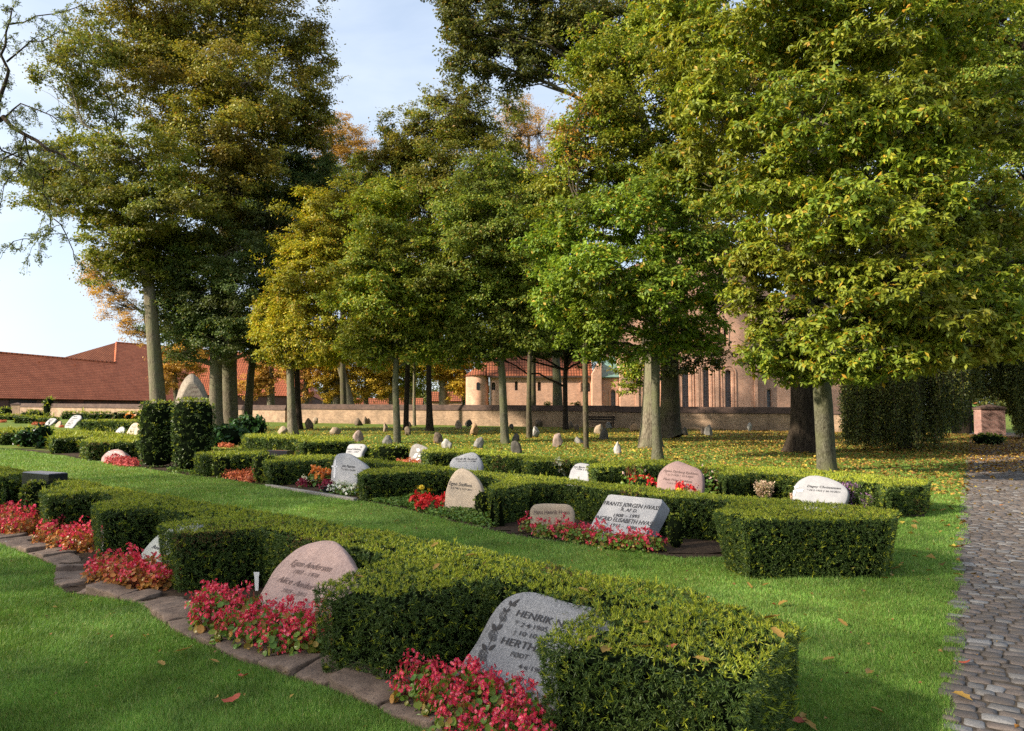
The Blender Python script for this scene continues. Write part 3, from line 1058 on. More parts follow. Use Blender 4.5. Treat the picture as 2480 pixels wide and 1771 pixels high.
M_kerb = stone_mat('kerb_stone', (0.158, 0.144, 0.13), (0.245, 0.223, 0.202), (0.108, 0.101, 0.0936), 80, None, .004)
M_pot = plain('dark_pot', (.02, .025, .025), .6)

B_grey = bark_mat('grey_green_bark', (0.067, 0.0625, 0.0424), (0.12, 0.116, 0.0806), (0.0893, 0.0936, 0.0446), .5, 10, .02)
B_light = bark_mat('light_bark', (0.107, 0.0893, 0.0625), (0.187, 0.161, 0.116), (0.134, 0.13, 0.0756), .3, 7, .03)
B_dark = bark_mat('dark_rough_bark', (0.0237, 0.0174, 0.0127), (0.0553, 0.0422, 0.029), None, .18, 8, .05)
B_mid = bark_mat('brown_bark', (0.0527, 0.0422, 0.029), (0.111, 0.0918, 0.0632), (0.0843, 0.079, 0.0369), .25, 9, .03)

def LM(name, a, b, c, d=None, trans=.38, ns=.3, am=.45, tint=None):
    a, b, c = [[x * 1.35 for x in q] for q in (a, b, c)]
    st = [(0, a), (.45, b), (.9 if d else 1, c)]
    if d: st.append((1, d))
    return leaf_mat(name, st, trans, ns, am, .5, tint)
L_olive = LM('maple_olive_leaf', (.052, .066, .012), (.088, .100, .016), (.14, .135, .018), (.19, .10, .02), tint=(.13, .095, .02))
L_olive2 = LM('maple_brownish_leaf', (.064, .070, .012), (.108, .106, .016), (.16, .135, .02), (.24, .11, .02), tint=(.17, .105, .022))
L_dgreen = LM('dark_green_leaf', (.026, .044, .014), (.046, .066, .022), (.075, .095, .028), (.14, .10, .02), tint=(.085, .085, .02))
L_yellow = LM('yellow_leaf', (.11, .12, .012), (.18, .165, .014), (.27, .20, .018), (.36, .16, .015), tint=(.10, .125, .016))
L_yg = LM('yellow_green_leaf', (.052, .080, .010), (.095, .122, .012), (.155, .160, .015), (.36, .17, .02), tint=(.19, .165, .02))
L_green = LM('oak_green_leaf', (.046, .070, .012), (.080, .105, .015), (.12, .14, .018), (.26, .13, .02), tint=(.13, .125, .018))
L_bright = LM('oak_bright_leaf', (.050, .085, .012), (.088, .130, .014), (.13, .165, .016), (.34, .17, .02), tint=(.11, .13, .016))
L_mid = LM('oak_mid_leaf', (.052, .064, .013), (.088, .096, .016), (.135, .125, .018), (.24, .11, .02), tint=(.17, .115, .02))
L_brown = LM('brown_leaf', (.17, .09, .02), (.25, .13, .025), (.33, .19, .04))
L_ochre = LM('ochre_leaf', (.19, .13, .018), (.29, .19, .022), (.36, .24, .03), (.36, .14, .02))
L_dolive = LM('dark_olive_leaf', (.030, .036, .010), (.050, .055, .014), (.085, .080, .016), (.15, .08, .02))
L_beech = LM('weeping_beech_leaf', (.020, .028, .009), (.034, .042, .012), (.065, .065, .014), (.16, .13, .02))
L_ash = LM('ash_leaf', (.045, .055, .02), (.07, .08, .028), (.10, .11, .035))
L_redacc = LM('red_autumn_leaf', (.12, .085, .015), (.19, .11, .018), (.25, .09, .02))
M_fallen = leaf_mat('fallen_leaf', [(0, (.11, .055, .02)), (.4, (.22, .12, .03)), (.8, (.34, .22, .045)), (1, (.26, .08, .03))], .2, .5, .3, .6)
M_litter = leaf_mat('fallen_yellow_leaf', [(0, (.16, .10, .025)), (.35, (.34, .24, .04)), (.8, (.50, .38, .06)), (1, (.36, .16, .04))], .2, .5, .3, .6)
M_fallred = leaf_mat('fallen_red_leaf', [(0, (.30, .04, .03)), (1, (.38, .10, .05))], .2, .5, .3, .6)
# ================================================================ ground, path, beds
def grid_ground():
    xs = np.unique(np.r_[np.linspace(-400, -60, 20), np.linspace(-60, 60, 81), np.linspace(60, 400, 20)])
    ys = np.unique(np.r_[np.linspace(-80, 0, 12), np.linspace(0, 120, 91), np.linspace(120, 600, 25)])
    X, Y = np.meshgrid(xs, ys)
    V = np.stack([X, Y, g(X, Y)], -1).reshape(-1, 3)
    n = len(xs)
    i = np.arange(len(ys) - 1)[:, None] * n; j = np.arange(n - 1)[None]
    Q = np.stack([i + j, i + j + 1, i + n + j + 1, i + n + j], -1).reshape(-1, 4)
    mb = MB(); mb.add(V, Q)
    return tag(mb.build('ground', M_grassground), 'mown green lawn covering the cemetery ground', 'lawn', kind='structure')
grid_ground()

PD = unit(np.array([.527, .85]))            # path direction
PC = np.array([PD[1], -PD[0]])              # across, to the right
PO = np.array([2.17, 3.75])                 # a point of its left edge
def path_xy(s, c): return PO + PD * np.asarray(s)[..., None] + PC * np.asarray(c)[..., None]
PATHPOLY = [path_xy(np.array(s), np.array(c)) for s, c in ((-8, 0.0), (60, 0), (60, 4.2), (-8, 4.2))]

def build_path():
    mb = MB()
    rng = np.random.default_rng(5)
    def sheet(s0, s1, m, z, k=40):
        s = np.linspace(s0, s1, k); 
        a, b = path_xy(s, np.zeros(k) - .02), path_xy(s, np.zeros(k) + 4.2)
        V = np.concatenate([np.c_[a, g(a[:, 0], a[:, 1]) + z], np.c_[b, g(b[:, 0], b[:, 1]) + z]])
        i = np.arange(k - 1)
        mb.add(V, np.stack([i, i + k, i + k + 1, i + 1], 1), m)
    sheet(-8, 27, 1, .004)
    sheet(27, 60, 2, .006)
    # setts in courses across the path
    P, SX, SY = [], [], []
    s = -6.0
    while s < 27:
        d = rng.uniform(.08, .115)
        c = rng.uniform(-.10, .02)
        while c < 4.15:
            wd = rng.uniform(.09, .17)
            P.append((s + d / 2 + rng.normal() * .006 + .02 * math.sin(c * 2 + s), c + wd / 2)); SX.append(wd - rng.uniform(.006, .014)); SY.append(d - rng.uniform(.006, .013))
            c += wd
        s += d
    P = np.array(P); SX = np.array(SX) / 2; SY = np.array(SY) / 2
    n = len(P)
    ctr = path_xy(P[:, 0], P[:, 1])
    keep = (np.abs(ctr[:, 0]) < ctr[:, 1] * .8 + 1.2) & (ctr[:, 1] > 1.5)
    P, SX, SY = P[keep], SX[keep], SY[keep]; n = len(P)
    rot = rng.normal(size=n) * .05
    hz = rng.uniform(.008, .014, n); tx = rng.normal(size=n) * .035; ty = rng.normal(size=n) * .05
    def ring(f, z, jit):
        out = []
        for q in range(8):
            a = q * np.pi / 4 + np.pi / 8
            ux = np.sign(math.cos(a)) * abs(math.cos(a)) ** .3; uy = np.sign(math.sin(a)) * abs(math.sin(a)) ** .3
            lx, ly = ux * SX * f + rng.normal(size=n) * jit, uy * SY * f + rng.normal(size=n) * jit
            zz = z + tx * lx + ty * ly
            c, s_ = np.cos(rot), np.sin(rot)
            xy = path_xy(P[:, 0] + lx * s_ + ly * c, P[:, 1] + lx * c - ly * s_)
            out.append(np.c_[xy, zz])
        return out
    R = ring(1.0, np.full(n, -.02), .003) + ring(1.0, hz * .55, .004) + ring(.9, hz, .003)
    cc = path_xy(P[:, 0], P[:, 1])
    R.append(np.c_[cc, hz + .003])
    V = np.stack(R, 1).reshape(-1, 3)
    b = np.arange(n)[:, None] * 25
    for r0 in (0, 8):
        for q in range(8):
            q2 = (q + 1) % 8
            mb.f.append((np.concatenate([b + [[r0 + q, r0 + q2, r0 + 8 + q2, r0 + 8 + q]]]) + mb.n, 0))
    for q in range(8):
        mb.f.append((b + [[16 + q, 16 + (q + 1) % 8, 24]] + mb.n, 0))
    mb.v.append(V); mb.n += len(V)
    tag(mb.build('path', [M_sett, M_joint, M_pathfar]), 'worn cobbled path of grey and pinkish granite setts beside the lawn', 'path', kind='structure')
build_path()

def bed(px, z=.004, name='soil_bed', label='dark bare soil of a grave bed', step=.06):
    poly = np.array([gp(x, y, 0) for x, y in px])
    lo, hi = poly.min(0), poly.max(0)
    st = max(step, (hi - lo).max() / 160)
    X, Y = np.meshgrid(np.arange(lo[0], hi[0], st), np.arange(lo[1], hi[1], st))
    P = np.stack([X.ravel(), Y.ravel()], 1)
    P = P[inside(P, poly)] + RNG.normal(size=(1, 2)) * .001
    Q = np.c_[P, z + .010 + .010 * noise(np.c_[P * 5, np.zeros(len(P))], 1.3) + .006 * noise(np.c_[P * 16, np.zeros(len(P))], 1.0)]
    # a grid sheet clipped to the outline plus its rim
    idx = {}
    ij = np.round((P - lo[:2]) / st).astype(int)
    for k, (a, b) in enumerate(map(tuple, ij)): idx[(a, b)] = k
    F_ = [(k, idx[(a + 1, b)], idx[(a + 1, b + 1)], idx[(a, b + 1)]) for (a, b), k in idx.items() if (a + 1, b) in idx and (a + 1, b + 1) in idx and (a, b + 1) in idx]
    mb = MB()
    if F_: mb.add(Q, F_)
    tri = tessellate_polygon([[Vector((p[0], p[1], 0)) for p in poly]])
    mb.add(np.c_[poly[:, :2], np.full(len(poly), z)], [tuple(t) for t in tri])
    tag(mb.build(name, M_soil), label, 'soil', kind='structure')
    return poly

EDGE_PX = [(-60, 1292), (0, 1318), (60, 1340), (142, 1375), (128, 1412), (157, 1437), (228, 1444), (351, 1465), (380, 1503), (442, 1541), (518, 1570), (560, 1594), (600, 1606),
           (683, 1637), (778, 1662), (823, 1678), (889, 1707), (955, 1736), (1025, 1765), (1100, 1800), (1250, 1870), (1420, 1960)]
ROW1_BACK = [(2000, 2150), (1900, 1760), (1935, 1640), (1800, 1560), (1450, 1490), (1145, 1420), (763, 1330), (400, 1260), (109, 1195), (-160, 1140)]
BED1 = bed(EDGE_PX + ROW1_BACK[:1] + [(1890, 1840), (1800, 1640), (1453, 1560), (1145, 1470), (763, 1360), (400, 1275), (109, 1200), (-120, 1150)], label='dark bare soil of the front row grave beds')
R2_FRONT = [(2110, 1400), (1900, 1372), (1767, 1350), (1650, 1352), (1600, 1345), (1480, 1330), (1300, 1306), (1200, 1288), (1090, 1262), (980, 1232), (871, 1212), (760, 1193), (650, 1178), (540, 1160), (460, 1152), (327, 1131), (200, 1112), (90, 1097), (-40, 1082)]
BED2 = bed(R2_FRONT + [(-40, 1070), (90, 1082), (330, 1106), (480, 1128), (650, 1148), (880, 1178), (1100, 1212), (1240, 1240), (1440, 1262), (1620, 1290), (1800, 1318), (2110, 1370)], label='dark bare soil of the second row grave beds', step=.09)
R3_FRONT = [(2240, 1252), (2140, 1252), (2000, 1240), (1800, 1222), (1600, 1206), (1400, 1186), (1200, 1165), (1000, 1138), (850, 1124), (700, 1108), (520, 1092)]
BED3 = bed(R3_FRONT + [(520, 1086), (700, 1096), (850, 1108), (1000, 1120), (1200, 1140), (1400, 1160), (1600, 1178), (1800, 1194), (2000, 1208), (2240, 1232)], label='dark bare soil of the third row grave beds', step=.12)
EXCL = [BED1, BED2, BED3, np.array(PATHPOLY)]

# flat sandstone slabs along the front bed
def edging():
    rng = np.random.default_rng(3)
    L = np.array([gp(x, y)[:2] for x, y in EDGE_PX])
    seg = np.r_[0, np.cumsum(np.linalg.norm(np.diff(L, axis=0), axis=1))]
    s = .05
    k = 0
    while s < seg[-1] - .3:
        ln = rng.uniform(.22, .52); dp = rng.uniform(.22, .36)
        a = np.array([np.interp(s + .006, seg, L[:, i]) for i in (0, 1)]); b = np.array([np.interp(s + ln - .006, seg, L[:, i]) for i in (0, 1)])
        d = unit(b - a); nn = np.array([-d[1], d[0]])
        if nn[1] < 0: nn = -nn
        n_ = 10
        pts = [a, a + (b - a) * .5 + nn * rng.uniform(-.02, .02), b, b + nn * dp * rng.uniform(.75, 1.1) + d * rng.uniform(-.03, .05), (a + b) / 2 + nn * dp * rng.uniform(.95, 1.2), a + nn * dp * rng.uniform(.75, 1.1) + d * rng.uniform(-.05, .03)]
        P = resample_closed(pts, 30)
        P = P + rng.normal(size=P.shape) * .006
        P = P * .84 + (np.roll(P, 1, 0) + np.roll(P, -1, 0)) * .08
        c = P.mean(0)
        h = rng.uniform(.022, .06)
        tlt = rng.normal(size=2) * .07
        mb = MB(); rings = []
        for f, z in ((1.0, -.03), (1.0, h * .75), (.992, h * .95), (.965, h), (.6, h + .002), (.3, h)):
            q = c + (P - c) * f
            zz = z + (q - c) @ tlt + ((.011 if k % 2 else .008) * noise(np.c_[q * 17 + k, np.zeros(len(q))], 1.0) if z > .01 else 0)
            rings.append(np.c_[q - c, zz * np.ones(len(q))])
        V = np.concatenate(rings + [np.array([[0, 0, h]])])
        m = len(P); i = np.arange(5)[:, None] * m; j = np.arange(m)[None]
        mb.add(V, np.stack([i + j, i + (j + 1) % m, i + m + (j + 1) % m, i + m + j], -1).reshape(-1, 4))
        jj = np.arange(m); mb.f.append((np.stack([5 * m + jj, 5 * m + (jj + 1) % m, np.full(m, 6 * m)], 1), 0))
        o = mb.build('edging_stone', M_slab)
        o.location = (c[0], c[1], 0)
        if c[0] < -.2 or True:
            tag(o, 'flat reddish brown sandstone slab edging the front flower beds', 'edging stone', 'sandstone slabs edging the front beds')
        # a second slab behind at the steps of the line
        s += ln
        k += 1
edging()

# ================================================================ lawn
def grass():
    rng = np.random.default_rng(21)
    N = 1500000
    u = rng.random(N)
    y0, y1 = 2.6, 46.0
    al = .62                                     # areal density ~ 1/Y^(1+al)
    Y = (y0 ** -al + u * (y1 ** -al - y0 ** -al)) ** (-1 / al)
    X = (rng.random(N) * 2 - 1) * (Y * .74 + .5)
    P = np.stack([X, Y], 1)
    k = np.ones(N, bool)
    for e in EXCL[:3]: k &= ~inside(P, e)
    # ragged edge against the path
    q = (P - PO) @ PC + .05 * noise(np.c_[P * 6, np.zeros(N)], 1) - .03 * rng.random(N)
    k &= (q < 0) | (q > 4.2)
    rowy = 17 - P[:, 0] * .75 + 1.5
    k &= ~((P[:, 1] > rowy) & (rng.random(N) < .55))
    P = P[k]; n = len(P)
    dist = P[:, 1]
    pn = noise(np.c_[P * .9, np.zeros(n)], 1.0)
    h = (.030 + .010 * pn + .008 * noise(np.c_[P * 5, np.zeros(n)], 1.0) + .0012 * dist) * rng.uniform(.55, 1.35, n)
    wd = (.0010 + .00034 * dist) * rng.uniform(.8, 1.2, n)
    a = rng.uniform(0, 6.28, n)
    lean = rng.uniform(.1, .9, n)
    D = np.stack([np.cos(a) * lean, np.sin(a) * lean, np.ones(n)], 1)
    D[:, :2] += .35 * np.stack([noise(np.c_[P * 2.1, np.zeros(n)], 1), noise(np.c_[P * 2.1 + 30, np.zeros(n)], 1)], 1)
    D = unit(D)
    th = rng.uniform(0, 6.28, n)
    S = np.stack([np.cos(th), np.sin(th), np.zeros(n)], 1)
    B = np.c_[P, g(P[:, 0], P[:, 1]) - .004]
    V = np.stack([B - S * wd[:, None], B + S * wd[:, None], B + D * h[:, None] + np.array([0, 0, -1]) * (lean * h * .15)[:, None]], 1).reshape(-1, 3)
    mb = MB(); mb.add(V, np.arange(n)[:, None] * 3 + [[0, 1, 2]])
    tag(mb.build('grass', M_blade), 'short mown green grass between the hedge rows', 'grass', kind='stuff')
grass()

# ================================================================ fallen leaves
def leaf_shape(rng, s):
    """a lobed dry leaf, curled"""
    n = 14
    a = np.linspace(0, 2 * np.pi, n, endpoint=False)
    r = s * (.32 + .20 * np.cos(a) ** 2 + .10 * (np.arange(n) % 2)) * rng.uniform(.85, 1.15, n)
    x, y = np.cos(a) * r * 1.25, np.sin(a) * r * .8
    z = .35 * s * (x / s) ** 2 * rng.uniform(-.4, 1.5) + .3 * s * (np.abs(y) / s) * rng.uniform(.2, 1.3)
    V = np.r_[np.c_[x, y, z + .006], [[0, 0, .004]]]
    return V, [(i, (i + 1) % n, n) for i in range(n)]

def litter():
    rng = np.random.default_rng(8)
    n = 30000
    Y = rng.uniform(14, 62, n * 6) 
    X = rng.uniform(-26, 30, n * 6)
    t = (X + 4) / 24
    row = 17 - X * .75                                      # the third hedge row
    wgt = np.clip(.30 + .8 * np.clip(t, 0, 1.3), .3, 1) * (Y > row * 1.0 + 1.0) * np.clip(1.5 - Y / 60, .25, 1)
    pth = (np.stack([X, Y], 1) - PO) @ PC
    wgt *= np.where(pth > 0, np.where(Y > 19, 1.1, .06), 1)
    wgt *= np.abs(X) < Y * .8
    k = rng.random(n * 6) < wgt * .8
    P = np.stack([X, Y], 1)[k]
    # some on the near lawn beside the path
    for _ in range(1):
        m = 70
        s = rng.uniform(4, 16, m); c = -rng.gamma(1.2, .5, m) + .15
        P = np.r_[P, path_xy(s, c)]
        m = 160
        P = np.r_[P, path_xy(rng.uniform(8, 30, m) ** 1.0, rng.uniform(0, 4, m))]
    # little dry bits on the near lawns
    m = 900
    Yn = rng.uniform(3.4, 18, m); Xn = rng.uniform(-.72, .72, m) * Yn
    Q = np.stack([Xn, Yn], 1)
    kq = np.ones(m, bool)
    for e in EXCL[:3]: kq &= ~inside(Q, e)
    nb = len(P)
    P = np.r_[P, Q[kq]]
    n = len(P)
    z = g(P[:, 0], P[:, 1]) + .02 + rng.random(n) * .03
    N = unit(np.c_[rng.normal(size=(n, 2)) * .45, np.ones(n)])
    s = rng.uniform(.055, .12, n) * (1 + np.clip(P[:, 1] - 20, 0, 40) * .008)
    s[nb:] = rng.uniform(.012, .04, n - nb)
    yel = rng.random(n) < np.clip(.9 - (P[:, 0] - P[:, 1] * .05) / 16, .12, .95)
    yel[nb:] = False
    V = np.c_[P, z]; dd = rng.normal(size=(n, 3))
    for msk, mt, lb in ((yel, M_litter, 'yellow leaves strewn over the sunny grass among the fieldstones'), (~yel, M_fallen, 'brown leaves strewn over the grass beside the path and under the near oaks')):
        mb = MB()
        add_leaves(mb, V[msk], N[msk], dd[msk], s[msk], s[msk] * .72, fold=.25)
        tag(mb.build('fallen_leaves', mt), lb, 'fallen leaves', kind='stuff')
    # single big leaves near the camera
    meshes = []
    for q in range(5):
        V, f = leaf_shape(rng, .062)
        b = MB(); b.add(V, f); me = b.mesh('fallen_leaf'); me.materials.append(M_fallred if q == 4 else M_fallen); meshes.append(me)
    spots = [(1896, 1470, 0, 0), (1856, 1425, 0, 1), (1815, 1427, 0, 2), (2251, 1390, 0, 0), (2170, 1385, 0, 1), (2186, 1372, 0, 2), (2142, 1408, 0, 3), (2160, 1400, 0, 0), (2340, 1618, 0, 4), (2125, 1735, 0, 0), (2320, 1400, 0, 3),
             (563, 1710, 0, 4), (442, 1588, 0, 2), (516, 1615, 0, 3), (390, 1620, 0, 1), (590, 1652, 0, 4), (1930, 1760, 0, 4), (1945, 1748, 0, 0), (1960, 1770, 0, 1), (2490, 1650, 0, 1), (2285, 1240, 0, 3), (2310, 1225, 0, 2), (2270, 1192, 0, 0), (2330, 1700, 0, 0),
             (1555, 1580, .53, 2), (1468, 1585, .53, 0), (1560, 1520, .53, 3), (1621, 1580, .53, 4), (1885, 1545, .53, 2), (1700, 1610, .53, 0), (1411, 1437, .53, 3), (1058, 1380, .53, 1), (1053, 1327, .53, 2), (868, 1404, .53, 0), (1870, 1506, .53, 3), (1140, 1352, .53, 0), (2075, 1230, .56, 0), (1930, 1218, .56, 3), (2060, 1238, .56, 1), (1430, 1560, .53, 1),
             (1240, 1760, 0.02, 3), (1180, 1765, .02, 0), (1115, 1740, .02, 1), (2090, 1440, 0, 1), (2040, 1520, 0, 2), (2010, 1610, 0, 3), (2105, 1640, 0, 0), (1475, 1300, 0, 2), (1206, 1270, 0, 0), (960, 1268, 0, 1), (770, 1250, 0, 2), (320, 1215, 0, 3)]
    for (x, y, z, q) in spots:
        p = gp(x, y, z)
        o = bpy.data.objects.new('fallen_leaf', meshes[q]); COL.objects.link(o)
        o.location = p + np.array([0, 0, .03 if z == 0 else .018]); o.rotation_euler = (rng.normal() * .25, rng.normal() * .25, rng.uniform(0, 6.28))
        sc = rng.uniform(.75, 1.15); o.scale = (sc, sc, sc)
        if q == 4: tag(o, 'dark red leaf fallen in the foreground', 'leaf', 'dark red fallen leaves')
        elif z > .1: tag(o, 'dry leaf lying on a clipped hedge top', 'leaf', 'dry leaves on the hedge tops')
        else: tag(o, 'dry brown leaf lying on the near grass or soil', 'leaf', 'dry leaves on the near lawn')
litter()
# ================================================================ hedges
ROWDIR = np.array([.707, -.707])
G1, G2, G3, G4 = 'clipped yew hedges of the front row', 'clipped yew hedges of the second row', 'clipped yew hedges of the third row', 'clipped hedges on the far lawn'
H1 = .53
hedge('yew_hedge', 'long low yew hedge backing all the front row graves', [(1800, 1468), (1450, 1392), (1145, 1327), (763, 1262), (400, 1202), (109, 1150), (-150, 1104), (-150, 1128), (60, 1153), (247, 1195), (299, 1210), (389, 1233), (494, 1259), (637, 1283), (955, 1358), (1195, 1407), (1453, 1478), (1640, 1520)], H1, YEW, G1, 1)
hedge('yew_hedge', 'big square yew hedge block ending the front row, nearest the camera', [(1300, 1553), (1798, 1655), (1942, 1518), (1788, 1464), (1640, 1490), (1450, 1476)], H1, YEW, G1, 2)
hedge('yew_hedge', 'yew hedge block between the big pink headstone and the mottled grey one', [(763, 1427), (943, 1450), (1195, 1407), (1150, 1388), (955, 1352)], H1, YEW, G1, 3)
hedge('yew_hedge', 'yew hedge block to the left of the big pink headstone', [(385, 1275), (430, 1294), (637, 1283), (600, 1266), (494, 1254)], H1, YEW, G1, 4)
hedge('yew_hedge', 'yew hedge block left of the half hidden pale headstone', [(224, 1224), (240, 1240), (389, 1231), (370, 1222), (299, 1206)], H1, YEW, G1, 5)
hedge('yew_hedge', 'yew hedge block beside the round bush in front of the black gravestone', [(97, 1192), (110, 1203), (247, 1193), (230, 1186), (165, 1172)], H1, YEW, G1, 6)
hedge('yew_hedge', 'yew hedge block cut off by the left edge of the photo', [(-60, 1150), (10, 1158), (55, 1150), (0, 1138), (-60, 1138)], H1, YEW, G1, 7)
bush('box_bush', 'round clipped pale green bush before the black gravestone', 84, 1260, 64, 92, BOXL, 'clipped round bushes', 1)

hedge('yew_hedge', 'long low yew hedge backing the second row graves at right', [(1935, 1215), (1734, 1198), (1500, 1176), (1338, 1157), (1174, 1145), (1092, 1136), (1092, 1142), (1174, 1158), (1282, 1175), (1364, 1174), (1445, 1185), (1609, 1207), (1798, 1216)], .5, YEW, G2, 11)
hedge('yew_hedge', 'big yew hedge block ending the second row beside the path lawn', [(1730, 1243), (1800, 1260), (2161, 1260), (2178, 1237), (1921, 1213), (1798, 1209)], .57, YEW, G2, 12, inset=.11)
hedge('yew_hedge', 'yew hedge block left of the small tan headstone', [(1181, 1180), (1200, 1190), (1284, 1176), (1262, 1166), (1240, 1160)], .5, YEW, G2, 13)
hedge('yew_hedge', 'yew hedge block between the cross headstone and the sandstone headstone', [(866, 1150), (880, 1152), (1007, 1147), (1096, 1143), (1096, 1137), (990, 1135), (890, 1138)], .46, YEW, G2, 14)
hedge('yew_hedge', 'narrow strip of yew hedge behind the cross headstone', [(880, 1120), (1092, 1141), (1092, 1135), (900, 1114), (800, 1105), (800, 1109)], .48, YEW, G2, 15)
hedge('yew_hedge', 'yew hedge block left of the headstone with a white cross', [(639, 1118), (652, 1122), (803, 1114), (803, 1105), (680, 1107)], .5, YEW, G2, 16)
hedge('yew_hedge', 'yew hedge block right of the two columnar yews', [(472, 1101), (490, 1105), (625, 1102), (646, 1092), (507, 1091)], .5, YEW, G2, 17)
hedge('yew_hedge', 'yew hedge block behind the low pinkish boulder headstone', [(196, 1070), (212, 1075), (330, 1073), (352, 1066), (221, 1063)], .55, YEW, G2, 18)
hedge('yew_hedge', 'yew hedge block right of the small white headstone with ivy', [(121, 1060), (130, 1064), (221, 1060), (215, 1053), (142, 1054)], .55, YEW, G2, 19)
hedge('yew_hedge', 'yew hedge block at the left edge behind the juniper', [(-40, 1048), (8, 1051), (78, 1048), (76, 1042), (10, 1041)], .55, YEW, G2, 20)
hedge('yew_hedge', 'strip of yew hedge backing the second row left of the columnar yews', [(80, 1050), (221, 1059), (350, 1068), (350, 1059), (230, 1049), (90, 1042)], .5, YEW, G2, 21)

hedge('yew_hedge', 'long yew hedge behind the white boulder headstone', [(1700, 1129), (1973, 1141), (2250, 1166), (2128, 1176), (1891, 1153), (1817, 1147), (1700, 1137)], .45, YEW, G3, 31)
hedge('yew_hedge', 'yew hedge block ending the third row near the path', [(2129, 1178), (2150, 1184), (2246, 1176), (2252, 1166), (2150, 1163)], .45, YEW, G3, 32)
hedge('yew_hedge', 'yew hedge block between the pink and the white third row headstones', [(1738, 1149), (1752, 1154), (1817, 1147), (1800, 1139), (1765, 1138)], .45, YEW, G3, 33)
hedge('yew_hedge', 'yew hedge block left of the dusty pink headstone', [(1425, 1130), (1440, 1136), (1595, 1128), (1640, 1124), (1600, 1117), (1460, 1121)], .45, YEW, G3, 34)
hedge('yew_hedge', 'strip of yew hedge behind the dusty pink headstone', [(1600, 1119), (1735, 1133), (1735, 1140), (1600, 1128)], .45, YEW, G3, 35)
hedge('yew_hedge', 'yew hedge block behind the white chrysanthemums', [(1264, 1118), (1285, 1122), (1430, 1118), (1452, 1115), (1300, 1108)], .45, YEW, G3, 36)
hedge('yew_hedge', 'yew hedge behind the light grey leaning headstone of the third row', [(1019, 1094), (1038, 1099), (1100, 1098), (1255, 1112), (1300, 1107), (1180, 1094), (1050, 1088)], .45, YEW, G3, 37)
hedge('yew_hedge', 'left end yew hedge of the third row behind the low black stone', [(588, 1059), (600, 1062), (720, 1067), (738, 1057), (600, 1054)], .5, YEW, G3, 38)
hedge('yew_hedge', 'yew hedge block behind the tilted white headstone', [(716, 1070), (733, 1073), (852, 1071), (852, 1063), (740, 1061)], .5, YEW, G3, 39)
bush('box_bush', 'broad leafy green shrub clipped square left of the dark relief stone', 944, 1122, 96, 42, BOXL, 'clipped round bushes', 2, power=5, taper=.02)
bush('box_bush', 'narrow dark clipped shrub touching the tilted white headstone', 885, 1122, 27, 38, YEW, 'clipped round bushes', 3, power=5, taper=.02)
bush('box_bush', 'small clipped bush right of the slanted light granite headstone', 1637, 1328, 42, 80, BOXL, 'clipped round bushes', 4, taper=.2)
bush('box_bush', 'small golden bush right of the sandstone headstone', 1172, 1258, 46, 62, BOXL, 'clipped round bushes', 5, power=2.6)
bush('box_bush', 'pale clipped bush against the hedge left of the cross headstone', 638, 1172, 48, 70, BOXL, 'clipped round bushes', 6)
bush('box_bush', 'small pale box cube in front of the hedge right of the columnar yews', 538, 1158, 43, 52, BOXL, 'clipped round bushes', 7, power=5)
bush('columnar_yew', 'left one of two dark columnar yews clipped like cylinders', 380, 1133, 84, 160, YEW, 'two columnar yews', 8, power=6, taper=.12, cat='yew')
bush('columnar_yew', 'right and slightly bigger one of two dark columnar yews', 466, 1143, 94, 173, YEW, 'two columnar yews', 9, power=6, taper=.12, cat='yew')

box_hedge('yew_hedge', 'dark hedge right of the white headstone with black script lines', 172, 340, 1046, 1023, 2.2, YEW, G4, 1, yaw=-20)
box_hedge('yew_hedge', 'dark hedge bar in front of the brick wall far off', 199, 256, 1017, 1002, 1.5, YEW, G4, 2)
box_hedge('yew_hedge', 'dark hedge bar with light ends left of the first columnar yew', 284, 340, 1016, 1001, 1.5, YEW, G4, 3)
box_hedge('yew_hedge', 'pale low hedge before the far wall end', 52, 78, 1010, 998, 1.5, YEW, G4, 4)
box_hedge('yew_hedge', 'second pale low hedge before the far wall end', 77, 106, 1010, 999, 1.5, YEW, G4, 5)
box_hedge('yew_hedge', 'hedge behind the red flowers at far left', 33, 68, 1026, 1011, 1.5, YEW, G4, 6)
box_hedge('yew_hedge', 'hedge left of the small striped white headstone', 68, 118, 1027, 1014, 1.5, YEW, G4, 7)
box_hedge('yew_hedge', 'narrow hedge under the thin bare shrub far off', 148, 190, 1016, 1001, 1.5, YEW, G4, 8)
box_hedge('yew_hedge', 'thin dark hedge at the left photo edge far off', -20, 26, 1018, 1008, 1.5, YEW, G4, 9)
bush('box_bush', 'bright round yellow green bush at the left photo edge far off', 12, 1009, 32, 20, [M_box_leaf, M_core, M_young_lit], None, 10, power=2.3)
bush('columnar_bush', 'yellow green columnar conifer before the red roofed barn', 117, 1010, 23, 46, [M_box_leaf, M_core, M_young_lit], None, 11, power=3, taper=0)
bush('box_bush', 'narrow light pillar bush beside the far dark hedge bar', 279, 1016, 9, 18, BOXL, None, 12, power=5)
bush('box_bush', 'second light pillar bush at the right end of the far hedge bar', 323, 1016, 7, 15, BOXL, None, 13, power=5)
bush('bronze_shrub', 'small orange and yellow shrub before the far hedge bar', 312, 1017, 17, 14, [M_orange, M_core, M_yellow], None, 14, power=2.2, leafy=1.4)
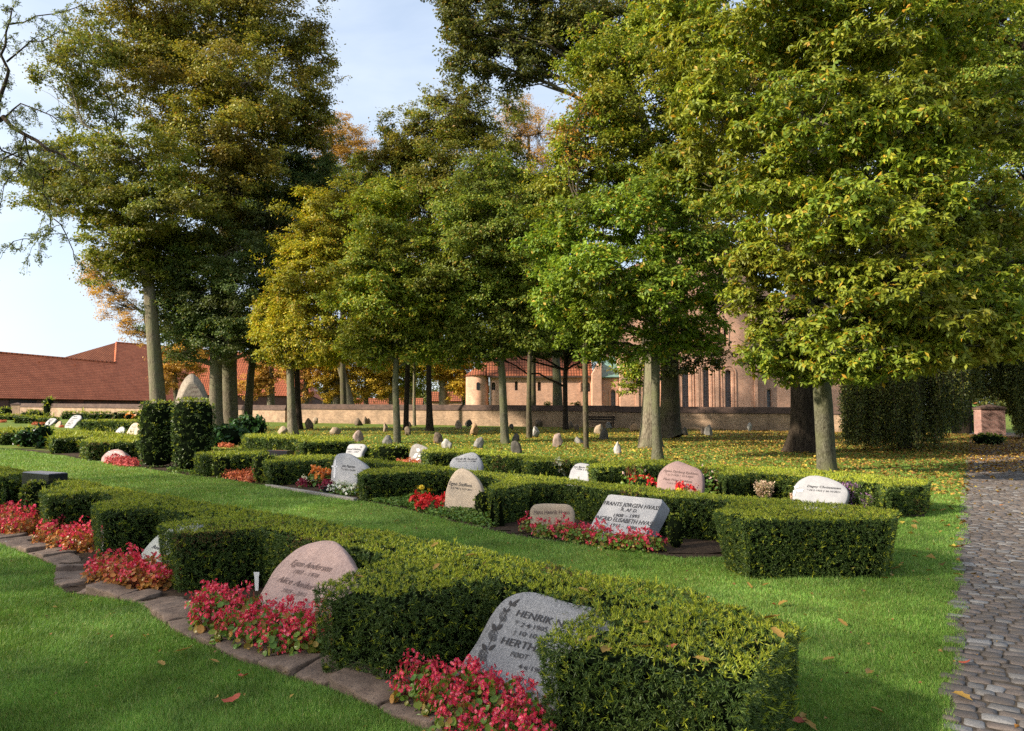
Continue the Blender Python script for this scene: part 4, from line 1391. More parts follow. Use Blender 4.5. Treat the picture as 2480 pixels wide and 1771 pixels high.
for q, (x, yb, w_, h_, lb) in enumerate(((545, 1078, 90, 42, 'low dark glossy shrub right of the columnar yews'), (600, 1072, 80, 62, 'taller dark glossy shrub among the boulders'), (506, 1082, 60, 34, 'dark glossy shrub touching the right columnar yew'))):
    bush('dark_shrub', lb, x, yb, w_, h_, [M_dleaf, M_core, M_young_lit], 'dark glossy shrubs', 20 + q, power=2.2, leafy=2.2, taper=0, dens=.8)
bush('juniper', 'dark spreading juniper in front of the small white headstone', 62, 1083, 52, 38, [M_dleaf, M_core, M_young_lit], 'dark low shrubs', 31, power=2, leafy=1.6)
bush('juniper', 'dark ivy like shrub climbing the small white headstone', 100, 1086, 44, 54, [M_dleaf, M_core, M_young_lit], 'dark low shrubs', 32, power=2, leafy=1.6)
bush('juniper', 'dark conifer leaning over the white headstone with black script lines', 190, 1030, 26, 26, [M_dleaf, M_core, M_young_lit], 'dark low shrubs', 33, power=2, leafy=1.6)
bush('rose_bush', 'sprawling leafy rose bush left of the dusty pink headstone', 1560, 1196, 60, 36, [M_green, M_core, M_young_lit], 'rose bushes', 34, power=2, leafy=1.7, dens=.5)
bush('rose_bush', 'leafy rose bush right of the dusty pink headstone', 1722, 1200, 44, 50, [M_green, M_core, M_young_lit], 'rose bushes', 35, power=2, leafy=1.7, dens=.5)

# ================================================================ headstones
R1 = (.707, -.707)
s1, f1 = headstone('mottled grey granite headstone with carved roses and dark capitals', (1131, 1722), R1, 45,
    [(1090, 1640), (1140, 1569), (1155, 1546), (1170, 1514), (1187, 1485), (1205, 1459), (1226, 1440), (1251, 1430), (1277, 1426), (1302, 1430), (1338, 1441), (1371, 1452), (1400, 1458), (1428, 1464), (1455, 1477), (1490, 1510), (1490, 1560), (1450, 1640), (1400, 1720), (1050, 1720)], .12, M_gr_grey,
    [('HENRIK N. SAND', 1249, 1492, 1450, 1543, 17, .04), ('*', 1245, 1514, 1253, 1516, 13, 0), ('2·4·1905', 1260, 1519, 1324, 1532, 12, 0), ('†', 1242, 1536, 1249, 1538, 11, 0), ('10·10·1985', 1257, 1540, 1345, 1559, 12, 0),
     ('HERTHA SAND', 1212, 1559, 1400, 1606, 19, .04), ('FØDT', 1236, 1590, 1277, 1599, 13, 0), ('4·6·1908', 1254, 1619, 1320, 1634, 12, 0)], M_ink, seed=1)

def roses(stone, fr):
    base, r, u, n = fr
    mb = MB()
    def P(x, y): return np.array(to_plane(1140 + x / 4.376, 1400 + y / 4.376, base, r, u, n))
    def flat(pts, z=.006):
        mb.add(np.c_[pts, np.full(len(pts), z)], [tuple(range(len(pts)))])
    for (cx, cy, sc) in ((350, 412, 1.0), (243, 612, 1.15), (138, 825, 1.2)):
        c = P(cx, cy); ex = (P(cx + 45 * sc, cy) - c); ey = (P(cx, cy - 52 * sc) - c)
        for k in range(3):
            r0 = 1 - .3 * k
            a = np.linspace(.3 + k, 5.6 + k, 18)
            o_ = c + np.outer(np.cos(a) * r0, ex) + np.outer(np.sin(a) * r0, ey)
            i_ = c + np.outer(np.cos(a) * (r0 - .13), ex) + np.outer(np.sin(a) * (r0 - .13), ey)
            V = np.vstack([o_, i_]); m = 18
            mb.add(np.c_[V, np.full(len(V), .0055)], [(q, q + 1, m + q + 1, m + q) for q in range(m - 1)])
    for (x0, y0, x1, y1, w_) in ((420, 300, 425, 240, 20), (425, 300, 530, 222, 20), (440, 305, 495, 282, 14), (365, 365, 355, 315, 16), (370, 365, 425, 330, 18), (262, 560, 235, 485, 26), (270, 560, 345, 490, 26), (165, 765, 125, 700, 26), (185, 770, 270, 712, 26)):
        a, b = P(x0, y0), P(x1, y1)
        d = b - a; e = np.array([-d[1], d[0]]) / np.linalg.norm(d) * w_ / 4.376 * .0023
        flat(np.array([a, a + d * .35 + e, a + d * .7 + e * .8, b, a + d * .7 - e * .8, a + d * .35 - e]), .005)
    a_ = [P(*q) for q in ((445, 270), (395, 335), (370, 390), (300, 500), (262, 560), (200, 700), (172, 765), (100, 880))]
    for p, q in zip(a_[:-1], a_[1:]):
        d = q - p; e = np.array([-d[1], d[0]]) / np.linalg.norm(d) * .0022
        flat(np.array([p - e, q - e, q + e, p + e]), .004)
    mb.build('carved_roses', M_ink, stone, smooth=False)
roses(s1, f1)

z2 = lambda L: [(500 + x / 5.685, 1250 + y / 5.685) for x, y in L]
headstone('big leaning pink granite headstone with carved italic names', (590, 1518), R1, 45,
    z2([(540, 1480), (640, 1210), (760, 1010), (870, 800), (950, 680), (1060, 580), (1180, 470), (1300, 395), (1420, 350), (1560, 315), (1700, 308), (1790, 350), (1900, 460), (1960, 540), (1950, 590), (2020, 650), (2060, 740), (2060, 850), (1990, 1000), (1880, 1200), (1760, 1400), (1650, 1560)]), .16, M_gr_pink,
    [('Egon Andersen', 703, 1369, 799, 1386, 16, .35), ('1903 – 1978', 709, 1388, 768, 1401, 11, .3), ('Alice Andersen', 669, 1408, 782, 1437, 16, .35), ('1915 – 2011', 682, 1434, 738, 1447, 11, .3)], M_carve_shade, rough=.009, seed=2)
z1 = lambda L: [(x / 2.106, 1000 + y / 2.106) for x, y in L]
headstone('pale grey headstone half hidden behind a front row hedge block', (318, 1392), R1, 52,
    z1([(640, 840), (690, 770), (720, 710), (770, 650), (815, 610), (900, 570), (960, 545), (1000, 537), (1025, 548), (1010, 600), (960, 690), (880, 790), (830, 880), (640, 900)]), .13, M_gr_green,
    [('Anna Hansen', 367, 1328, 440, 1345, 10, 0), ('f. Olsen', 371, 1345, 420, 1356, 9, 0), ('12.6.1904 + 22.1.1990', 348, 1360, 430, 1380, 8, .2)], M_ink, seed=3)
headstone('small pale headstone peeking out between pink flowers and a hedge', (214, 1338), R1, 50,
    [(200, 1318), (209, 1293), (224, 1278), (243, 1273), (262, 1290), (255, 1325), (215, 1342)], .08, M_gr_light, None, None, seed=4)
# black block
def block_stone(label, corner_px, h, w_, d_, r, mat, lines=None, seed=0, zc=None):
    tl = gp(corner_px[0], corner_px[1], h)
    rr = unit(np.array([r[0], r[1], 0.0])); bk = np.array([-rr[1], rr[0], 0])
    if bk[1] < 0: bk = -bk
    base = np.array([tl[0], tl[1], 0])
    M = Matrix(((rr[0], bk[0], 0, base[0]), (rr[1], bk[1], 0, base[1]), (0, 0, 1, 0), (0, 0, 0, 1)))
    mb = MB()
    c = .012
    V = []
    for z, q in ((-.05, 0), (h - c, 0), (h, c)):
        V += [(q, q, z), (w_ - q, q, z), (w_ - q, d_ - q, z), (q, d_ - q, z)]
    F_ = []
    for k in (0, 4):
        F_ += [(k + i, k + (i + 1) % 4, k + 4 + (i + 1) % 4, k + 4 + i) for i in range(4)]
    F_.append((8, 9, 10, 11))
    mb.add(V, F_)
    o = mb.build('headstone', mat, None, smooth=False)
    o.matrix_world = M
    tag(o, label, 'headstone')
    if lines:
        lm = MB()
        for body, x0, z0, x1, hh in lines:
            v, f = glyphs(body)
            x = x0 + (v[:, 0] - v[:, 0].min()) / np.ptp(v[:, 0]) * (x1 - x0)
            lm.add(np.c_[x, np.full(len(v), -.004), z0 + v[:, 1] / .7 * hh], f)
        lm.build('lettering', M_gold, o, smooth=False)
    return o
block_stone('polished black block headstone with gold lettering at the far left of the front row', (54, 1143), .66, .75, .28, (.86, -.51), M_black, [('Ole Sørensen', .16, .42, .60, .09), ('1920 - 1998', .18, .28, .55, .06)])
block_stone('low black block stone among third row hedges', (626, 1090), .38, 1.15, .3, (.9, -.43), M_black, None)

z5 = lambda L: [(1200 + x / 3.668, 1080 + y / 3.668) for x, y in L]
headstone('small speckled tan headstone with rounded shoulders behind pink begonias', (1337, 1296), (.995, -.1), 78,
    z5([(312, 800), (305, 640), (302, 590), (312, 548), (345, 517), (420, 514), (500, 513), (580, 514), (645, 515), (690, 542), (706, 600), (700, 690), (692, 800)]), .14, M_gr_speck,
    [('Hans Henrik Hvass', 1292.5, 1245, 1379, 1245.5, 10, 0)], M_carve_shade, rough=.004, seed=6)
headstone('slanted light granite slab headstone with dark capitals', (1447, 1311), R1, 50,
    z5([(770, 860), (875, 650), (1000, 437), (1030, 430), (1130, 440), (1250, 452), (1370, 463), (1480, 475), (1482, 500), (1440, 590), (1380, 700), (1320, 830), (1270, 920), (760, 900)]), .2, M_gr_light,
    [('FRANTS JØRGEN HVASS', 1461.5, 1222.5, 1597, 1236.5, 9.5, .12), ('R. AF D.', 1503, 1238, 1542, 1242, 8, .1), ('1908 – 1995', 1485, 1252, 1548, 1255.5, 8, .1), ('INGRID ELISABETH HVASS', 1441, 1258, 1583, 1275, 10, .12), ('1915 – 1998', 1478, 1275, 1540, 1284, 8, .1)], M_ink, crisp=True, seed=7)
z3 = lambda L: [(1000 + x / 3.668, 850 + y / 3.668) for x, y in L]
headstone('tapering beige sandstone headstone behind red flowers', (1118, 1240), (.88, -.47), 68,
    z3([(272, 1420), (285, 1250), (300, 1200), (330, 1120), (380, 1055), (420, 1037), (450, 1037), (500, 1060), (560, 1120), (600, 1190), (620, 1240), (615, 1300), (590, 1380), (560, 1430)]), .18, M_gr_beige,
    [('Egon Steffens', 1088, 1174, 1142, 1180.5, 8, 0), ('* 3 3 1947 † 23 9 2011', 1087, 1183, 1142, 1189.5, 4.5, 0)], M_ink, rough=.005, seed=8)
zz = lambda L: [(500 + x / 3.668, 850 + y / 3.668) for x, y in L]
s9, f9 = headstone('light grey headstone with a raised cross behind orange flowers', (842, 1189), (.80, -.6), 66,
    zz([(1098, 1190), (1103, 1080), (1125, 970), (1148, 918), (1180, 905), (1220, 904), (1262, 907), (1330, 950), (1400, 1000), (1430, 1042), (1422, 1085), (1370, 1150), (1330, 1200)]), .2, M_gr_light,
    [('Jens Petersen', 827.5, 1131.5, 859, 1134.5, 7, .15), ('* 2.5.1928 † 13.4.2007', 825, 1138, 861, 1142, 4, .1)], M_ink, seed=9)
def carve(stone, fr, polys, mat, name, z=.008):
    base, r, u, n = fr
    mb = MB()
    for L in polys:
        P = np.array([to_plane(x, y, base, r, u, n) for x, y in L])
        mb.add(np.r_[np.c_[P, np.full(len(P), z)], np.c_[P, np.zeros(len(P))]], [tuple(range(len(P)))] + [(i, (i + 1) % len(P), len(P) + (i + 1) % len(P), len(P) + i) for i in range(len(P))])
    mb.build(name, mat, stone, smooth=False)
carve(s9, f9, [zz([(1130, 1130), (1140, 970), (1155, 970), (1146, 1130)]), zz([(1113, 1020), (1115, 1034), (1168, 1037), (1168, 1022)])], M_pale_carve, 'carved_cross')
# low boulder headstone left of the columnar yews
headstone('low rounded pinkish boulder headstone with pale lettering', (272, 1120), (.93, -.36), 60,
    [(243, 1122), (245, 1108), (256, 1096), (270, 1089), (283, 1087), (297, 1091), (304, 1100), (306, 1112), (300, 1122)], .4, M_gr_pink2,
    [('Mads Møller', 261, 1096.5, 292, 1097, 3.5, 0), ('1931 – 2004', 257, 1101.5, 296, 1102, 3, 0)], M_pale_carve, seed=10)
headstone('small white upright headstone overgrown by dark ivy', (88, 1076), (.75, -.66), 75,
    [(75, 1074), (77, 1052), (79, 1042), (84, 1038), (93, 1039), (102, 1045), (106, 1058), (106, 1074)], .18, M_gr_white, [('Karl', 80, 1054, 88, 1055, 3, 0), ('1990', 80, 1059, 88, 1060, 3, 0)], M_ink, seed=11)
z4 = lambda L: [(1500 + x / 3.668, 850 + y / 3.668) for x, y in L]
s12, f12 = headstone('wide white boulder headstone with script lettering among heather', (1970, 1240), (.82, -.57), 58,
    z4([(1520, 1420), (1532, 1300), (1550, 1225), (1552, 1190), (1600, 1140), (1680, 1103), (1750, 1098), (1850, 1120), (1950, 1160), (2010, 1200), (2036, 1250), (2030, 1310), (2000, 1380), (1960, 1440)]), .2, M_gr_white,
    [('Dagny Christensen', 1954.5, 1180, 2036, 1186, 5.5, .25), ('* 24·2·1922 † 26·10·2011', 1954, 1188.5, 2034.5, 1194.5, 4, .15)], M_ink, seed=12)
carve(s12, f12, [z4([(1550, 1205), (1590, 1195), (1600, 1212), (1565, 1225)]), z4([(1570, 1235), (1640, 1232), (1625, 1255), (1580, 1252)]), z4([(1545, 1240), (1570, 1250), (1560, 1290), (1540, 1285)])], M_pale_carve, 'carved_birds')
s13, f13 = headstone('dusty pink pointed headstone between rose bushes', (1648, 1217), (.85, -.53), 64,
    z4([(325, 1290), (328, 1150), (345, 1080), (400, 1020), (470, 985), (510, 970), (560, 985), (640, 1020), (700, 1040), (735, 1080), (742, 1150), (738, 1290)]), .2, M_gr_pink2,
    [('Agnes Dyrberg Kjeldsen', 1606, 1142, 1690, 1151, 5.5, .2), ('* 23·7·1928 † 10·9·2002', 1612, 1151, 1678, 1158, 4, .15), ('Hans Peter Kjeldsen', 1606, 1162, 1675, 1170, 5.5, .2), ('* 17·3·1922 † 4·1·2010', 1614, 1172, 1672, 1178, 4, .15)], M_carve_shade, seed=13)
headstone('pale blue grey headstone partly behind a hedge beside white flowers', (1402, 1182), (.8, -.6), 56,
    z3([(1360, 1200), (1400, 1060), (1440, 1005), (1490, 990), (1570, 1003), (1590, 1040), (1580, 1110), (1540, 1200)]), .15, M_gr_light,
    [('Jens Bjarne Olsen', 1389, 1132.5, 1432, 1136, 4.5, .1), ('* 1944 † 2009', 1391, 1137.5, 1430, 1141, 3.5, .1)], M_ink, seed=14)
headstone('light grey leaning headstone with a rounded peak in the third row', (1122, 1160), (.85, -.53), 56,
    z3([(305, 1110), (313, 1050), (320, 1000), (350, 950), (450, 915), (520, 895), (560, 905), (600, 960), (612, 1000), (605, 1050), (590, 1110)]), .18, M_gr_light,
    [('Gerda M. Sandtoft', 1103, 1113.5, 1155, 1114.5, 4.5, .2), ('* 20·6·1919 † 3·12·2001', 1105, 1119, 1153, 1119.5, 3.5, .1)], M_ink, seed=15)
s16, f16 = headstone('brownish grey headstone with a pale flower relief beside leafy shrubs', (1012, 1126), (.85, -.53), 70,
    zz([(1790, 1010), (1798, 920), (1820, 840), (1860, 820), (1920, 838), (1965, 860), (1970, 1010)]), .18, FIELD['grey'], None, None, seed=16)
carve(s16, f16, [zz([(1868, 870), (1892, 868), (1896, 892), (1872, 896)]), zz([(1835, 945), (1855, 915), (1880, 910), (1862, 950)]), zz([(1880, 935), (1905, 912), (1925, 920), (1900, 950)]), zz([(1850, 965), (1890, 955), (1905, 975), (1860, 985)])], M_pale_carve, 'flower_relief')
headstone('tilted white headstone with dark script in the third row', (848, 1124), (.85, -.53), 55,
    zz([(1240, 990), (1232, 915), (1250, 850), (1270, 825), (1340, 823), (1400, 825), (1418, 845), (1385, 900), (1365, 990)]), .15, M_gr_white,
    [('Svend Nielsen', 839, 1090, 872, 1091, 4.5, .2), ('1921 - 1997', 841, 1096, 868, 1097, 3.5, .2)], M_ink, seed=17)

def far_stone(label, px, yb, outline, mat, lines=None, row=(.8, -.6), tilt=50, thick=.15, seed=0):
    p = tp(px, yb)
    M, r, u, n = frame_at(p, row, tilt)
    P2 = np.array([to_plane(x, y, p, r, u, n) for x, y in outline])
    if (P2[:, 0] * np.roll(P2[:, 1], -1) - np.roll(P2[:, 0], -1) * P2[:, 1]).sum() < 0: P2 = P2[::-1]
    P2[:, 1] = np.maximum(P2[:, 1], -.1)
    o = slab_mesh(P2, thick, .01, False, seed).build('headstone', mat)
    o.matrix_world = M
    tag(o, label, 'headstone')
    if lines: lettering(o, (p, r, u, n), lines, M_ink, .008)
zf = lambda L: [(x / 5.685, 900 + y / 5.685) for x, y in L]
bars = lambda L: [('H. P. Jensen', a[0], a[1], b[0], b[1], h, .2) for a, b, h in L]
far_stone('tall leaning white headstone with black script lines under a dark conifer', 163, 1037, zf([(885, 785), (890, 740), (960, 650), (1000, 610), (1050, 595), (1110, 600), (1120, 640), (1060, 700), (1000, 770), (985, 785)]), M_gr_white,
    [(b, x0 / 5.685, 900 + y0 / 5.685, x1 / 5.685, 900 + y1 / 5.685, 3, .2) for b, x0, y0, x1, y1 in (('Peter', 1005, 632, 1060, 622), ('Jensen', 985, 660, 1060, 650), ('* 1921', 945, 692, 1000, 688), ('Marie', 925, 722, 1000, 715), ('1999', 900, 752, 970, 745))], seed=21)
far_stone('smaller leaning white headstone with black script lines far left', 122, 1031, zf([(600, 745), (630, 700), (690, 645), (740, 640), (778, 650), (750, 690), (700, 730), (670, 750)]), M_gr_white,
    [(b, x0 / 5.685, 900 + y0 / 5.685, x1 / 5.685, 900 + y1 / 5.685, 2.6, .2) for b, x0, y0, x1, y1 in (('Inge Holm', 675, 675, 735, 672), ('1930', 660, 695, 710, 690), ('2004', 645, 715, 690, 710))], seed=22)
far_stone('small mossy beige headstone between two leaning white headstones', 140, 1035, zf([(750, 770), (760, 735), (800, 690), (835, 675), (840, 700), (825, 760), (800, 770)]), FIELD['beige'], seed=23)
far_stone('small grey rounded headstone left of the larger beige one', 290, 1049, zf([(1580, 845), (1610, 800), (1650, 765), (1690, 755), (1712, 775), (1715, 810), (1690, 850)]), M_gr_light, seed=24)
far_stone('beige leaning headstone with dark text lines beside the left columnar yew', 320, 1055, zf([(1720, 870), (1760, 810), (1800, 740), (1840, 705), (1880, 700), (1915, 720), (1920, 790), (1900, 850), (1870, 880)]), M_gr_beige,
    [(b, x0 / 5.685, 900 + y0 / 5.685, x1 / 5.685, 900 + y1 / 5.685, 2.6, .1) for b, x0, y0, x1, y1 in (('Ejnar Krogh', 1815, 760, 1880, 756), ('* 1918', 1800, 785, 1860, 782), ('Ellen Krogh', 1790, 812, 1855, 808), ('1994', 1780, 835, 1840, 832))], seed=25)
# the tall standing stone
p = tp(461, 1079)
M_, r_, u_, n_ = frame_at(p, (.97, .24), 84)
P2 = np.array([to_plane(x, y, p, r_, u_, n_) for x, y in [(418, 985), (423, 960), (430, 940), (440, 919), (450, 904), (457, 899), (467, 902), (480, 914), (490, 932), (498, 952), (504, 978), (508, 1085), (412, 1085)]])
if (P2[:, 0] * np.roll(P2[:, 1], -1) - np.roll(P2[:, 0], -1) * P2[:, 1]).sum() < 0: P2 = P2[::-1]
t_ = .95
o = slab_mesh(P2, t_, .03, False, 31, .02, [(.8, -t_), (.95, -.8 * t_), (1, -.5 * t_), (.985, -.3 * t_), (.80, -.03), (.76, 0)], (.34, -.25)).build('standing_stone', FIELD['standing'], smooth=False)
o.matrix_world = M_
tag(o, 'tall standing memorial stone rising behind the columnar yews', 'standing stone')
lettering(o, (p, r_, u_, n_), [('1940', 462, 940.5, 479, 940, 4, 0), ('1945', 463, 951, 479, 950.5, 4, 0), ('DANMARKS FRIHED', 449, 961.5, 489, 960.5, 3.4, 0)], M_carve_shade, .012)

# memorial field stones on the tree lawn
FS = [
 (600, 1017, 17, 20, 'dark', .6, 0, 'dark leaning fieldstone by the wall, leftmost above the dark shrubs'),
 (625, 1025, 18, 20, 'dark', .5, 0, 'dark grey fieldstone behind the dark glossy shrub'),
 (656, 1019, 13, 16, 'brown', .6, 0, 'small brown fieldstone against the wall left of the first slender trunk'),
 (636, 1034, 25, 17, 'dark', .15, 0, 'low dark round fieldstone right of the dark glossy shrub'),
 (578, 1031, 18, 11, 'grey', .1, 0, 'flat grey fieldstone beside the thick double trunk'),
 (685, 1055, 29, 23, 'beige', .35, 0, 'beige rounded fieldstone left of the slender light trunk'),
 (749, 1041, 28, 30, 'brown', .35, 0, 'tall dark brown fieldstone right of the slender light trunk'),
 (764, 1028, 22, 21, 'beige', .5, .1, 'beige fieldstone with a shaded right side near the wall'),
 (802, 1021, 21, 16, 'pale', .2, 0, 'pale stone lying right against the sunlit wall'),
 (811, 1053, 38, 18, 'beige', .3, -.05, 'wide flat beige fieldstone on the sunny leaf strewn grass'),
 (868, 1070, 35, 28, 'pink', .5, 0, 'reddish beige cone shaped fieldstone behind the third row hedge'),
 (868, 1031, 24, 20, 'brown', .35, 0, 'brown fieldstone in front of a pointed one near the wall'),
 (885, 1027, 14, 21, 'brown', .75, 0, 'narrow pointed brown fieldstone near the wall'),
 (938, 1077, 32, 24, 'grey', .5, 0, 'grey cone shaped fieldstone left of the leaning slim trunk'),
 (933, 1046, 17, 22, 'beige', .4, 0, 'slim upright beige fieldstone left of the leaning slim trunk'),
 (987, 1055, 25, 23, 'brown', .35, 0, 'dark brown block of fieldstone left of a black slim trunk'),
 (989, 1034, 22, 13, 'brown', .3, 0, 'low brown fieldstone beside the foot of a dark slim trunk'),
 (1009, 1028, 15, 14, 'brown', .6, 0, 'small brown fieldstone against the wall by a pale slim trunk'),
 (1060, 1074, 28, 30, 'brown', .4, -.05, 'dark brown rounded fieldstone behind a white lumpy one'),
 (1082, 1089, 34, 27, 'pale', .35, 0, 'white lumpy fieldstone behind the third row hedge'),
 (1111, 1039, 21, 22, 'beige', .45, -.1, 'beige fieldstone leaning left near the brick wall'),
 (1135, 1034, 22, 20, 'dark', .45, 0, 'very dark fieldstone next to the leaning beige one'),
 (1150, 1055, 26, 29, 'orange', .3, 0, 'ochre rounded fieldstone glowing on its left side'),
 (1161, 1086, 32, 31, 'grey', .5, 0, 'light grey cone shaped fieldstone in the middle of the lawn'),
 (1248, 1098, 35, 31, 'dark', .3, 0, 'dark greenish grey round fieldstone near the third row hedge'),
 (1250, 1068, 22, 20, 'dark', .5, 0, 'small dark fieldstone just behind the greenish grey round one'),
 (1304, 1034, 26, 22, 'brown', .6, 0, 'brown triangular fieldstone by the wall left of the bench'),
 (1298, 1060, 29, 27, 'pale', .25, 0, 'pale topped fieldstone right of the thin straight trunk'),
 (1351, 1084, 26, 38, 'pink', .2, 0, 'tall upright pinkish grey fieldstone'),
 (1382, 1039, 16, 18, 'brown', .3, 0, 'greyish brown fieldstone right of the black trunk'),
 (1397, 1043, 15, 19, 'brown', .4, 0, 'narrow brown fieldstone left of the bench'),
 (1402, 1075, 26, 17, 'grey', .25, -.1, 'low light grey fieldstone lying on its side'),
 (1452, 1051, 26, 27, 'beige', .3, 0, 'beige brown rounded fieldstone in front of the bench'),
 (1463, 1066, 26, 28, 'dark', .4, 0, 'dark brown fieldstone in front of the beige brown one'),
 (1474, 1039, 18, 19, 'grey', .5, 0, 'small grey fieldstone at the right end of the bench'),
 (1536, 1046, 28, 23, 'orange', .4, 0, 'ochre brown fieldstone left of the two thick trunks'),
 (1495, 1101, 25, 35, 'pale', .8, -.1, 'sharp pointed white fieldstone on the near lawn'),
 (1239, 1039, 16, 13, 'dark', .5, 0, 'low dark fieldstone right of the leaning grey trunk'),
 (1702, 1053, 16, 20, 'brown', .4, 0, 'brown fieldstone half hidden by a grey one by the dark wall'),
 (1715, 1057, 22, 32, 'grey', .5, 0, 'tall grey fieldstone in front of the dark wall'),
 (1815, 1045, 16, 23, 'pale', .45, 0, 'pale upright fieldstone standing alone by the dark wall'),
 (1658, 1056, 18, 21, 'dark', .5, 0, 'dark fieldstone at the foot of the thick mossy trunk'),
]
for q, (x, yb, w_, h_, c_, pt, ln, lb) in enumerate(FS):
    boulder(lb, x, yb, w_, h_, FIELD[c_], q, pt, ln, .8, group='memorial fieldstones under the trees', cat='fieldstone')
# ================================================================ flowers
NAMES = ('stems', 'foliage', 'blossoms')
def fkind(n, petal, leaf, eye=None, R=.15, H=.24, **kw):
    out = []
    for q in range(n):
        ms = begonia_mesh(40 + q, R, H, None, None, None, **kw)
        ms[0].materials.append(M_stem); ms[1].materials.append(leaf); ms[2].materials.append(petal); ms[2].materials.append(eye or M_eye)
        out.append(ms)
    return out
K_near = fkind(3, M_petal, M_begleaf, R=.15, H=.25, nflow=115, nleaf=130, leafsz=.036, flsz=.012)
K_bron = fkind(3, M_petal, M_bronze, R=.16, H=.25, nflow=65, nleaf=190, leafsz=.030, flsz=.014)
K_mix = fkind(2, M_petal, M_begleaf, R=.17, H=.24, nflow=85, nleaf=140, leafsz=.036, flsz=.015)
K_red = fkind(2, M_red, M_green, M_red, R=.17, H=.19, nflow=150, nleaf=60, leafsz=.04, flsz=.02)
K_wine = fkind(1, M_wine, M_green, M_wine, R=.15, H=.17, nflow=220, nleaf=40, leafsz=.03, flsz=.016)
K_white = fkind(2, M_white, M_green, M_yellow, R=.22, H=.2, nflow=110, nleaf=150, leafsz=.035, flsz=.016)
K_orange = fkind(1, M_orange, M_green, M_yellow, R=.16, H=.3, nflow=90, nleaf=80, leafsz=.045, flsz=.024)
K_redfol = fkind(2, M_redfol, M_redfol, M_redfol, R=.2, H=.2, nflow=150, nleaf=150, leafsz=.03, flsz=.016)
K_pinkfol = fkind(1, M_pinkfol, M_pinkfol, M_pinkfol, R=.24, H=.22, nflow=220, nleaf=200, leafsz=.03, flsz=.018)
K_salvia = fkind(1, M_red, M_green, M_red, R=.16, H=.34, nflow=120, nleaf=70, leafsz=.035, flsz=.02)
K_yellow = fkind(1, M_yellow, M_green, M_yellow, R=.15, H=.22, nflow=40, nleaf=90, leafsz=.04, flsz=.024)
K_rose = fkind(1, M_paleroses, M_green, M_yellow, R=.25, H=.5, nflow=9, nleaf=140, leafsz=.045, flsz=.022)
K_lily = fkind(1, M_white, M_green, M_yellow, R=.2, H=.48, nflow=160, nleaf=130, leafsz=.06, flsz=.03)
_n = [0]
def put(kinds, pts, name, label, cat, group, sc=1.0, flat=None):
    rng = np.random.default_rng(70 + _n[0])
    for (x, y) in pts:
        k = kinds[_n[0] % len(kinds)]; _n[0] += 1
        p = tp(x, y) if y < 1150 else gp(x, y)
        q = sc * rng.uniform(.88, 1.12)
        plant_of(k, None, NAMES, p, rng.uniform(0, 6.28), (q, q, q * (flat or 1)), name, label, cat, group)
B = 'pink begonias before '
put(K_near, [(1000, 1702), (1062, 1738), (1125, 1712), (1110, 1795), (1180, 1750), (1195, 1835), (1255, 1800), (1245, 1738), (1290, 1880), (1285, 1765), (1040, 1690), (1160, 1715)], 'begonia_plant', 'pink begonia plant in the bed before the mottled grey headstone', 'flower', B + 'the grey granite headstone', .9)
put(K_near, [(512, 1530), (560, 1557), (618, 1572), (680, 1588), (742, 1592), (545, 1505), (600, 1520), (655, 1540), (712, 1552), (765, 1575), (505, 1500), (770, 1545)], 'begonia_plant', 'pink begonia plant in the bed before the big pink headstone', 'flower', B + 'the big pink headstone', 1.0)
put(K_bron, [(240, 1412), (285, 1422), (332, 1428), (380, 1430), (262, 1390), (308, 1398), (355, 1408), (400, 1425)], 'begonia_plant', 'bronze leaved pink begonia before the half hidden pale headstone', 'flower', B + 'the half hidden headstone')
put(K_bron, [(108, 1318), (150, 1330), (190, 1338), (228, 1338), (128, 1302), (168, 1312), (208, 1322)], 'begonia_plant', 'bronze leaved pink begonia left of the pale headstone tip', 'flower', B + 'the peeking pale headstone')
put(K_bron, [(8, 1296), (42, 1300), (72, 1292), (-12, 1275), (25, 1278), (58, 1276), (5, 1258), (36, 1260)], 'begonia_plant', 'bronze leaved begonia clump at the left photo edge', 'flower', B + 'the black headstone')
put(K_mix, [(1285, 1292), (1318, 1300), (1355, 1305), (1392, 1312), (1430, 1320), (1466, 1326), (1502, 1331), (1540, 1335), (1580, 1336), (1300, 1280), (1375, 1298), (1450, 1308), (1525, 1324), (1415, 1310), (1490, 1322), (1560, 1328)], 'begonia_plant', 'pink begonia plant in the bed before the tan and slanted headstones', 'flower', B + 'the second row headstones', .86)
put(K_red, [(1020, 1228), (1043, 1232), (1066, 1230), (1090, 1232), (1114, 1232), (1032, 1240)], 'red_flower', 'bright red bedding flower before the beige sandstone headstone', 'flower', 'red flowers before the sandstone headstone')
put(K_wine, [(793, 1192)], 'chrysanthemum', 'round wine red chrysanthemum in a dark pot before the cross headstone', 'flower', None, 1.25)
put(K_wine, [(734, 1182)], 'chrysanthemum', 'smaller dark red plant left of the potted wine red chrysanthemum', 'flower', None, .95)
put(K_orange, [(766, 1180), (790, 1178)], 'orange_flower', 'orange and peach flower before the cross headstone', 'flower', 'orange flowers before the cross headstone', 1.2)
put(K_white, [(745, 1178), (820, 1194), (842, 1199), (860, 1202), (812, 1190)], 'white_flower', 'low leafy plant with small white flowers before the cross headstone', 'flower', 'white flowers before the cross headstone', 1.05)
put(K_redfol, [(555, 1158), (575, 1162), (596, 1165), (614, 1168), (566, 1150), (602, 1156)], 'red_leaved_plant', 'dry reddish plant between the pale box bushes', 'plant', 'reddish plants between the box bushes')
put(K_redfol, [(955, 1124), (972, 1128), (990, 1130), (1006, 1132)], 'red_leaved_plant', 'reddish pink plant before the relief stone', 'plant', 'reddish plants before the relief stone')
